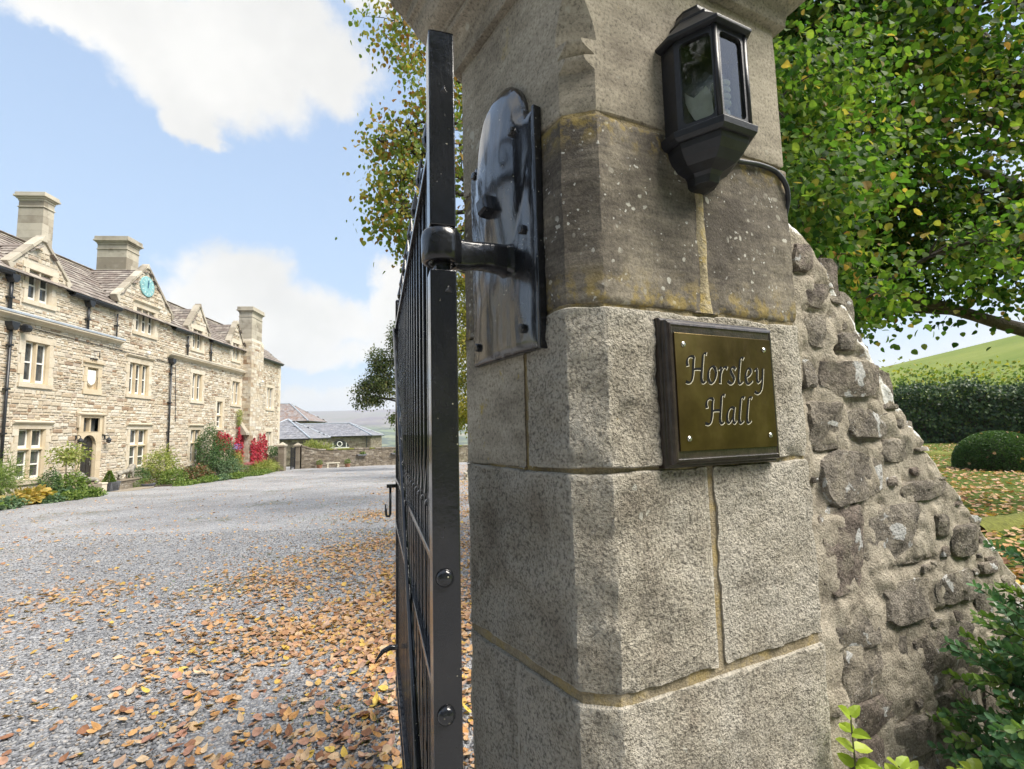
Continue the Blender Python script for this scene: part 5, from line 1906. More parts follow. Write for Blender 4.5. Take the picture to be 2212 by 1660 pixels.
def window(a, c, e, f_, lights, transom, hood, honey):
    b_ = MB()
    d_ = MB()
    rs_ = random.Random(int(a * 100))
    quoins(d_, a, c, e, f_, .26, -.02, rs_)
    d_.box(-.02, .036, a - .27, c + .27, f_ + .003, f_ + .25, .6)          # lintel
    d_.box(-.02, .075, a - .22, c + .22, e - .17, e - .003, .4)            # sill
    # splayed reveals
    rv = .20
    for s_, sg in ((a, 1), (c, -1)):
        b_.face([(.03, s_, e), (.03, s_, f_), (-.06, s_ + sg * .05, f_), (-.06, s_ + sg * .05, e)])
        b_.face([(-.06, s_ + sg * .05, e), (-.06, s_ + sg * .05, f_), (-rv, s_ + sg * .05, f_), (-rv, s_ + sg * .05, e)])
    b_.face([(.03, a, f_), (.03, c, f_), (-rv, c, f_ - .02), (-rv, a, f_ - .02)])
    b_.face([(.03, a, e), (.03, c, e), (-rv, c, e + .05), (-rv, a, e + .05)])
    wn = d_.build('window', M['dressed'], house, fix=True)
    b_.build('reveal', M['honey' if honey else 'dressed'], wn, fix=True)
    mw = .11
    ai, ci = a + .05, c - .05
    lw = (ci - ai - mw * (lights - 1)) / lights
    zz = [(e + .05, f_ - .02)] if transom is None else [(e + .05, transom - .05), (transom + .05, f_ - .02)]
    for k in range(lights - 1):
        s_ = ai + lw * (k + 1) + mw * (k + .5)
        m_ = MB()
        m_.prism([(-.21, s_ - mw / 2), (-.10, s_ - mw / 2), (-.02, s_ - .03), (-.02, s_ + .03), (-.10, s_ + mw / 2), (-.21, s_ + mw / 2)], 'z', e, f_ - .01)
        m_.build('mullion', M['honey' if honey else 'dressed'], wn)
    if transom is not None:
        m_ = MB()
        m_.prism([(-.21, transom - .05), (-.10, transom - .05), (-.025, transom - .025), (-.025, transom + .025), (-.10, transom + .05), (-.21, transom + .05)], 'y', a + .02, c - .02)
        for v in range(len(m_.v)):
            x_, y_, z_ = m_.v[v]
        m_.build('transom', M['honey' if honey else 'dressed'], wn)
    for (zl, zh) in zz:
        for k in range(lights):
            sash(wn, ai + k * (lw + mw), ai + k * (lw + mw) + lw, zl, zh, -.19, transom is None or zl < transom - .6)
    # dim room behind
    m_ = MB()
    m_.box(-.9, -.86, a - .2, c + .2, e - .2, f_ + .2)
    if hood:
        h_ = MB()
        h_.prism([(.034, hood - .10), (.07, hood - .08), (.13, hood - .02), (.14, hood), (.14, hood + .045), (-.0, hood + .075), (-.0, hood - .10)], 'y', a - .30, c + .30)
        h_.build('hood_mould', M['dressed'], wn, bevel=.006)
    return wn


for w_ in WINS:
    window(*w_)

# porch-less front door: arched stone surround with a two-light fanlight over it
b = MB()
rs = random.Random(9)
a, c, e, f_ = DOOR
z_ = -0.6
k = 0
while z_ < 1.5:
    h_ = min(rs.uniform(.32, .46), 1.5 - z_)
    wl_ = .20 if k % 2 else .30
    b.box(-.02, .05, a - .205 + .0, a, z_ + .003, z_ + h_ - .003, rs.random())
    b.box(-.02, .051, c, c + .30, z_ + .003, z_ + h_ - .003, rs.random())
    z_ += h_
    k += 1
# spandrel with a four-centred arch
N_ = 14
arch = []
for i in range(N_ + 1):
    t = -1 + 2 * i / N_
    s_ = (a + c) / 2 + t * (c - a) / 2
    arch.append((s_, 1.36 + 0.50 * (1 - abs(t) ** 2.3) ** 0.62 if abs(t) < 1 else 1.36))
for i in range(N_):
    p, q = arch[i], arch[i + 1]
    b.add([(.05, p[0], p[1]), (.05, q[0], q[1]), (.05, q[0], 1.98), (.05, p[0], 1.98), (-.22, p[0], p[1]), (-.22, q[0], q[1])], [(0, 1, 2, 3), (4, 5, 1, 0)], .5)
b.box(-.02, .052, a - .205, a - .002, 1.503, 1.98, .3)
b.box(-.02, .053, c + .002, c + .30, 1.503, 1.98, .7)
for s_, sg in ((a, 1), (c, -1)):
    b.face([(.05, s_, -.6), (.05, s_, 1.5), (-.06, s_ + sg * .03, 1.5), (-.06, s_ + sg * .03, -.6)])
    b.face([(-.06, s_ + sg * .03, -.6), (-.06, s_ + sg * .03, 1.5), (-.24, s_ + sg * .03, 1.5), (-.24, s_ + sg * .03, -.6)])
# fanlight band
fa, fc, fe, ff_ = FAN
b.box(-.02, .055, a - .205, fa, 1.984, 2.74, .2)
b.box(-.02, .056, fc, c + .30, 1.984, 2.74, .8)
b.box(-.20, .057, fa, fc, 1.984, fe, .5)
b.box(-.20, .058, fa, fc, ff_, 2.74, .4)
b.prism([(-.21, (fa + fc) / 2 - .05), (-.02, (fa + fc) / 2 - .04), (-.02, (fa + fc) / 2 + .04), (-.21, (fa + fc) / 2 + .05)], 'z', fe, ff_)
surround = b.build('door_surround', M['honey'], house, fix=True)
b = MB()
b.prism([(.05, 2.74), (.16, 2.80), (.17, 2.86), (.0, 2.90), (.0, 2.74)], 'y', a - .30, c + .42)
b.box(.03, .14, a - .30, a - .21, 2.2, 2.74)
b.box(.03, .14, c + .31, c + .42, 1.9, 2.74)
b.build('hood_mould', M['dressed'], surround, bevel=.008)
for s_a, s_c in ((fa, (fa + fc) / 2 - .05), ((fa + fc) / 2 + .05, fc)):
    b = MB()
    b.box(-.19, -.17, s_a, s_c, fe, ff_)
    b.build('pane', M['pane'], surround)
door = MB()
for k in range(5):
    s_ = a + .0 + (c - a) * k / 5
    door.box(-.135, -.105 + .004 * (k % 2), s_ + .006, s_ + (c - a) / 5 - .006, -.6, 1.95)
dr = door.build('door', M['door'], house)
b = MB()
b.tube([(-.10, c - .16, .62), (-.07, c - .16, .60), (-.065, c - .16, .50), (-.085, c - .16, .48)], .018, 6)
b.build('handle', M['screw'], dr)
for zz in (.1, 1.25):
    b = MB()
    b.box(-.105, -.094, a + .08, c - .14, zz, zz + .05)
    b.build('strap_hinge', M['blackpaint'], dr)
b = MB()
b.box(-.25, .55, a - .35, c + .45, -.95, -.56)
b.box(-.25, .30, a - .15, c + .2, -.56, -.43)
b.build('doorstep', M['outstone'], house, bevel=.02)
# niche with a white shield
b = MB()
a, c, e, f_ = NICHE
quoins(b, a, c, e, f_, .24, -.02, random.Random(4))
b.box(-.02, .04, a - .24, c + .24, f_ + .003, f_ + .20, .6)
b.box(-.02, .07, a - .24, c + .24, e - .24, e - .003, .4)
b.box(-.02, .12, a - .27, c + .30, f_ + .203, f_ + .26, .2)
b.face([(-.14, a, e), (-.14, c, e), (-.14, c, f_), (-.14, a, f_)])
for s_ in (a, c):
    b.face([(.02, s_, e), (-.14, s_, e), (-.14, s_, f_), (.02, s_, f_)])
b.face([(.02, a, f_), (.02, c, f_), (-.14, c, f_), (-.14, a, f_)])
b.face([(.02, a, e), (.02, c, e), (-.14, c, e), (-.14, a, e)])
nic = b.build('niche', M['honey'], house, fix=True)
sh = [(a + .07, f_ - .12), (c - .07, f_ - .12), (c - .07, e + .42), (c - .12, e + .30), ((a + c) / 2, e + .18), (a + .12, e + .30), (a + .07, e + .42)]
MB().prism(sh, 'x', -.13, -.02).build('shield', M['white'], nic, bevel=.01)

# projecting chimney breast with its stack
def stack(name, o0, o1, s0_, s1_, zb, zt, zcap, mat, taper=0.0):
    b_ = MB()
    rs_ = random.Random(int(s0_ * 10))
    z_ = zb
    while z_ < zt - .02:                       # courses of squared blocks
        h_ = min(.36, zt - z_)
        q = taper * (z_ - zb)
        for o_a, o_c, s_a, s_c in ((o0 + q, o1 - q, s0_ + q, s1_ - q),):
            m_ = s_a + (s_c - s_a) * rs_.choice((.4, .5, .6))
            b_.box(o_a, o_c, s_a, m_ - .003, z_ + .003, z_ + h_ - .003, rs_.random())
            b_.box(o_a + .001, o_c - .001, m_ + .003, s_c, z_ + .003, z_ + h_ - .003, rs_.random())
        z_ += h_
    ch = b_.build(name, mat, house)
    c_ = MB()
    for zz, gr, hh in ((zt - .32, .035, .06), (zt, .03, .10), (zt + .10, .09, .07), (zt + .17, .16, .10), (zt + .27, .12, max(.05, zcap - zt - .27))):
        c_.box(o0 - gr, o1 + gr, s0_ - gr, s1_ + gr, zz, zz + hh)
    c_.build('chimney_cap', mat, ch, bevel=.015)
    return ch


stack('chimney', -3.62, -2.50, 22.12, 22.70, 10.2, 13.10, 13.50, M['chimney'])
stack('chimney', -4.15, -2.50, 27.60, 28.62, 10.2, 13.15, 13.62, M['chimney'])
stack('chimney', -0.42, 0.56, 36.84, 38.62, 9.3, 11.30, 11.80, M['chimney'])
b = MB()
b.box(-.45, .62, 36.80, 38.86, -2.2, 9.05)
b.add([(-.45, 36.80, 9.05), (.62, 36.80, 9.05), (.62, 38.86, 9.05), (-.45, 38.86, 9.05), (-.42, 36.86, 9.3), (.56, 36.86, 9.3), (.56, 38.62, 9.3), (-.42, 38.62, 9.3)], [(0, 1, 5, 4), (1, 2, 6, 5), (2, 3, 7, 6), (3, 0, 4, 7)])
br = b.build('chimney_breast', M['house_mortar'], house)
b = MB()
rs = random.Random(12)
for face_ in range(3):
    z_ = -1.8
    while z_ < 9.0:
        h_ = rs.choice((.14, .18, .22, .28))
        L = 2.06 if face_ == 0 else 1.05
        u_ = 0
        while u_ < L - .02:
            w_ = min(rs.uniform(.25, .6), L - u_)
            pr = rs.uniform(.012, .035)
            if face_ == 0:
                b.box(.60, .62 + pr, 36.80 + u_ + .008, 36.80 + u_ + w_ - .008, z_ + .007, z_ + h_ - .007, rs.random())
            elif face_ == 1:
                b.box(-.43 + u_ + .008, -.43 + u_ + w_ - .008, 36.80 - pr, 36.82, z_ + .007, z_ + h_ - .007, rs.random())
            else:
                b.box(-.43 + u_ + .008, -.43 + u_ + w_ - .008, 38.84, 38.86 + pr, z_ + .007, z_ + h_ - .007, rs.random())
            u_ += w_
        z_ += h_
stuff(b.build('stone_facing', M['house'], br))
b = MB()
b.prism([(0, 2.9), (0.64, 1.9), (0.64, 1.75), (0, 1.75)], 'y', 36.2, 36.78)
b.build('buttress', M['chimney'], house)


# roofs of overlapping stone tiles
def clip_in(poly, p):
    n_ = len(poly)
    sgn = 0
    for i in range(n_):
        a_, c_ = poly[i], poly[(i + 1) % n_]
        cr2 = (c_[0] - a_[0]) * (p[1] - a_[1]) - (c_[1] - a_[1]) * (p[0] - a_[0])
        if abs(cr2) < 1e-9:
            continue
        if sgn == 0:
            sgn = 1 if cr2 > 0 else -1
        elif (cr2 > 0) != (sgn > 0):
            return False
    return True


def tiled(b_, corners, course, wid, thick, seed, margin=0.0):
    """cover a planar polygon (list of points, first edge along the eave) with tile courses"""
    P = [Vector(p) for p in corners]
    ux = (P[1] - P[0]).normalized()
    nrm = None
    for i in range(2, len(P)):
        q = ux.cross(P[i] - P[0])
        if q.length > 1e-4:
            nrm = q.normalized()
            break
    if nrm.z < 0:
        nrm = -nrm
    uy = nrm.cross(ux)
    if uy.z < 0:
        uy = -uy
    p2 = [((p - P[0]).dot(ux), (p - P[0]).dot(uy)) for p in P]
    x0_, x1_ = min(p[0] for p in p2), max(p[0] for p in p2)
    y1_ = max(p[1] for p in p2)
    rs_ = random.Random(seed)
    y = 0.0
    while y < y1_:
        c_ = course * (1.15 - 0.35 * y / max(y1_, .01))
        x = x0_ + rs_.uniform(-wid, 0)
        while x < x1_:
            w_ = wid * rs_.uniform(.6, 1.4)
            if clip_in(p2, (x + w_ / 2, y + c_ * .5)):
                t_ = thick * rs_.uniform(.7, 1.4)
                o_ = P[0] + ux * (x + w_ / 2) + uy * (y + c_ * .55) + nrm * (thick * .9)
                tilt = uy * (c_ * .62) + nrm * (-thick * .55)
                b_.obox(o_, ux * (w_ / 2 - .006), tilt, nrm * (t_ / 2), rs_.random())
            x += w_
        y += c_


def roofsheet(name, polys, mat, parent, course=.34, wid=.42, thick=.035, seed=1):
    b_ = MB()
    for p in polys:
        b_.face(p)
    rf_ = b_.build(name, mat, parent, fix=False)
    b_ = MB()
    for i, p in enumerate(polys):
        tiled(b_, p, course, wid, thick, seed + i)
    stuff(b_.build('roof_tile', mat, rf_, fix=False))
    return rf_


roofsheet('roof', [[(.22, S0, EAVE), (.22, S1 + .12, EAVE), (RIDGE_O, S1 + .12, RIDGE_Z), (RIDGE_O, S0, RIDGE_Z)],
                   [(-6.22, S0, EAVE), (-6.22, S1 + .12, EAVE), (RIDGE_O, S1 + .12, RIDGE_Z), (RIDGE_O, S0, RIDGE_Z)]], M['tile'], house)
b = MB()
y = S0
rs = random.Random(8)
while y < S1:
    w_ = rs.uniform(.5, .8)
    b.prism([(RIDGE_O - .16, RIDGE_Z - .06), (RIDGE_O, RIDGE_Z + .10), (RIDGE_O + .16, RIDGE_Z - .06)], 'y', y + .005, y + w_ - .005, rs.random())
    y += w_
b.build('ridge_tile', M['chimney'], house)
for gi, (a, c, zf, sc_, za) in enumerate(GABLES):
    zr = za - .22
    ob = lambda zz: .22 - (zz - EAVE) / SLP
    polys = [[(0.0, a - .02, zf - .10), (ob(zf) - .02, a - .02, zf - .10), (ob(zr), sc_, zr), (0.0, sc_, zr)],
             [(0.0, c + .02, zf - .10), (ob(zf) - .02, c + .02, zf - .10), (ob(zr), sc_, zr), (0.0, sc_, zr)]]
    roofsheet('dormer_roof', polys, M['tile'], house, .26, .36, .03, 20 + gi)
    # raised coping on kneelers, with a plain block at the apex
    b = MB()
    for s_f, sg in ((a, -1), (c, 1)):
        p, q = Vector((0, s_f + sg * .05, zf - .06)), Vector((0, sc_, za))
        d_ = (q - p)
        n_ = max(3, round(d_.length / .62))
        dn_ = d_.normalized()
        up = Vector((0, -dn_.z * sg * -1, abs(dn_.y)))
        up = Vector((0, sg * dn_.z, abs(dn_.y)))
        for k in range(n_):
            m_ = p + d_ * ((k + .5) / n_) + up * .045
            b.obox((-.12, m_.y, m_.z), (.19 - .002 * (k % 2), 0, 0), dn_ * (d_.length / n_ / 2 - .004), up * .065, rs.random())
    cp = b.build('gable_coping', M['chimney'], house, bevel=.012)
    for s_f, sg in ((a, -1), (c, 1)):
        b = MB()
        b.prism([(s_f - .22 if sg < 0 else s_f - .12, zf - .02), (s_f + .12 if sg < 0 else s_f + .22, zf - .02), (s_f + .02, zf - .34), (s_f - .02, zf - .34)], 'x', -.28, .085)
        b.build('kneeler', M['chimney'], cp, bevel=.02)
    b = MB()
    b.prism([(sc_ - .16, za - .12), (sc_ + .16, za - .12), (sc_ + .03, za + .16), (sc_ - .03, za + .16)], 'x', -.28, .09)
    b.build('apex_stone', M['chimney'], cp, bevel=.02)
# eaves gutters and rainwater pipes
for s_a, s_c in ((S0, 13.5), (16.5, 17.9), (20.72, 23.55), (27.95, 29.55), (31.98, 34.66), (39.0, S1)):
    b = MB()
    b.prism([(.02, EAVE - .08), (.12, EAVE - .17), (.26, EAVE - .17), (.33, EAVE - .07), (.33, EAVE - .02), (.29, EAVE - .02), (.25, EAVE - .11), (.12, EAVE - .11), (.02, EAVE - .02)], 'y', s_a, s_c)
    b.build('gutter', M['blackpaint'], house)


def downpipe(s_, z_top, z_bot, o_=.13, r_=.05, hopper=True):
    b_ = MB()
    b_.tube([(o_, s_, z_top), (o_, s_, z_bot)], r_, 8)
    dp = b_.build('downpipe', M['blackpaint'], house, smooth=True)
    zz = z_top - .6
    while zz > z_bot:
        MB().box(.0, o_ + r_ + .02, s_ - r_ - .03, s_ + r_ + .03, zz - .035, zz + .035).build('pipe_bracket', M['blackpaint'], dp)
        zz -= 1.7
    if hopper:
        b_ = MB()
        b_.prism([(s_ - .06, z_top - .02), (s_ + .06, z_top - .02), (s_ + .15, z_top + .14), (s_ + .17, z_top + .30), (s_ - .17, z_top + .30), (s_ - .15, z_top + .14)], 'x', .02, .30)
        b_.build('hopper', M['blackpaint'], dp, bevel=.01)


downpipe(27.90, 6.00, -.9)
downpipe(18.12, 5.95, -.9)
downpipe(21.72, 7.80, 6.72)
downpipe(18.0, 7.80, 6.72, r_=.06)
downpipe(29.42, 7.95, 6.70, hopper=False)
downpipe(32.05, 7.95, 6.70, hopper=False)
downpipe(23.50, 7.9, 6.72, r_=.03, hopper=False)
# lead-topped string moulding
for s_a, s_c in ((S0, 23.93), (27.62, 36.74)):
    b = MB()
    b.prism([(.0, 6.36), (.08, 6.38), (.11, 6.44), (.20, 6.50), (.27, 6.53), (.27, 6.60), (.0, 6.60)], 'y', s_a, s_c)
    sm_ = b.build('string_course', M['dressed'], house, bevel=.008)
    b = MB()
    s_ = s_a
    while s_ < s_c:
        e_ = min(s_ + 3.1, s_c)
        b.prism([(.0, 6.604), (.29, 6.604), (.295, 6.67), (.27, 6.695), (.0, 6.78)], 'y', s_ + .006, e_ - .006)
        s_ = e_
    b.build('lead_capping' if s_a < 20 else 'weathering', M['lead'] if s_a < 20 else M['chimney'], sm_)
# corner quoins at the far end
b = MB()
z_ = -1.6
k = 0
while z_ < EAVE:
    h_ = min(rs.uniform(.28, .42), EAVE - z_)
    b.box(-.02, .05, S1 - (.55 if k % 2 else .30), S1 + .04, z_ + .004, z_ + h_ - .004, rs.random())
    z_ += h_
    k += 1
b.build('quoin', M['dressed'], house)
# stone frieze cable, floodlight and small fittings
b = MB()
b.tube([(.05, 18.2, 6.22), (.05, 21, 6.16), (.05, 24.2, 6.12), (.05, 27.8, 6.05), (.05, 28.3, 5.98)], .018, 5)
b.build('wall_cable', M['cable'], house)
b = MB()
b.tube([(.05, 28.4, 6.0), (.05, 28.6, 3.2), (.05, 28.62, 2.6)], .016, 5)
b.build('wall_cable', M['cable'], house)
b = MB()
b.lathe((.22, 18.62, 6.10), [(.10, -.10), (.16, -.08), (.17, .0), (.16, .10), (.08, .14)], 10, axis='y')
b.box(.0, .2, 18.55, 18.65, 6.05, 6.15)
b.build('floodlight', M['blackpaint'], house)
b = MB()
b.lathe((.20, 25.75, 6.28), [(.06, -.06), (.10, .0), (.10, .08), (.03, .12)], 10, axis='x')
b.box(.0, .2, 25.70, 25.80, 6.16, 6.22)
b.build('floodlight', M['white'], house)
b = MB()
b.lathe((.86, 38.2, 6.0), [(.06, -.10), (.09, .0), (.09, .12), (.03, .15)], 10, axis='y')
b.box(.6, .86, 38.15, 38.22, 5.9, 5.98)
b.build('floodlight', M['white'], house)
b = MB()
b.tube([(.03, 22.28, 5.78), (.30, 22.28, 5.78), (.30, 22.28, 5.45)], .02, 6)
b.tube([(.06, 22.05, 5.44), (.06, 22.50, 5.42)], .025, 6)
b.build('iron_bracket', M['blackpaint'], house)
# the clock
b = MB()
CS, CZ = 25.64, 9.96
b.lathe((.03, CS, CZ), [(.56, -.02), (.56, .04), (.53, .055), (.51, .05), (.0, .05)], 40, axis='x')
clk = b.build('clock', M['turq'], house)
for k in range(12):
    a = 2 * math.pi * k / 12
    b = MB()
    d_ = Vector((0, math.sin(a), math.cos(a)))
    b.obox(Vector((.085, CS, CZ)) + d_ * .41, (.004, 0, 0), d_ * .06, Vector((0, d_.z, -d_.y)) * .018)
    b.build('hour_mark', M['dialgold'], clk)
for a, L in ((R(3), .36), (R(18), .25)):
    b = MB()
    d_ = Vector((0, math.sin(a), math.cos(a)))
    b.obox(Vector((.10 + .008 * (L > .3), CS, CZ)) + d_ * (L / 2 - .04), (.004, 0, 0), d_ * (L / 2 + .04), Vector((0, d_.z, -d_.y)) * .022)
    b.build('clock_hand', M['clockhand'], clk)
# two lanterns beside the door
for i, s_ in enumerate((21.55, 23.22)):
    p = HW(.0, s_, 1.52)
    ln = thing('door_lantern', ('small black lantern on the hall wall between the airy shrub and the door', 'small black lantern on the hall wall beyond the arched door')[i], 'lantern', p, HA, 'lanterns beside the hall door')
    b = MB()
    b.tube([(.04, 0, .28), (.16, 0, .34), (.24, 0, .28), (.24, 0, .20)], .016, 6)
    b.box(.03, .06, -.04, .04, .16, .34)
    b.build('bracket', M['blackpaint'], ln)
    b = MB()
    b.lathe((.24, 0, 0), [(.02, .22), (.13, .12), (.14, .10), (.10, .10), (.10, .09), (.115, .0), (.07, -.02), (.03, -.06)], 6)
    b.build('lamp_head', M['blackpaint'], ln)


# ------------------------------------------------------------------ farm buildings beyond the court wall
def coursed(b_, p0, p1, z0f, z1f, nrm, hs, ws, pr, seed):
    """proud facing stones on a vertical wall between two ground points; z0f / z1f give its foot and top at a share along"""
    p0, p1 = Vector(p0), Vector(p1)
    ux = (p1 - p0)
    L = ux.length
    ux.normalize()
    nrm = Vector(nrm)
    rs_ = random.Random(seed)
    z_ = min(z0f(0), z0f(1))
    ztop = max(z1f(k / 20) for k in range(21))
    while z_ < ztop:
        h_ = rs_.choice(hs)
        u_ = -rs_.uniform(0, ws[0])
        while u_ < L:
            w_ = rs_.uniform(*ws)
            a_, c_ = max(u_, 0), min(u_ + w_, L)
            if c_ - a_ > .08 and z_ + h_ < min(z1f(a_ / L), z1f(c_ / L)) + .03:
                q = rs_.uniform(*pr)
                m_ = p0 + ux * ((a_ + c_) / 2)
                b_.obox((m_.x, m_.y, z_ + h_ / 2), ux * ((c_ - a_) / 2 - .008), nrm * q, (0, 0, h_ / 2 - .008), rs_.random())
            u_ += w_
        z_ += h_


def barn(name, label, pos, x0_, y1_, eave, apex, ridge, roofmat, seed, base=-4.0):
    t = thing(name, label, 'outbuilding', pos, HA)
    b_ = MB()
    b_.box(x0_, 0, 0, y1_, base, eave)
    wl = b_.build('wall', M['outstone'], t)
    b_ = MB()
    coursed(b_, (x0_, 0, 0), (0, 0, 0), lambda u: -2.2, lambda u: eave - .05, (0, -1, 0), (.16, .2, .26), (.3, .7), (.015, .04), seed)
    coursed(b_, (0, 0, 0), (0, y1_, 0), lambda u: -2.2, lambda u: eave - .05, (1, 0, 0), (.16, .2, .26), (.3, .7), (.015, .04), seed + 1)
    stuff(b_.build('stone_facing', M['outrubble'], wl))
    e_ = .25
    A, B_, C_, D_ = (x0_ - e_, -e_, eave), (e_, -e_, eave), (e_, y1_ + e_, eave), (x0_ - e_, y1_ + e_, eave)
    r0_, r1_ = (ridge[0], y1_ / 2, apex), (ridge[1], y1_ / 2, apex)
    polys = [[A, B_, r1_, r0_], [B_, C_, r1_], [D_, C_, r1_, r0_], [D_, A, r0_]]
    roofsheet('roof', polys, roofmat, t, .42, .40, .02, seed + 5)
    b_ = MB()
    for p, q in ((B_, r1_), (C_, r1_), (A, r0_), (r0_, r1_)):
        p, q = Vector(p), Vector(q)
        if (q - p).length > .2:
            b_.tube([p + Vector((0, 0, .05)), q + Vector((0, 0, .06))], .09, 6)
    b_.build('hip_lead', M['lead'], t)
    b_ = MB()
    b_.box(x0_ - e_, e_ + .06, -e_ - .08, -e_ + .02, eave - .10, eave - .01)
    b_.build('gutter', M['blackpaint'], t)
    b_ = MB()
    b_.box(e_ - .02, e_ + .08, -e_, y1_ + e_, eave - .101, eave - .012)
    b_.build('gutter', M['blackpaint'], t)
    return t


barn('outbuilding', 'low stone outbuilding with grey pyramid slate roof beside the hall end', (-23.5, 55.0, 0), -7.4, 7.2, 1.25, 3.55, (-3.75, -3.65), M['slate'], 31)
ob2 = barn('outbuilding', 'long stone outbuilding with hipped grey slate roof and arched white window', (-20.8, 70.0, 0), -16, 8.0, 1.37, 3.30, (-12, -4.1), M['slate'], 41)
barn('outbuilding', 'farthest stone outbuilding with rusty brown roof, standing highest behind the others', (-35.3, 82.0, 0), -14, 10, 4.1, 7.4, (-9, -4.8), M['rustroof'], 51)
# lunette with a ring in the middle
b = MB()
arcp = [(-4.4 + 1.3 * math.cos(math.pi * k / 16), -.22 + 1.0 * math.sin(math.pi * k / 16)) for k in range(17)]
b.prism(arcp, 'y', -.10, -.05)
lun = b.build('arched_window', M['pane'], ob2)
b = MB()
b.box(-5.75, -3.05, -.16, -.04, -.40, -.20)
b.build('sill', M['white'], lun)
b = MB()
ring = [(-4.4 + .34 * math.cos(2 * math.pi * k / 20), -.13, .24 + .34 * math.sin(2 * math.pi * k / 20)) for k in range(21)]
b.tube(ring, .07, 6)
b.build('glazing_ring', M['white'], lun, smooth=True)
for x in (-5.35, -3.45):
    b = MB()
    b.box(x - .05, x + .05, -.14, -.09, -.2, .42)
    b.build('glazing_bar', M['white'], lun)
b = MB()
b.tube([(-.55, -.12, 1.3), (-.55, -.12, -3)], .06, 6)
b.build('downpipe', M['blackpaint'], ob2)

# ------------------------------------------------------------------ court wall, its gate piers and what stands along it
W0, W1 = Vector((-19.25, 43.6, 0)), Vector((-4.0, 55.4, 0))
WD = (W1 - W0).normalized()
WN = Vector((WD.y, -WD.x, 0))
WL = (W1 - W0).length
cw = thing('court_wall', 'mossy rubble stone wall closing the far side of the court', 'wall', (W0.x, W0.y, 0), math.atan2(WD.y, WD.x))


def cw_top(u):
    s_ = u * WL
    return 0.24 + 0.42 * max(0, 1 - s_ / 1.9) ** 2 - .016 * s_


b = MB()
NS = 60
vs = []
for i in range(NS + 1):
    u = i / NS
    vs += [(u * WL, 0, -2.6), (u * WL, 0, cw_top(u)), (u * WL, .45, cw_top(u)), (u * WL, .45, -2.6)]
b.add(vs, [(i * 4 + k, i * 4 + k + 1, i * 4 + 5 + k, i * 4 + 4 + k) for i in range(NS) for k in range(3)])
b.build('core', M['outstone'], cw)
b = MB()
coursed(b, (0, 0, 0), (WL, 0, 0), lambda u: -1.9, cw_top, (0, -1, 0), (.08, .11, .14, .18), (.18, .55), (.015, .06), 61)
stuff(b.build('stone_facing', M['outrubble'], cw))
u = 0
k = 0
rs = random.Random(62)
while u < WL - .3:
    w_ = rs.uniform(.35, .75)
    zz = cw_top((u + w_ / 2) / WL)
    sl_ = (cw_top((u + w_) / WL) - cw_top(u / WL)) / w_
    b = MB()
    b.obox((u + w_ / 2, .21, zz + .05), Vector((w_ / 2 - .01, 0, sl_ * w_ / 2)), (0, .28 + rs.uniform(0, .03), 0), (0, 0, .05 + rs.uniform(0, .025)), rs.random())
    b.build('coping_stone', M['moss'] if rs.random() < .35 else M['outrubble'], cw, bevel=.015)
    u += w_


def court_pier(x, y, label, h_=2.38):
    zb = gz(x, y)
    t = thing('court_pier', label, 'gate pier', (x, y, zb), HA, 'gate piers at the far side of the court')
    b_ = MB()
    rs_ = random.Random(int(y))
    z_ = -.3
    while z_ < h_ - .36:
        hh = min(.34, h_ - .36 - z_)
        q = rs_.uniform(-.006, .006)
        b_.box(-.24 + q, .24 + q, -.24, .24, z_ + .004, z_ + hh - .004, rs_.random())
        z_ += hh
    b_.build('shaft', M['outstone'], t, bevel=.008)
    b_ = MB()
    b_.box(-.30, .30, -.30, .30, h_ - .36, h_ - .22)
    b_.add([(-.28, -.28, h_ - .219), (.28, -.28, h_ - .219), (.28, .28, h_ - .219), (-.28, .28, h_ - .219), (0, 0, h_)], [(0, 1, 4), (1, 2, 4), (2, 3, 4), (3, 0, 4)])
    b_.build('cap', M['chimney'], t, bevel=.01)
    return t


court_pier(-19.25, 40.0, 'square stone pier with pyramid cap close to the end of the hall')
court_pier(-19.65, 43.75, 'square stone pier with pyramid cap where the mossy court wall starts')
sg = thing('side_gate', 'narrow black iron gate folded back against the far stone pier', 'gate', (-19.72, 43.35, gz(-19.7, 43.3)), HA)
for yy in (0, -.9):
    MB().box(-.04, .04, yy - .04, yy + .04, .02, 2.0).build('stile', M['blackpaint'], sg)
for zz in (.15, 1.0, 1.85):
    MB().box(-.02, .02, -.86, -.04, zz, zz + .05).build('rail', M['blackpaint'], sg)
for k in range(7):
    MB().box(-.012, .012, -.80 + k * .11, -.776 + k * .11, .20, 1.85).build('bar', M['blackpaint'], sg)
lw = thing('garden_wall', 'short low stone wall between the hall corner and the nearer court pier', 'wall', HW(0, 40.9, gz(-20, 41)), HA)
b = MB()
b.box(.05, 1.6, -.15, .15, -.5, 1.2)
b.build('core', M['outstone'], lw)
b = MB()
coursed(b, (.05, -.15, 0), (1.6, -.15, 0), lambda u: -.2, lambda u: 1.2, (0, -1, 0), (.12, .16), (.2, .45), (.015, .03), 64)
stuff(b.build('stone_facing', M['outrubble'], lw))


def ground_thing(name, label, cat, x, y, rz=0.0, group=None, dz=0.0):
    return thing(name, label, cat, (x, y, gz(x, y) + dz), rz, group)


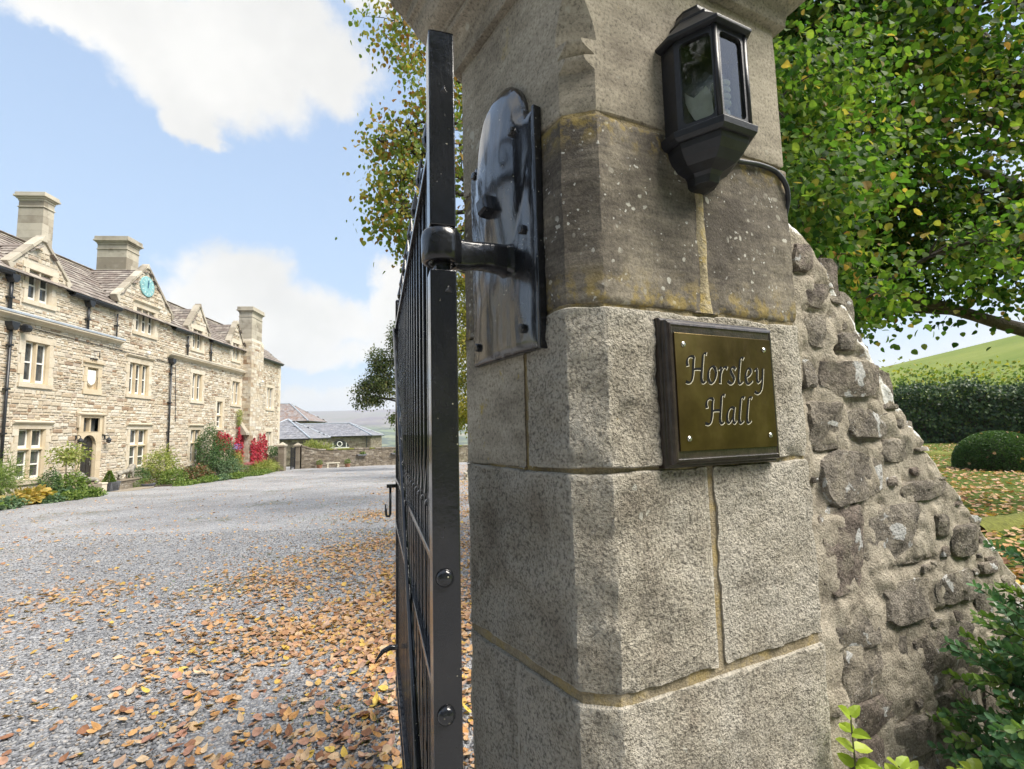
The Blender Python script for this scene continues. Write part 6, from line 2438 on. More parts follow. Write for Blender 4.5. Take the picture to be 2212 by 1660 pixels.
WA = math.atan2(WD.y, WD.x)
bn = ground_thing('stone_bench', 'pale stone bench on two scrolled legs against the court wall', 'bench', -16.75, 44.5, WA)
b = MB()
b.box(-.64, .64, -.19, .19, .40, .48)
b.build('seat', M['benchstone'], bn, bevel=.02)
for x in (-.46, .46):
    b = MB()
    b.prism([(x - .11, 0), (x + .11, 0), (x + .10, .07), (x + .05, .13), (x + .06, .24), (x + .11, .33), (x + .12, .397), (x - .12, .397), (x - .11, .33), (x - .06, .24), (x - .05, .13), (x - .10, .07)], 'y', -.15, .15)
    b.build('leg', M['benchstone'], bn, bevel=.01)


def blob_points(n, c, rad, shell=0.55, squash_low=0.0):
    """points in an ellipsoid, denser towards its lumpy skin; returns points and outward directions"""
    d = unit(RNG.normal(size=(n, 3)))
    lump = 1 + 0.16 * np.sin(d[:, 0] * 5.1 + c[0]) * np.cos(d[:, 1] * 4.3 + c[1]) + 0.12 * np.sin(d[:, 2] * 6.7 + d[:, 0] * 3 + c[2])
    rr = (shell + (1 - shell) * RNG.random(n)) * lump
    P = np.array(c) + d * rr[:, None] * np.array(rad)
    return P, d


def foliage(name, parent, n, c, rad, size, mat, kind='quick', shell=0.55, droop=0.3, flat=0.5, rnd=None, zmin=None):
    P, d = blob_points(n, c, rad, shell)
    if zmin is not None:
        P[:, 2] = np.maximum(P[:, 2], zmin + 0.02 * RNG.random(n))
    dirs = unit(d + RNG.normal(size=(n, 3)) * 0.7 + np.array((0, 0, -droop)))
    nrm = unit(d * 0.7 + RNG.normal(size=(n, 3)) * flat + np.array((0, 0, 0.6)))
    sz = size * (0.6 + 0.7 * RNG.random(n))
    o = leaves(name, P.astype(np.float32), dirs.astype(np.float32), nrm.astype(np.float32), sz, M[mat], parent, kind, rnd)
    o['kind'] = 'stuff'
    return o


def stems(parent, n, c, rad, base_r=.05, name='stem', mat='twig', r=.012):
    rs_ = random.Random(int(abs(c[2]) * 1000) + n)
    b_ = MB()
    for k in range(n):
        a = rs_.uniform(0, 6.28)
        q = rs_.uniform(.3, .9)
        e_ = Vector((c[0] + rad[0] * q * math.cos(a), c[1] + rad[1] * q * math.sin(a), c[2] + rad[2] * rs_.uniform(-.2, .7)))
        s_ = Vector((base_r * math.cos(a), base_r * math.sin(a), 0))
        m_ = s_.lerp(e_, .5) + Vector((0, 0, .12 * rad[2]))
        b_.tube([s_, m_, e_], [r, r * .7, r * .35], 5, cap=False)
    return stuff(b_.build(name, M[mat], parent, smooth=True))


def plant(name, label, cat, o_, s_, ro, rs_, z0_, z1_, n, size, mat, kind='quick', shell=.5, group=None, extra=None, nst=6, droop=.3):
    """a bed plant in front of the hall: centre o_, s_; half widths ro, rs_; foliage from z0_ to z1_"""
    p = HW(o_, s_, 0)
    zb = gz(p.x, p.y)
    t = thing(name, label, cat, (p.x, p.y, zb), HA, group)
    c = (0, 0, (z0_ + z1_) / 2 - zb)
    rad = (ro, rs_, (z1_ - z0_) / 2)
    foliage('foliage', t, n, c, rad, size, mat, kind, shell, zmin=.02, droop=droop)
    if nst:
        stems(t, nst, c, rad)
    for (n2, c2, r2, sz2, m2, k2, nm) in (extra or []):
        foliage(nm, t, n2, c2, r2, sz2, m2, k2, .3, zmin=.02)
    return t


# beds along the hall
for k, pts in enumerate(([(9.0, .0), (9.0, 3.2), (14.7, 3.3), (16.6, 2.9), (17.2, 3.1), (18.2, 3.2), (19.6, 2.7), (20.9, 2.1), (21.2, .0)],
                         [(24.1, .0), (24.0, 2.2), (24.6, 3.2), (25.8, 3.4), (28.9, 3.2), (31.1, 3.5), (34.5, 2.9), (38.6, 2.0), (41.3, 1.1), (41.3, .0)])):
    b = MB()
    top = []
    for s_, o_ in pts:
        p = HW(o_ * .80, s_, 0)
        top.append((p.x, p.y, gz(p.x, p.y) + (.05 if o_ > .5 else .10)))
    b.face(top)
    b.face([(p[0], p[1], p[2] - .3) for p in top])
    for i in range(len(top)):
        p, q = top[i], top[(i + 1) % len(top)]
        b.face([p, q, (q[0], q[1], q[2] - .3), (p[0], p[1], p[2] - .3)])
    o = b.build('flower_bed', M['soil'], fix=True)
    tag(o, kind='structure')

PB = 'shrubs and flowers in the beds along the hall'
for o_, s_, L_, m_, lb in ((3.05, 17.75, .55, 'shrub_green', 'low green edging plant spilling onto the gravel by the hostas'), (2.85, 18.9, .5, 'shrub_green', 'low green edging plant between the blue hosta and the doorstep'),
                          (3.1, 26.6, .9, 'shrub_green', 'leafy edging plant beyond the mid green shrub'), (3.0, 28.2, .9, 'shrub_blue', 'grey green edging plant under the reddening hydrangea'),
                          (3.1, 29.7, .9, 'shrub_green', 'bright edging plant past the reddening hydrangea'), (2.9, 33.2, 1.0, 'shrub_green', 'low edging plant between the grey green shrub and the sedum'), (1.2, 40.6, .7, 'shrub_pale', 'pale edging plant at the foot of the ball headed trees')):
    p_ = HW(o_, s_, 0)
    g_ = gz(p_.x, p_.y)
    t_ = thing('edging_plant', lb, 'plant', (p_.x, p_.y, g_), HA, PB)
    foliage('foliage', t_, int(900 * L_), (0, 0, .17), (.34, L_, .20), .10, m_, 'quick', .35, zmin=.02)
plant('shrub', 'large arching green shrub in the bed under the nearest hall window', 'shrub', 1.7, 16.2, .95, 1.15, -.45, 1.22, 2600, .16, 'shrub_green', 'blade', .25, PB, nst=10)
plant('shrub', 'upright dark evergreen bush between the arching shrub and the airy shrub', 'shrub', 2.0, 18.0, .32, .34, -.5, .56, 1500, .06, 'bed_green', 'quick', .6, PB)
plant('hosta', 'yellowing hosta with broad leaves at the front of the bed', 'plant', 2.55, 16.65, .42, .78, -.55, -.02, 420, .20, 'hosta', 'box', .4, PB, nst=0)
plant('hosta', 'blue green hosta mound beside the yellowing hosta', 'plant', 2.45, 18.2, .42, .62, -.72, -.20, 480, .15, 'shrub_blue', 'box', .4, PB, nst=0)
plant('shrub', 'loose light green shrub behind the blue green hosta', 'shrub', 1.75, 19.3, .6, .72, -.6, .38, 1500, .09, 'shrub_green', 'quick', .4, PB)
plant('shrub', 'airy pale green shrub on bare stems in front of the hall door', 'shrub', 1.25, 19.75, .55, .98, .55, 1.50, 950, .10, 'shrub_pale', 'quick', .2, PB, nst=9)
plant('ground_plant', 'low grey green clump at the gravel edge below the yellowing hosta', 'plant', 2.95, 15.3, .4, .6, -.55, -.15, 700, .10, 'shrub_blue', 'quick', .4, PB, nst=0)
plant('ground_plant', 'low grey green clump at the gravel edge between two hostas', 'plant', 3.0, 16.9, .25, .45, -.62, -.30, 520, .10, 'shrub_blue', 'quick', .4, PB, nst=0)
plant('ground_plant', 'bright green ground plant at the bed end before the doorstep', 'plant', 2.2, 19.5, .5, .65, -.75, -.35, 800, .09, 'shrub_green', 'quick', .4, PB, nst=0)
plant('ground_plant', 'fresh green spreading plant at the outermost bed edge', 'plant', 3.0, 14.2, .6, .7, -.5, -.1, 800, .11, 'shrub_green', 'quick', .4, PB, nst=0)
plant('fern', 'feathery fern rising beside the window frame', 'plant', .8, 17.4, .5, .6, -.3, .9, 600, .22, 'shrub_green', 'blade', .3, PB)
plant('box_ball', 'clipped box ball under the second ground floor window', 'topiary', .9, 24.4, .48, .48, -.70, .22, 2600, .05, 'bed_green', 'quick', .85, PB, nst=3)
plant('box_cube', 'small light green clipped bush in front of the box ball', 'topiary', 1.35, 23.95, .36, .40, -.85, -.38, 1300, .05, 'shrub_green', 'quick', .8, PB, nst=3)
plant('shrub', 'tall pale yellow green shrub beside the black rainwater pipe', 'shrub', 1.05, 25.9, .75, 1.1, -.75, 1.12, 3200, .09, 'shrub_pale', 'quick', .45, PB, nst=10)
plant('shrub', 'mid green shrub in front of the tall pale shrub', 'shrub', 2.0, 25.4, .6, .9, -.9, .05, 1500, .09, 'shrub_green', 'quick', .45, PB)
plant('ground_plant', 'low bright green edging plant before the mid green shrub', 'plant', 2.9, 25.0, .4, 1.0, -.95, -.55, 900, .09, 'shrub_green', 'quick', .4, PB, nst=0)
plant('hydrangea', 'reddening hydrangea with maroon heads in the bed', 'shrub', 1.45, 28.3, .75, 1.5, -1.05, .02, 2600, .10, 'maroon_leaf', 'lobed', .45, PB)
plant('shrub', 'big dark green cone shaped shrub beside the third ground floor window', 'shrub', .75, 31.0, .65, 1.0, -.85, 2.35, 5200, .085, 'bed_green', 'quick', .6, PB)
plant('shrub', 'rounded dark green shrub leaning on the cone shaped shrub', 'shrub', .85, 32.6, .7, 1.1, -.85, 1.35, 4200, .085, 'bed_green', 'quick', .6, PB)
plant('shrub', 'rounded grey green shrub below the dark cone shaped one', 'shrub', 1.6, 32.1, .7, 1.15, -1.05, .20, 2300, .08, 'shrub_blue', 'quick', .5, PB)
plant('ground_plant', 'low leafy edging plant in front of the grey green shrub', 'plant', 2.4, 31.4, .5, 1.6, -1.15, -.72, 1500, .09, 'shrub_green', 'quick', .4, PB, nst=0)
plant('shrub', 'straw coloured fading shrub under the crimson creeper', 'shrub', .9, 34.4, .5, .7, -.95, .55, 1500, .08, 'shrub_pale', 'quick', .4, PB)
plant('sedum', 'flat pink sedum heads over green leaves', 'flower', 1.3, 35.2, .45, .7, -1.1, -.4, 900, .07, 'shrub_green', 'quick', .5, PB, nst=0,
      extra=[(420, (0, 0, .80), (.40, .62, .10), .05, 'pink_leaf', 'quick', 'flower_head')])
plant('daylily', 'arching bright green strap leaves at the end of the bed', 'plant', 1.25, 38.2, .75, 2.0, -1.35, -.40, 1700, .42, 'shrub_pale', 'blade', .2, PB, nst=0)
plant('ground_plant', 'mixed green edging plant before the pink sedum', 'plant', 2.3, 35.4, .5, 1.3, -1.2, -.8, 1200, .09, 'shrub_green', 'quick', .4, PB, nst=0)
plant('clematis', 'purple clematis flowers against the chimney breast', 'flower', .55, 35.0, .2, .8, -.6, 1.0, 350, .06, 'shrub_green', 'quick', .3, PB, nst=5,
      extra=[(150, (.1, 0, 2.0), (.15, .7, .22), .07, 'purple_leaf', 'quick', 'flower_head')])


def creeper(label, o_, s_, z0_, z1_, w_, n, mat='red_leaf', top=None):
    p = HW(o_, s_, 0)
    zb = gz(p.x, p.y)
    t = thing('creeper', label, 'climber', (p.x, p.y, zb), HA, 'crimson creepers on the chimney breast')
    m_ = 9
    xs_ = np.linspace(-w_, w_, m_) + RNG.normal(size=m_) * .06
    tops = z1_ - zb - RNG.random(m_) * .45 * (z1_ - z0_)
    b_ = MB()
    P = []
    for x_, tp in zip(xs_, tops):
        pts_ = [(0.03 + .03 * math.sin(k), x_ + .06 * math.sin(k * 1.7 + x_ * 9), tp * k / 6 * (1.28 if k == 6 else 1)) for k in range(7)]
        b_.tube(pts_, [.016, .015, .013, .011, .009, .006, .003], 4, cap=False)
        q = n // m_
        zz = (z0_ - zb) + (tp - (z0_ - zb)) * RNG.random(q) ** .8
        P.append(np.stack([.06 + .10 * RNG.random(q), x_ + RNG.normal(size=q) * (.05 + .07 * (1 - zz / (tp + .01))), zz], 1))
    b_.build('vine', M['twig'], t, smooth=True)
    P = np.concatenate(P)
    q = len(P)
    dirs_ = unit(RNG.normal(size=(q, 3)) * .5 + np.array((.2, 0, -1)))
    nr_ = unit(RNG.normal(size=(q, 3)) * .4 + np.array((1, 0, .3)))
    o = leaves('foliage', P.astype(np.float32), dirs_.astype(np.float32), nr_.astype(np.float32), .165 * (.6 + .6 * RNG.random(q)), M[mat], t, 'quick')
    o['kind'] = 'stuff'
    if top:
        q = 420
        P = np.stack([.05 + .1 * RNG.random(q), RNG.normal(size=q) * w_ * .35, z1_ - zb + RNG.random(q) * top], 1)
        o = leaves('upper_foliage', P.astype(np.float32), unit(RNG.normal(size=(q, 3)) * .5 + np.array((.1, 0, -1))).astype(np.float32), unit(RNG.normal(size=(q, 3)) * .4 + np.array((1, 0, .3))).astype(np.float32), .10 * (.6 + .6 * RNG.random(q)), M['shrub_pale'], t, 'quick')
        o['kind'] = 'stuff'
    return t


creeper('low crimson creeper beside the narrow stair window', .06, 33.9, .8, 2.25, .95, 760)
creeper('tall crimson creeper with green top in the corner of the chimney breast', .10, 36.1, -.3, 2.5, .55, 900, top=1.2)
creeper('broad crimson creeper spreading over the face of the chimney breast', .68, 38.1, -.5, 2.0, 1.2, 1500)
for i, (o_, s_) in enumerate(((.95, 39.9), (.95, 41.3))):
    p = HW(o_, s_, 0)
    t = thing('lollipop_tree', ('ball headed standard tree nearer the crimson creeper', 'ball headed standard tree nearer the court pier')[i], 'topiary', (p.x, p.y, gz(p.x, p.y)), HA, 'standard trees at the end of the hall')
    foliage('crown', t, 2200, (0, 0, 1.62), (.62, .62, .42), .06, 'bed_green', 'quick', .75)
    b = MB()
    b.tube([(0, 0, .25), (.01, .01, .8), (0, 0, 1.4)], .03, 6)
    b.build('trunk', M['bark'], t, smooth=True)
    b = MB()
    b.lathe((0, 0, 0), [(.20, 0), (.26, .02), (.30, .36), (.33, .37), (.33, .42), (.27, .42)], 14)
    b.build('pot', M['terracotta'], t)
# doorstep corner: planter with a conifer, box and lions on plinths, bowl
p = HW(1.25, 21.97, 0)
t = thing('square_planter', 'grey lattice sided square planter at the hall doorstep', 'planter', (p.x, p.y, gz(p.x, p.y)), HA)
b = MB()
b.add([(-.24, -.24, 0), (.24, -.24, 0), (.24, .24, 0), (-.24, .24, 0), (-.31, -.31, .42), (.31, -.31, .42), (.31, .31, .42), (-.31, .31, .42), (-.27, -.27, .40), (.27, -.27, .40), (.27, .27, .40), (-.27, .27, .40)],
      [(0, 3, 2, 1), (0, 1, 5, 4), (1, 2, 6, 5), (2, 3, 7, 6), (3, 0, 4, 7), (4, 5, 9, 8), (5, 6, 10, 9), (6, 7, 11, 10), (7, 4, 8, 11), (8, 9, 10, 11)])
b.build('box', M['planter'], t)
b = MB()
for k in range(-4, 5):
    for sgn in (1, -1):
        x0_, x1_ = k * .07 - .10 * sgn, k * .07 + .10 * sgn
        if abs(x0_) < .26 and abs(x1_) < .30:
            b.tube([(x0_, -.255, .04), (x1_, -.305, .38)], .008, 4)
            b.tube([(.255, x0_, .04), (.305, x1_, .38)], .008, 4)
stuff(b.build('lattice', M['blackpaint'], t))
t = thing('small_conifer', 'small bright green conical conifer growing in the square planter', 'shrub', (p.x, p.y, gz(p.x, p.y) + .36), HA)
n = 1300
zz = RNG.random(n) ** 1.4 * .52
a = RNG.random(n) * 6.283
rr = (.26 * (1 - zz / .56)) * (.5 + .5 * RNG.random(n))
P = np.stack([rr * np.cos(a), rr * np.sin(a), zz + .02], 1)
dd = unit(np.stack([np.cos(a), np.sin(a), .5 + 0 * a], 1) + RNG.normal(size=(n, 3)) * .3)
stuff(leaves('foliage', P.astype(np.float32), dd.astype(np.float32), unit(RNG.normal(size=(n, 3)) + np.array((0, 0, 1))).astype(np.float32), .07 * (.6 + .6 * RNG.random(n)), M['shrub_green'], t))
p = HW(1.0, 23.4, 0)
t = thing('stone_plinth', 'low coursed stone plinth beside the doorstep', 'plinth', (p.x, p.y, gz(p.x, p.y)), HA)
b = MB()
rs = random.Random(2)
for zi in range(4):
    y = -.72
    while y < .70:
        w_ = min(rs.uniform(.22, .5), .72 - y)
        b.box(-.22 - rs.uniform(0, .02), .22 + rs.uniform(0, .02), y + .005, y + w_ - .005, zi * .10 + .004, zi * .10 + .097, rs.random())
        y += w_
stuff(b.build('course', M['outrubble'], t))
b = MB()
b.box(-.26, .26, -.76, .76, .402, .47)
b.build('slab', M['outstone'], t, bevel=.012)


def skin_body(name, mat, parent, verts, edges, radii, sub=1):
    me = bpy.data.meshes.new(name)
    me.from_pydata(verts, edges, [])
    me.materials.append(mat)
    o = link(name, me, parent)
    sk_ = o.modifiers.new('skin', 'SKIN')
    sk_.use_smooth_shade = True
    lay = me.skin_vertices[0].data if me.skin_vertices else None
    if lay is None:
        bpy.context.view_layer.objects.active = o
        me.attributes
    for i, r_ in enumerate(radii):
        me.skin_vertices[0].data[i].radius = (r_, r_)
    me.skin_vertices[0].data[0].use_root = True
    s_ = o.modifiers.new('sub', 'SUBSURF')
    s_.levels = s_.render_levels = sub
    return o


def lion(loc, rz, label, lying):
    t = thing('lion_statue', label, 'statue', loc, rz, 'stone lions at the hall door')
    zt = .34 if not lying else .20
    V = [(0, 0, zt), (0, .20, zt + .02), (0, .36, zt + .09), (0, .46, zt + .20), (0, .60, zt + .20), (0, .68, zt + .15),      # spine to muzzle
         (0, -.20, zt), (0, -.34, zt - .01)]
    E_ = [(0, 1), (1, 2), (2, 3), (3, 4), (4, 5), (0, 6), (6, 7)]
    Rr = [.115, .125, .155, .165, .10, .065, .12, .11]
    def add(p, frm, r_):
        V.append(p)
        E_.append((frm, len(V) - 1))
        Rr.append(r_)
        return len(V) - 1
    for sx in (-1, 1):
        if lying:
            k = add((sx * .11, .36, .10), 2, .06)
            k = add((sx * .12, .56, .045), k, .045)
            add((sx * .12, .66, .04), k, .045)
            k = add((sx * .14, -.30, .10), 7, .075)
            k = add((sx * .16, -.10, .05), k, .05)
        else:
            st = .07 * sx
            k = add((sx * .09, .34 + st, .22), 2, .062)
            k = add((sx * .09, .33 + st, .10), k, .045)
            k = add((sx * .09, .35 + st, .03), k, .042)
            add((sx * .09, .42 + st, .025), k, .040)
            k = add((sx * .09, -.36 - st, .24), 7, .08)
            k = add((sx * .09, -.31 - st, .15), k, .05)
            k = add((sx * .09, -.42 - st, .09), k, .036)
            k = add((sx * .09, -.40 - st, .03), k, .036)
            add((sx * .09, -.32 - st, .025), k, .036)
        add((sx * .09, .50, zt + .33), 3, .035)
    k = add((0, -.48, zt - .06), 7, .03)
    k = add((0, -.54, zt - .18), k, .022)
    add((0, -.50, zt - .27 if not lying else .03), k, .035)
    skin_body('body', M['statue'], t, V, E_, Rr, 1)
    return t


p = HW(1.0, 23.3, 0)
lion((p.x, p.y, gz(p.x, p.y) + .47), HA, 'weathered stone lion standing on the coursed plinth beside the box ball', False)
p = HW(1.3, 20.75, 0)
t = thing('stone_plinth', 'rough stone block under the lion on the planted side of the doorstep', 'plinth', (p.x, p.y, gz(p.x, p.y)), HA)
b = MB()
b.box(-.22, .22, -.48, .52, 0, .20)
b.box(-.20, .20, -.45, .48, .204, .40)
b.build('block', M['outstone'], t, bevel=.02)
lion((p.x, p.y, gz(p.x, p.y) + .40), HA + math.pi, 'weathered stone lion lying among the plants before the door', True)
p = HW(1.3, 21.38, 0)
t = thing('stone_post', 'short pale stone post at the corner of the doorstep', 'post', (p.x, p.y, gz(p.x, p.y)), HA)
b = MB()
b.box(-.16, .16, -.2, .2, -.1, .34)
b.box(-.18, .18, -.22, .22, .343, .42)
b.build('block', M['dressed'], t, bevel=.015)
p = HW(1.75, 23.85, 0)
t = thing('bowl_planter', 'low dark bowl planter with reddish flowers on the gravel', 'planter', (p.x, p.y, gz(p.x, p.y)), HA)
b = MB()
b.lathe((0, 0, 0), [(.16, 0), (.20, .02), (.28, .15), (.30, .16), (.30, .19), (.26, .19)], 18)
b.build('bowl', M['planter'], t)
foliage('flowers', t, 260, (0, 0, .23), (.26, .26, .09), .06, 'maroon_leaf', 'quick', .3)
p = HW(2.0, 22.4, 0)
for i, (dx, dy, w_, l_) in enumerate(((0, 0, .9, 1.6),)):
    t = thing('paving_slab', 'worn stone flag edging the gravel before the doorstep', 'paving', (p.x, p.y, gz(p.x, p.y)), HA)
    b = MB()
    b.box(-.35, .35, -.9, .95, -.05, .045)
    b.build('slab', M['outstone'], t, bevel=.015)

# pots and troughs by the court wall
for i, (x, y) in enumerate(((-17.75, 44.0), (-15.65, 45.35))):
    t = ground_thing('potted_ball', ('clipped green ball in a dark pot on the hall side of the stone bench', 'clipped green ball in a dark pot on the gate side of the stone bench')[i], 'potted plant', x, y, 0, 'clipped balls in pots beside the bench')
    b = MB()
    b.lathe((0, 0, 0), [(.16, 0), (.20, .02), (.25, .26), (.27, .27), (.27, .31), (.22, .31)], 14)
    b.build('pot', M['terracotta'], t)
    foliage('foliage', t, 900, (0, 0, .50), (.26, .26, .24), .05, 'shrub_green', 'quick', .8)
for i, s_ in enumerate((5.5, 9.0)):
    q = W0 + WD * s_ + WN * .22
    t = thing('wall_trough', ('dark wall trough with a green plant, above and beyond the stone bench', 'dark wall trough with a green plant, nearest the iron gate')[i], 'planter', (q.x, q.y, -.50 - .03 * i), WA, 'planted troughs hung on the court wall')
    b = MB()
    b.prism([(-.50, .16), (.50, .16), (.42, .0), (-.42, .0)], 'y', -.14, .16)
    b.build('trough', M['planter'], t, bevel=.02)
    foliage('foliage', t, 320, (0.1, 0, .22), (.32, .14, .14), .09, 'shrub_green', 'quick', .3)
t = thing('shrub', 'feathery bright green shrub showing over the court wall', 'shrub', (-19.4, 48.2, gz(-19, 48)), 0)
foliage('foliage', t, 2600, (0, 0, 1.55), (1.5, .7, .85), .32, 'shrub_pale', 'blade', .2, droop=-.6)
foliage('foliage', t, 1500, (-.9, 0, 1.85), (.8, .6, .75), .32, 'shrub_pale', 'blade', .2, droop=-.6)
stems(t, 8, (0, 0, 1.4), (1.2, .5, .7))
# stack of flat stones by the drive
ss = ground_thing('stone_steps', 'stack of flat pale stone slabs at the edge of the drive', 'steps', -2.42, 24.2, 0.3)
for k, (w_, d_, dx) in enumerate(((.62, .5, 0), (.55, .45, .04), (.60, .46, -.02), (.46, .40, .05))):
    b = MB()
    b.box(-w_ / 2 + dx + .25, w_ / 2 + dx + .25, -d_ / 2, d_ / 2, k * .125, k * .125 + .105)
    b.build('slab', M['benchstone'], ss, bevel=.012)


# ------------------------------------------------------------------ trees
def limb_path(p, q, sag=.12, wob=.25, n=7, seed=0):
    p, q = Vector(p), Vector(q)
    L = (q - p).length
    out_ = []
    for k in range(n + 1):
        t = k / n
        v = p.lerp(q, t) + Vector((0, 0, sag * L * math.sin(t * math.pi)))
        v += Vector((noise.noise(Vector((seed, t * 3, 1))), noise.noise(Vector((seed, t * 3, 5))), noise.noise(Vector((seed, t * 3, 9))))) * wob * math.sin(t * math.pi)
        out_.append(v)
    return out_


def tree(name, label, base, trunk, r0_, lobes, leafmat, size, kind, cluster=26, group='trees round the court', spread=.20, hang=.45, limb_r=.10, tone=None, keep=None):
    """trunk: list of points relative to the base; lobes: (centre in world, radii, number of clusters)"""
    t = thing(name, label, 'tree', base, 0, group)
    B0_ = Vector(base)
    tp = [Vector(v) for v in trunk]
    b_ = MB()
    rr = [r0_ * (1 - .75 * k / (len(tp) - 1)) for k in range(len(tp))]
    rr[0] *= 1.35
    b_.tube(tp, rr, 12)
    tr_ = b_.build('trunk', M['bark'], t, smooth=True)
    AP, AD, AN, AR = [], [], [], []
    bb = MB()
    for li, (c, rad, nc) in enumerate(lobes):
        c = Vector(c) - B0_
        # limb from the best place on the trunk
        j = min(range(1, len(tp)), key=lambda k: (tp[k] - c).length + max(0, tp[k].z - c.z) * 1.5)
        lp = limb_path(tp[j], c, .10, .35 * min(1, c.length / 6), seed=li * 3.1 + r0_)
        rl = min(rr[j] * .7, limb_r)
        bb.tube(lp, [rl * (1 - .75 * k / 7) + .008 for k in range(8)], 7, cap=False)
        d = unit(RNG.normal(size=(nc, 3)))
        q = .35 + .65 * RNG.random(nc) ** .6
        lump = 1 + .22 * np.sin(d[:, 0] * 5 + li) * np.cos(d[:, 2] * 4 + li * 2)
        CC = np.array(c) + d * (q * lump)[:, None] * np.array(rad)
        for k in range(min(nc, 12)):
            e_ = Vector(CC[k])
            s_ = lp[5 if k % 2 else 7]
            bb.tube([s_, s_.lerp(e_, .5) + Vector((0, 0, .06 * (e_ - s_).length)), e_], [rl * .28 + .005, rl * .16 + .004, .004], 4, cap=False)
        m_ = cluster
        off = RNG.normal(size=(nc, m_, 3)) * spread
        off[:, :, 2] = off[:, :, 2] * .8 - np.abs(RNG.normal(size=(nc, m_))) * spread * hang
        P = CC[:, None, :] + off
        # leaves hang from their twig and face outwards and up
        out_ = unit(d[:, None, :] + RNG.normal(size=(nc, m_, 3)) * .7)
        dirs_ = unit(out_ * .6 + np.array((0, 0, -hang * 1.6)) + RNG.normal(size=(nc, m_, 3)) * .35)
        nr_ = unit(d[:, None, :] * .5 + np.array((0, 0, .8)) + RNG.normal(size=(nc, m_, 3)) * .45)
        cl_t = RNG.random((nc, 1)) * .68
        AP.append(P.reshape(-1, 3))
        AD.append(dirs_.reshape(-1, 3))
        AN.append(nr_.reshape(-1, 3))
        AR.append(np.clip((cl_t + RNG.random((nc, m_)) ** 1.3 * .36).reshape(-1), 0, 1))
    stuff(bb.build('branch', M['bark'], t, smooth=True))
    P, D_, N_, Rn = (np.concatenate(v) for v in (AP, AD, AN, AR))
    s_ = size * (.65 + .6 * RNG.random(len(P)))
    if keep is not None:
        k_ = keep(P + np.array(base))
        P, D_, N_, Rn, s_ = P[k_], D_[k_], N_[k_], Rn[k_], s_[k_]
    return t, P, D_, N_, Rn, s_


def crown(t, P, D_, N_, Rn, s_, mat, kind, near=0, near_kind=None, win=None):
    """join the leaves into one crown, except the ones that show largest, which are parts of their own"""
    P = P.astype(np.float32)
    if near:
        Wp = P + np.array(t.location)
        x, y, dpt = project(Wp)
        sc_ = s_ / np.maximum(dpt, .1)
        sc_[(x < win[0]) | (x > win[2]) | (y < win[1]) | (y > win[3]) | (dpt < .2)] = 0
        idx = np.argsort(-sc_)[:near]
        ms = [leaf_object_mesh('leaf', near_kind or kind, M[mat], w_, bn_) for w_, bn_ in ((1, 0), (.9, -.12), (1.1, .08), (.95, .14))]
        leaf_objects('leaf', P[idx], D_[idx], N_[idx], s_[idx], ms, t)
        k_ = np.ones(len(P), bool)
        k_[idx] = False
        P, D_, N_, Rn, s_ = P[k_], D_[k_], N_[k_], Rn[k_], s_[k_]
    o = leaves('crown', P, D_.astype(np.float32), N_.astype(np.float32), s_, M[mat], t, kind, Rn)
    o['kind'] = 'stuff'
    return o


def polar(azd, eld, dist):
    a, e_ = R(azd), R(eld)
    return (dist * math.sin(a) * math.cos(e_), dist * math.cos(a) * math.cos(e_), 1.6 + dist * math.sin(e_))


rs = random.Random(21)
# lime tree whose boughs hang behind the pier and over the wing wall
lob = []
for azd in range(26, 51, 5):
    for eld in range(12, 58, 7):
        d_ = rs.uniform(9.0, 12.5)
        e_ = eld + rs.uniform(-2, 2)
        if e_ < 12.5 and azd > 40:
            e_ += 2.5
        lob.append((polar(azd + rs.uniform(-2, 2), e_, d_), (1.25, 1.25, .8), 30))
tL = tree('lime_tree', 'big green lime tree with low spreading boughs behind the curved wall', (10.9, 8.3, 0), [(0, 0, -.2), (-.05, .0, 1.2), (-.25, .05, 2.6), (-.1, .1, 4.4), (.1, .3, 6.5), (.0, .4, 9.0), (.1, .2, 11.5)], .36, lob, 'lime_leaf', .098, 'quick', 54, spread=.30, limb_r=.12)
crown(*tL, 'lime_leaf', 'lime')
# second lime, whose outer sprays hang close behind the pier
lob = [((2.75, 4.3, 4.95), (.62, .62, .48), 30), ((2.30, 3.9, 4.35), (.42, .5, .40), 22), ((2.95, 4.2, 3.95), (.48, .5, .36), 24), ((2.35, 3.75, 3.45), (.38, .40, .34), 24), ((2.75, 4.2, 3.08), (.45, .48, .28), 22),
       ((3.55, 4.7, 5.15), (.7, .6, .5), 26), ((3.45, 4.7, 2.98), (.5, .5, .22), 16), ((3.7, 4.9, 4.3), (.5, .5, .4), 12), ((4.35, 4.3, 3.25), (.40, .40, .22), 12), ((3.3, 4.2, 2.75), (.3, .3, .15), 6)]
tN = tree('lime_tree', 'slender young lime tree with large close leaves directly behind the stone pier', (4.6, 6.4, 0), [(0, 0, -.1), (-.05, -.05, 1.4), (-.15, -.1, 2.8), (-.25, -.25, 4.2), (-.4, -.35, 5.4), (-.5, -.5, 6.4)], .085, lob, 'lime_leaf', .060, 'lime', 44, spread=.18, limb_r=.028)
crown(*tN, 'lime_leaf', 'lime', 290, 'lime', (1660, -40, 2240, 800))
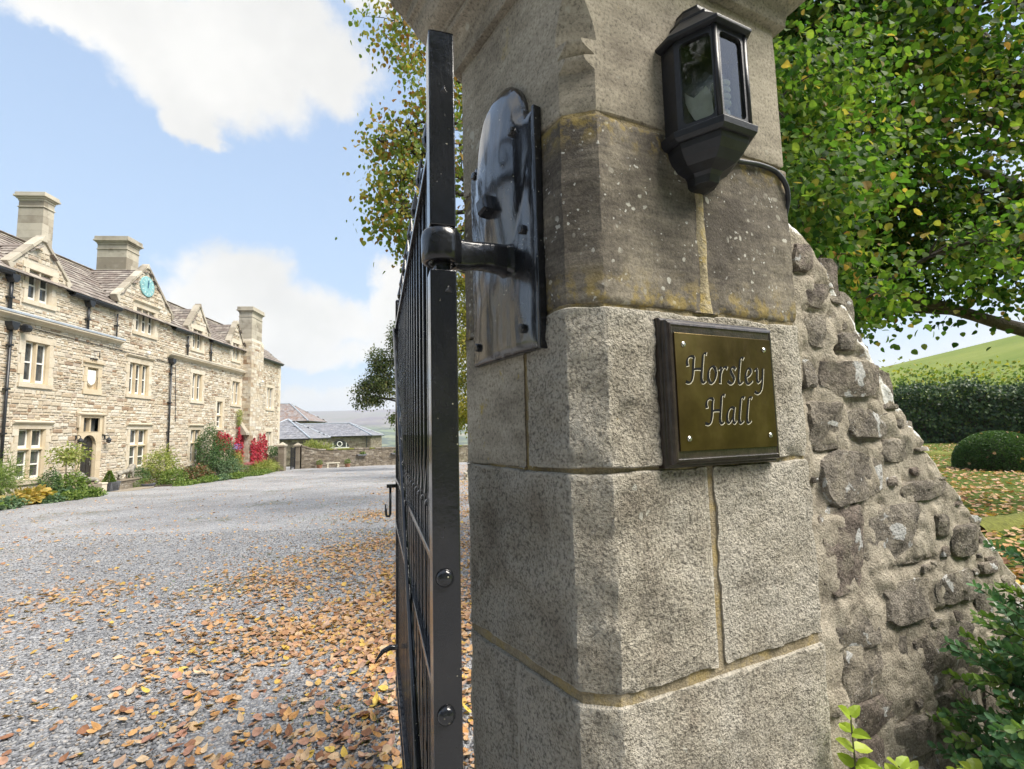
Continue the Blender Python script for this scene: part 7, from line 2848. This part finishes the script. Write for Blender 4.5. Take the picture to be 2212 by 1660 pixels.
# turning tree whose hanging sprays show between the gate and the sky
lob = [((-2.75, 12.2, 12.9), (.9, 1.2, 1.0), 26), ((-1.9, 12.3, 11.4), (1.1, 1.2, .9), 30), ((-2.6, 12.0, 9.75), (.85, 1.0, .75), 25), ((-3.35, 12.0, 9.35), (.62, .6, .2), 7), ((-2.75, 12.0, 8.3), (.9, 1.0, .6), 26),
       ((-2.9, 12.0, 7.3), (.8, .9, .5), 20), ((-2.35, 12.1, 6.7), (.65, .8, .5), 17), ((-2.1, 12.1, 5.95), (.34, .5, .36), 6), ((-1.3, 12.6, 9.6), (1.1, 1.1, 1.3), 26), ((-1.0, 12.6, 7.5), (1.0, 1.0, 1.1), 22),
       ((-.6, 13.2, 13.5), (1.6, 1.6, 1.3), 30), ((1.0, 13.5, 14.5), (2.0, 2.0, 1.5), 36), ((2.8, 13.0, 12.5), (1.8, 1.8, 1.5), 34), ((1.0, 15.5, 11), (2.2, 2.0, 1.8), 38), ((3.5, 14.0, 9.5), (1.6, 1.6, 1.4), 30), ((.2, 12.4, 5.6), (.8, .8, .7), 14)]
tA = tree('turning_lime_tree', 'tall lime tree with yellowing leaves hanging beside the open iron gate', (1.3, 13.4, 0), [(0, 0, -.6), (.02, 0, 2), (0, .05, 4.5), (-.1, .0, 7), (-.1, .1, 10), (0, .2, 13)], .30, lob, 'autumn_leaf', .120, 'lime', 32, spread=.25, hang=.7)
crown(*tA, 'autumn_leaf', 'lime')
# yellow tree further up the drive, seen in the slit between gate and pier
lob = [((-2.9 + rs.uniform(-.5, .5) + .9 * (k % 3), 26 + rs.uniform(-1, 1), 2.6 + k * .62), (1.15, 1.15, .7), 30) for k in range(15)]
tB = tree('yellow_tree', 'yellow autumn tree farther along the drive, seen between gate and pier', (-1.5, 26.3, gz(-1.5, 26.3)), [(0, 0, -.1), (0, 0, 2), (.1, 0, 5), (0, .1, 8), (0, 0, 10.5)], .22, lob, 'gold_leaf', .15, 'quick', 40, spread=.30)
crown(*tB, 'gold_leaf', 'quick')
# sycamore at the far edge of the court
lob = [((-9.9, 36, 7.15), (.95, .9, .85), 34), ((-10.1, 36, 5.85), (1.0, .9, .75), 36), ((-11.0, 36, 5.1), (.85, .8, .5), 24), ((-11.25, 36, 4.15), (.6, .5, .40), 13), ((-10.5, 36, 4.35), (.6, .6, .35), 12), ((-9.3, 36.2, 5.2), (1.0, 1.0, .8), 26),
       ((-9.05, 36, 8.7), (.42, .5, .55), 12), ((-8.5, 36, 7.0), (1.2, 1.2, 1.2), 34), ((-8.0, 36, 9.5), (.9, 1.2, 1.2), 30), ((-9.0, 36, 3.0), (.35, .4, .55), 7), ((-7.6, 36.5, 5.0), (1.1, 1.1, 1.2), 30), ((-6.6, 37, 8.5), (1.6, 1.6, 1.6), 40), ((-6.5, 37, 11.0), (1.5, 1.5, 1.3), 36), ((-5.0, 37, 7.0), (1.4, 1.4, 1.6), 30)]
tS = tree('sycamore_tree', 'dull green sycamore reaching out over the far end of the court', (-6.6, 37, gz(-6.6, 37)), [(0, 0, -.1), (-.05, 0, 2), (-.2, 0, 4.5), (-.1, 0, 7), (.1, 0, 9.5), (.1, 0, 11.5)], .34, lob, 'syc_leaf', .17, 'lobed', 40, spread=.27)
crown(*tS, 'syc_leaf', 'quick')

# ------------------------------------------------------------------ garden beyond the wing wall
hd = thing('ivy_hedge', 'tall dark ivy clad hedge across the garden below the grass hill', 'hedge', (25.5, 31.0, .1), R(-42))
n = 26000
x = (RNG.random(n) - .5) * 26
hgt = 3.35 + .22 * np.sin(x * .9) + .15 * np.sin(x * 2.3 + 1)
face = RNG.random(n)
z = hgt * RNG.random(n) ** .85
y = -.75 - .22 * np.sin(x * 1.7 + z * 2) * np.cos(z * 1.9) + RNG.normal(size=n) * .12 - .2 * (1 - z / hgt)
topm = face > .78
y[topm] = (RNG.random(topm.sum()) - .5) * 1.5
z[topm] = hgt[topm] + np.abs(RNG.normal(size=topm.sum())) * .24 - .05
P = np.stack([x, y, z], 1)
dd = unit(RNG.normal(size=(n, 3)) * .5 + np.array((0, -.5, -.9)))
nn = unit(RNG.normal(size=(n, 3)) * .45 + np.array((0, -1, .55)))
stuff(leaves('foliage', P.astype(np.float32), dd.astype(np.float32), nn.astype(np.float32), .19 * (.6 + .7 * RNG.random(n)), M['ivy_leaf'], hd, 'quick'))
b = MB()
for k in range(9):
    xx = -12 + 3 * k
    b.tube([(xx, -.2, -.2), (xx + .2, -.1, 1.2), (xx - .1, 0, 2.6)], [.09, .07, .04], 6, cap=False)
b.box(-13, 13, -.42, .5, -.3, 2.9)
b.build('stem', M['bark'], hd)
sc2 = thing('hillside_scrub', 'sunlit scrubby bushes on the slope above the dark hedge', 'shrubs', (33, 42, 1.0), R(-42))
stuff(foliage('foliage', sc2, 9000, (0, 0, 2.2), (17, 2.2, 2.6), .30, 'shrub_green', 'quick', .3))
stuff(foliage('foliage', sc2, 3500, (3, 1, 2.7), (13, 2.0, 2.9), .30, 'gold_leaf', 'quick', .3))
stems(sc2, 10, (0, 0, 2), (10, 1.5, 1.5), r=.05, mat='bark')


def lawn_z(x, y):
    return gz(x, y) + 0.03 + 0.010 * max(0, math.hypot(x, y) - 22)


dm = thing('topiary_dome', 'broad clipped yew dome on the lawn, sprinkled with fallen leaves', 'topiary', (15.3, 15.2, lawn_z(15, 15)), 0)
n = 30000
d = unit(RNG.normal(size=(n, 3)))
d[:, 2] = np.abs(d[:, 2])
P = np.stack([d[:, 0] * 1.12, d[:, 1] * 1.12, d[:, 2] ** .8 * 1.16], 1) * (1 - .05 * RNG.random(n) ** 2)[:, None]
stuff(leaves('foliage', P.astype(np.float32), unit(d + RNG.normal(size=(n, 3)) * .8).astype(np.float32), unit(d + RNG.normal(size=(n, 3)) * .5).astype(np.float32), .055 * (.6 + .6 * RNG.random(n)), M['bed_green'], dm, 'quick'))
b = MB()
b.lathe((0, 0, 0), [(1.02, -.05), (1.06, .3), (.98, .62), (.78, .88), (.45, 1.04), (.0, 1.09)], 28)
b.build('inner_twigs', M['bark'], dm, smooth=True)
n = 40
d = unit(RNG.normal(size=(n, 3)) + np.array((-.3, -.4, .9)))
d[:, 2] = np.abs(d[:, 2])
P = np.stack([d[:, 0] * 1.14, d[:, 1] * 1.14, d[:, 2] ** .8 * 1.18], 1)
stuff(leaves('fallen_leaf', P.astype(np.float32), unit(RNG.normal(size=(n, 3))).astype(np.float32), d.astype(np.float32), .09 * (.7 + .5 * RNG.random(n)), M['fall_mix'], dm, 'fall'))


def moss_bank(name, label, p0, p1, w_, h_, sd):
    p0, p1 = Vector(p0), Vector(p1)
    t = thing(name, label, 'kerb', p0, math.atan2((p1 - p0).y, (p1 - p0).x))
    L = (p1 - p0).length
    b_ = MB()
    nx, ny = int(L / .12), 9
    vs_ = []
    for i in range(nx + 1):
        for j in range(ny):
            v = j / (ny - 1)
            x_, y_ = L * i / nx, (v - .5) * w_
            z_ = h_ * math.sin(v * math.pi) ** .6 * (1 + .35 * noise.noise(Vector((x_ * 2.3, y_ * 3, sd)))) + .03 * noise.noise(Vector((x_ * 9, y_ * 9, sd))) - .03
            vs_.append((x_, y_, z_))
    b_.add(vs_, [(i * ny + j, i * ny + j + 1, (i + 1) * ny + j + 1, (i + 1) * ny + j) for i in range(nx) for j in range(ny - 1)])
    b_.build('moss', M['moss'], t, smooth=True)
    return t


moss_bank('mossy_kerb', 'yellow green mossy kerb close behind the low end of the wing wall', (6.4, 6.9, .02), (10.6, 8.5, .05), .45, .17, 2.0)
moss_bank('mossy_kerb', 'thin mossy kerb at the foot of the dark hedge', (17.5, 21.0, .08), (24.5, 16.5, .1), .6, .22, 5.0)

# trees across the road behind the viewer, which the brass, the lantern panes and the paint mirror
n = 42000
x = (RNG.random(n) - .5) * 64
h = 16.5 + 2.5 * np.sin(x * .31) + 1.6 * np.sin(x * .83 + 2)
z = h * RNG.random(n) ** .7
y = -15 - 1.6 * np.sin(x * .55 + z * .4) + RNG.normal(size=n) * 1.1
rw = leaves('roadside_trees', np.stack([x, y, z - .2], 1).astype(np.float32), unit(RNG.normal(size=(n, 3)) + np.array((0, .2, -.6))).astype(np.float32), unit(RNG.normal(size=(n, 3)) + np.array((0, 1, .6))).astype(np.float32), .55 * (.6 + .7 * RNG.random(n)), M['wood_leaf'], None, 'quick')
tag(rw, 'belt of green trees across the road from the gate', None, None, 'stuff')

# ------------------------------------------------------------------ box bush and bright sprigs in front of the wing wall
bush = thing('box_bush', 'dark green box bush with fresh tips growing against the rubble wall', 'bush', (1.63, 1.12, 0), 0)
BC, BR = np.array((0.05, 0.0, .72)), np.array((.66, .46, .84))
rs = np.random.default_rng(44)
P_, D__, N__, S__, T__ = [], [], [], [], []
b = MB()
NSPRIG = 900
for k in range(NSPRIG):
    d = unit(rs.normal(size=3) + np.array((-.45, -.35, .25)))
    lum = 1 + .16 * math.sin(d[0] * 6) * math.cos(d[2] * 5) + .08 * math.sin(d[2] * 13 + d[1] * 5)
    root = BC + d * BR * .66 * lum
    L = rs.uniform(.10, .21)
    ax = unit(d * .9 + rs.normal(size=3) * .35 + np.array((-.05, 0, .35)))
    if k % 9 == 0:
        L *= 1.35
    m_ = int(L / .0125)
    side = unit(np.cross(ax, rs.normal(size=3)))
    up = np.cross(ax, side)
    tip = root + ax * L
    b.tube([root, root + ax * L * .5 + np.array((0, 0, .006)), tip], [.0026, .002, .0012], 4, cap=False)
    fresh = rs.random() < .24
    for i in range(m_):
        f_ = (i + 1) / m_
        q = root + ax * L * f_ + np.array((0, 0, .006)) * math.sin(f_ * math.pi)
        s1 = side if i % 2 else up
        for sg in (1, -1):
            dv = unit(s1 * sg * (1 - .35 * f_) + ax * (.30 + .45 * f_) + rs.normal(size=3) * .22)
            P_.append(q)
            D__.append(dv)
            N__.append(unit(ax * .9 + np.array((-.1, -.15, .35)) + rs.normal(size=3) * .30 - s1 * sg * .25))
            S__.append(rs.uniform(.023, .031) * (1 - .25 * f_ ** 4))
            T__.append(fresh and f_ > .55)
stuff(b.build('twig', M['twig'], bush, fix=False))
P_, D__, N__, S__, T__ = np.array(P_), np.array(D__), np.array(N__), np.array(S__), np.array(T__)
x, y, dp = project(P_ + np.array(bush.location))
big = np.where((x > 2020) & (x < 2215) & (y > 1080) & (y < 1665), 1 / dp, 0)
# leaves on the viewer's side, most of them in the open
idx = np.argsort(-big)[:300]
for tipm, mn in ((False, 'box_leaf'), (True, 'box_tip')):
    ms = [leaf_object_mesh('leaf', 'box', M[mn], w_, bn_) for w_, bn_ in ((1, 0), (.9, -.15), (1.1, .1))]
    ii = np.array([i for i in idx if T__[i] == tipm], dtype=int)
    if len(ii):
        leaf_objects('leaf', P_[ii], D__[ii], N__[ii], S__[ii], ms, bush)
    k_ = T__ == tipm
    k_[idx] = False
    o = leaves('fresh_tip_foliage' if tipm else 'foliage', P_[k_].astype(np.float32), D__[k_].astype(np.float32), N__[k_].astype(np.float32), S__[k_], M[mn], bush, 'box')
    o['kind'] = 'stuff'
b = MB()
for k in range(14):
    d = unit(rs.normal(size=3) + np.array((0, 0, .6)))
    e_ = BC + d * BR * .7
    b.tube([(.05 * d[0], .05 * d[1], -.05), tuple(np.array((.0, .0, .3)) + d * .12), tuple(e_)], [.012, .009, .004], 5, cap=False)
stuff(b.build('stem', M['bark'], bush, smooth=True))
n = 5000
d = unit(RNG.normal(size=(n, 3)))
P = BC + d * BR * (.62 * RNG.random(n) ** .4)[:, None]
stuff(leaves('inner_foliage', P.astype(np.float32), unit(d + RNG.normal(size=(n, 3)) * .6).astype(np.float32), unit(RNG.normal(size=(n, 3)) + np.array((0, 0, .8))).astype(np.float32), .034 * (.7 + .5 * RNG.random(n)), M['dark_leaf'], bush, 'quick'))


def sprigs(label, base, shoots, leaf):
    """shoots: (tip, bend) in world; broad leaves in opposite pairs"""
    t = thing('privet_sprig', label, 'plant', base, 0, 'bright privet shoots at the wall foot')
    rs_ = np.random.default_rng(int(base[0] * 1000))
    ms = [leaf_object_mesh('leaf', 'lime', M['lime_green'], w_, bn_) for w_, bn_ in ((.72, -.1), (.66, .12), (.78, -.2))]
    b_ = MB()
    Pq, Dq, Nq, Sq = [], [], [], []
    for tip, m_ in shoots:
        tip = np.array(tip) - np.array(base)
        root = np.array((tip[0] * .35, tip[1] * .35, -.02))
        mid = (root + tip) / 2 + np.array((tip[0] * .08, tip[1] * .1, .05))
        b_.tube([root, mid, tip], [.004, .003, .0018], 5, cap=False)
        for i in range(m_):
            f_ = 1 - i * .042 - .004
            q = root * (1 - f_) ** 2 + 2 * mid * f_ * (1 - f_) + tip * f_ * f_
            a = rs_.uniform(0, .5) + i * 1.57
            for sg in (0, math.pi):
                h_ = np.array((math.cos(a + sg), math.sin(a + sg), .45 if i else .9))
                Pq.append(q)
                Dq.append(unit(h_ + rs_.normal(size=3) * .15))
                Nq.append(unit(np.array((0, 0, 1)) - h_ * .35 + rs_.normal(size=3) * .2 + np.array((-.25, -.45, 0))))
                Sq.append(leaf * rs_.uniform(.75, 1.15) * (.75 if i == 0 else 1))
    stuff(b_.build('stem', M['twig'], t, fix=False))
    leaf_objects('leaf', np.array(Pq), np.array(Dq), np.array(Nq), np.array(Sq), ms, t)


sprigs('upright light green shoot touching the lower corner of the pier', (.80, 1.20, 0), [((.775, 1.19, .915), 7), ((.800, 1.165, .80), 5), ((.785, 1.15, .765), 4)], .052)
sprigs('light green shoots just right of the upright shoot at the wall foot', (.92, 1.20, 0), [((.862, 1.17, .815), 5), ((.905, 1.19, .795), 5), ((.88, 1.14, .775), 4)], .050)
sprigs('light green shoots at the wall foot under the box bush', (1.03, 1.18, 0), [((.985, 1.16, .798), 4), ((1.045, 1.19, .79), 4), ((1.015, 1.15, .77), 4)], .050)


# ------------------------------------------------------------------ gravel stones and fallen leaves
def ico():
    p = (1 + 5 ** .5) / 2
    v = unit(np.array([(-1, p, 0), (1, p, 0), (-1, -p, 0), (1, -p, 0), (0, -1, p), (0, 1, p), (0, -1, -p), (0, 1, -p), (p, 0, -1), (p, 0, 1), (-p, 0, -1), (-p, 0, 1)], dtype=float))
    f = np.array([(0, 11, 5), (0, 5, 1), (0, 1, 7), (0, 7, 10), (0, 10, 11), (1, 5, 9), (5, 11, 4), (11, 10, 2), (10, 7, 6), (7, 1, 8), (3, 9, 4), (3, 4, 2), (3, 2, 6), (3, 6, 8), (3, 8, 9), (4, 9, 5), (2, 4, 11), (6, 2, 10), (8, 6, 7), (9, 8, 1)])
    return v, f


IV, IF = ico()
n = 60000
yy = 1.5 + 8.5 * RNG.random(n) ** 1.7
xx = -1.05 * yy - .3 + (1.05 * yy + .5) * RNG.random(n)
zz = np.array([cz(a, c) for a, c in zip(xx, yy)])
P = np.stack([xx, yy, zz], 1)
u, v, dp = project(P)
ok = (u > -60) & (u < 1080) & (v < 1720)
P = P[ok][:34000]
n = len(P)
rad = .0065 + .0085 * RNG.random(n) ** 1.6
sc3 = np.stack([rad * (.9 + .5 * RNG.random(n)), rad * (.7 + .4 * RNG.random(n)), rad * (.42 + .3 * RNG.random(n))], 1)
jit = 1 + .25 * (RNG.random((n, 12, 1)) - .5)
V = IV[None] * jit * sc3[:, None, :]
a = RNG.random(n) * 6.283
ca, sa = np.cos(a)[:, None], np.sin(a)[:, None]
tl = RNG.normal(size=n)[:, None] * .25
V = np.stack([V[:, :, 0] * ca - V[:, :, 1] * sa, V[:, :, 0] * sa + V[:, :, 1] * ca, V[:, :, 2] + V[:, :, 0] * tl], 2)
V += P[:, None, :] + np.array((0, 0, .003))
F = (IF[None] + (np.arange(n) * 12)[:, None, None]).reshape(-1, 3)
gs = np_mesh('gravel', V.reshape(-1, 3), F, np.repeat(RNG.random(n), 20), M['pebble'], None)
tag(gs, 'loose grey gravel stones on the near part of the court', None, None, 'stuff')


def leaf_density(x, y):
    """fallen leaves lie thickest under the trees on the gate side, in drifts, thinner over the open court"""
    edge_ = -1.75 - .185 * (y - 4) + .55 * np.sin(y * .9) + .35 * np.sin(y * 2.3 + x)
    near_ = 1 / (1 + np.exp(-(x - edge_) / .35))
    drift = .5 + .5 * np.sin(x * 3.1 + 1.3 * np.sin(y * 1.9)) * np.sin(y * 1.3 + .7 * np.sin(x * 2.2))
    left_ = np.exp(-(((x + 4.6) / 1.5) ** 2 + ((y - 5.6) / .8) ** 2))
    pt_ = np.exp(-(((x + 1.75 + .35 * (y - 4.2)) / .95) ** 2 + ((y - 4.3) / .75) ** 2)) + .40 * np.exp(-(((x + .85) / .55) ** 2 + ((y - 2.85) / .45) ** 2)) + .6 * np.exp(-(((x + 2.6) / .7) ** 2 + ((y - 7.6) / 1.2) ** 2))
    return .75 * pt_ * (.35 + .65 * drift) + near_ * (.14 + .86 * drift ** 1.7) * np.clip(.15 + .13 * y, .3, 1) + .022 + .22 * left_ * drift


n = 330000
yy = 1.6 + 44 * RNG.random(n) ** 2.0
xx = -1.12 * yy - .5 + (1.12 * yy + 1.0) * RNG.random(n)
w_ = leaf_density(xx, yy)
# uniform density on the ground, thinned by the law above
area_w = (yy ** .5) * (1.12 * yy + 1.5)
keepm = RNG.random(n) < w_ * np.clip(area_w / 24, .09, 1) * 1.0
hp_ = HM.inverted()
oo = (xx + 18) * math.cos(HA) + yy * math.sin(HA)
keepm &= oo > 3.4
xx, yy = xx[keepm], yy[keepm]
zz = np.array([cz(a, c) for a, c in zip(xx, yy)])
P = np.stack([xx, yy, zz], 1)
u, v, dp = project(P)
vis = (u > -40) & (u < 1075) & (v < 1700)
P = P[vis]
n = len(P)
s_ = .030 + .042 * RNG.random(n) ** 1.6
P[:, 2] += .006 + .012 * RNG.random(n)
a = RNG.random(n) * 6.283
dirs_ = np.stack([np.cos(a), np.sin(a), RNG.normal(size=n) * .18], 1)
nrm_ = unit(RNG.normal(size=(n, 3)) * .30 + np.array((0, 0, 1)))
u, v, dp = project(P)
inside_ = (u > 5) & (u < 1030) & (v < 1655) & ~((u > 848) & (u < 1000))
rank = np.argsort(-np.where(inside_, s_ / dp, 0))
near_i = rank[:300]
rest_i = np.setdiff1d(np.arange(n), near_i)
LB = {'fall_orange': 'rust orange fallen leaf curled on the grey gravel', 'fall_tan': 'pale tan fallen leaf lying on the grey gravel', 'fall_brown': 'dark brown fallen leaf lying on the grey gravel',
      'fall_yellow': 'clear yellow fallen leaf lying on the grey gravel', 'fall_pink': 'dull pinkish fallen leaf lying on the grey gravel'}
lm = {}
for nm, _ in FALL:
    lm[nm] = [leaf_object_mesh('fallen_leaf', k_, M[nm], wd, bd) for k_, wd, bd in (('fall', 1, 0), ('fall', .85, .25), ('fall', 1.15, -.12), ('lime', 1, .22), ('fall', .7, .4))]
pick = random.Random(33)
X_, Y_, Z_ = frames(dirs_, nrm_)
for i in near_i:
    nm = pick.choices([f[0] for f in FALL], (30, 28, 18, 6, 18))[0]
    o = bpy.data.objects.new('fallen_leaf', pick.choice(lm[nm]))
    COL.objects.link(o)
    q = s_[i]
    o.matrix_world = Matrix(((X_[i, 0] * q, Y_[i, 0] * q, Z_[i, 0] * q, P[i, 0]), (X_[i, 1] * q, Y_[i, 1] * q, Z_[i, 1] * q, P[i, 1]), (X_[i, 2] * q, Y_[i, 2] * q, Z_[i, 2] * q, P[i, 2]), (0, 0, 0, 1)))
    tag(o, LB[nm], 'leaf', 'fallen leaves on the gravel')
ll = leaves('fallen_leaves', P[rest_i].astype(np.float32), dirs_[rest_i].astype(np.float32), nrm_[rest_i].astype(np.float32), s_[rest_i], M['fall_mix'], None, 'fall')
tag(ll, 'drifts of small orange and brown fallen leaves over the court', None, None, 'stuff')
# leaves on the lawn
n = 5200
yy = 4 + 24 * RNG.random(n) ** 1.2
xx = yy * (.70 + .45 * RNG.random(n)) + .5
zz = np.array([lawn_z(a, c) for a, c in zip(xx, yy)]) + .03
k_ = (xx > 3.2)
a = RNG.random(n) * 6.283
dirs_ = np.stack([np.cos(a), np.sin(a), RNG.normal(size=n) * .18], 1)
nrm_ = unit(RNG.normal(size=(n, 3)) * .30 + np.array((0, 0, 1)))
ll = leaves('lawn_leaves', np.stack([xx, yy, zz], 1)[k_].astype(np.float32), dirs_[k_].astype(np.float32), nrm_[k_].astype(np.float32), (.06 + .06 * RNG.random(n))[k_], M['fall_mix'], None, 'fall')
tag(ll, 'orange fallen leaves scattered on the lawn', None, None, 'stuff')
# thin weeds and grass in the gravel
cl_ = [(-1.55, 4.3, .35), (-.75, 2.75, .25), (-1.05, 3.2, .2), (-3.2, 7.4, .4), (-2.9, 9.5, .5), (-4.4, 11.5, .8), (-5.2, 14.5, .9), (-2.2, 5.6, .3), (-.45, 3.1, .18), (-1.9, 8.2, .4), (-2.3, 11, .5), (-3.6, 5.9, .4)]
Pg = []
for x, y, r_ in cl_:
    m_ = int(150 * (r_ / .3))
    Pg.append(np.stack([x + RNG.normal(size=m_) * r_ * 1.3, y + RNG.normal(size=m_) * r_ * .7], 1))
Pg = np.concatenate(Pg)
n = len(Pg)
zz = np.array([cz(a, c) for a, c in Pg])
dirs_ = unit(RNG.normal(size=(n, 3)) * .6 + np.array((0, 0, .8)))
gr = leaves('grass', np.column_stack([Pg, zz]).astype(np.float32), dirs_.astype(np.float32), unit(RNG.normal(size=(n, 3)) + np.array((0, 0, .2))).astype(np.float32), .045 * (.5 + .8 * RNG.random(n)), M['shrub_green'], None, 'blade')
tag(gr, 'thin grass and weeds sprouting through the gravel', None, None, 'stuff')

# ------------------------------------------------------------------ the air of the dale
hz_mat, t = material('haze_air')
vol = t.n('ShaderNodeVolumePrincipled', {'Color': (0.82, 0.87, 1.0, 1), 'Density': 0.00015, 'Anisotropy': 0.2})
out_n = t.n('ShaderNodeOutputMaterial')
t.t.links.new(vol.outputs[0], out_n.inputs['Volume'])

b = MB()
zlo = min(v_.co.z for v_ in land.data.vertices) - 1.0
zhi = max(v_.co.z for v_ in land.data.vertices) + 5.0
b.box(-8100, 8100, -8100, 8100, zlo, max(zhi, 30))
hz = b.build('haze', hz_mat)
tag(hz, 'pale blue summer haze over the dale', None, None, 'stuff')
hz.display_type = 'WIRE'
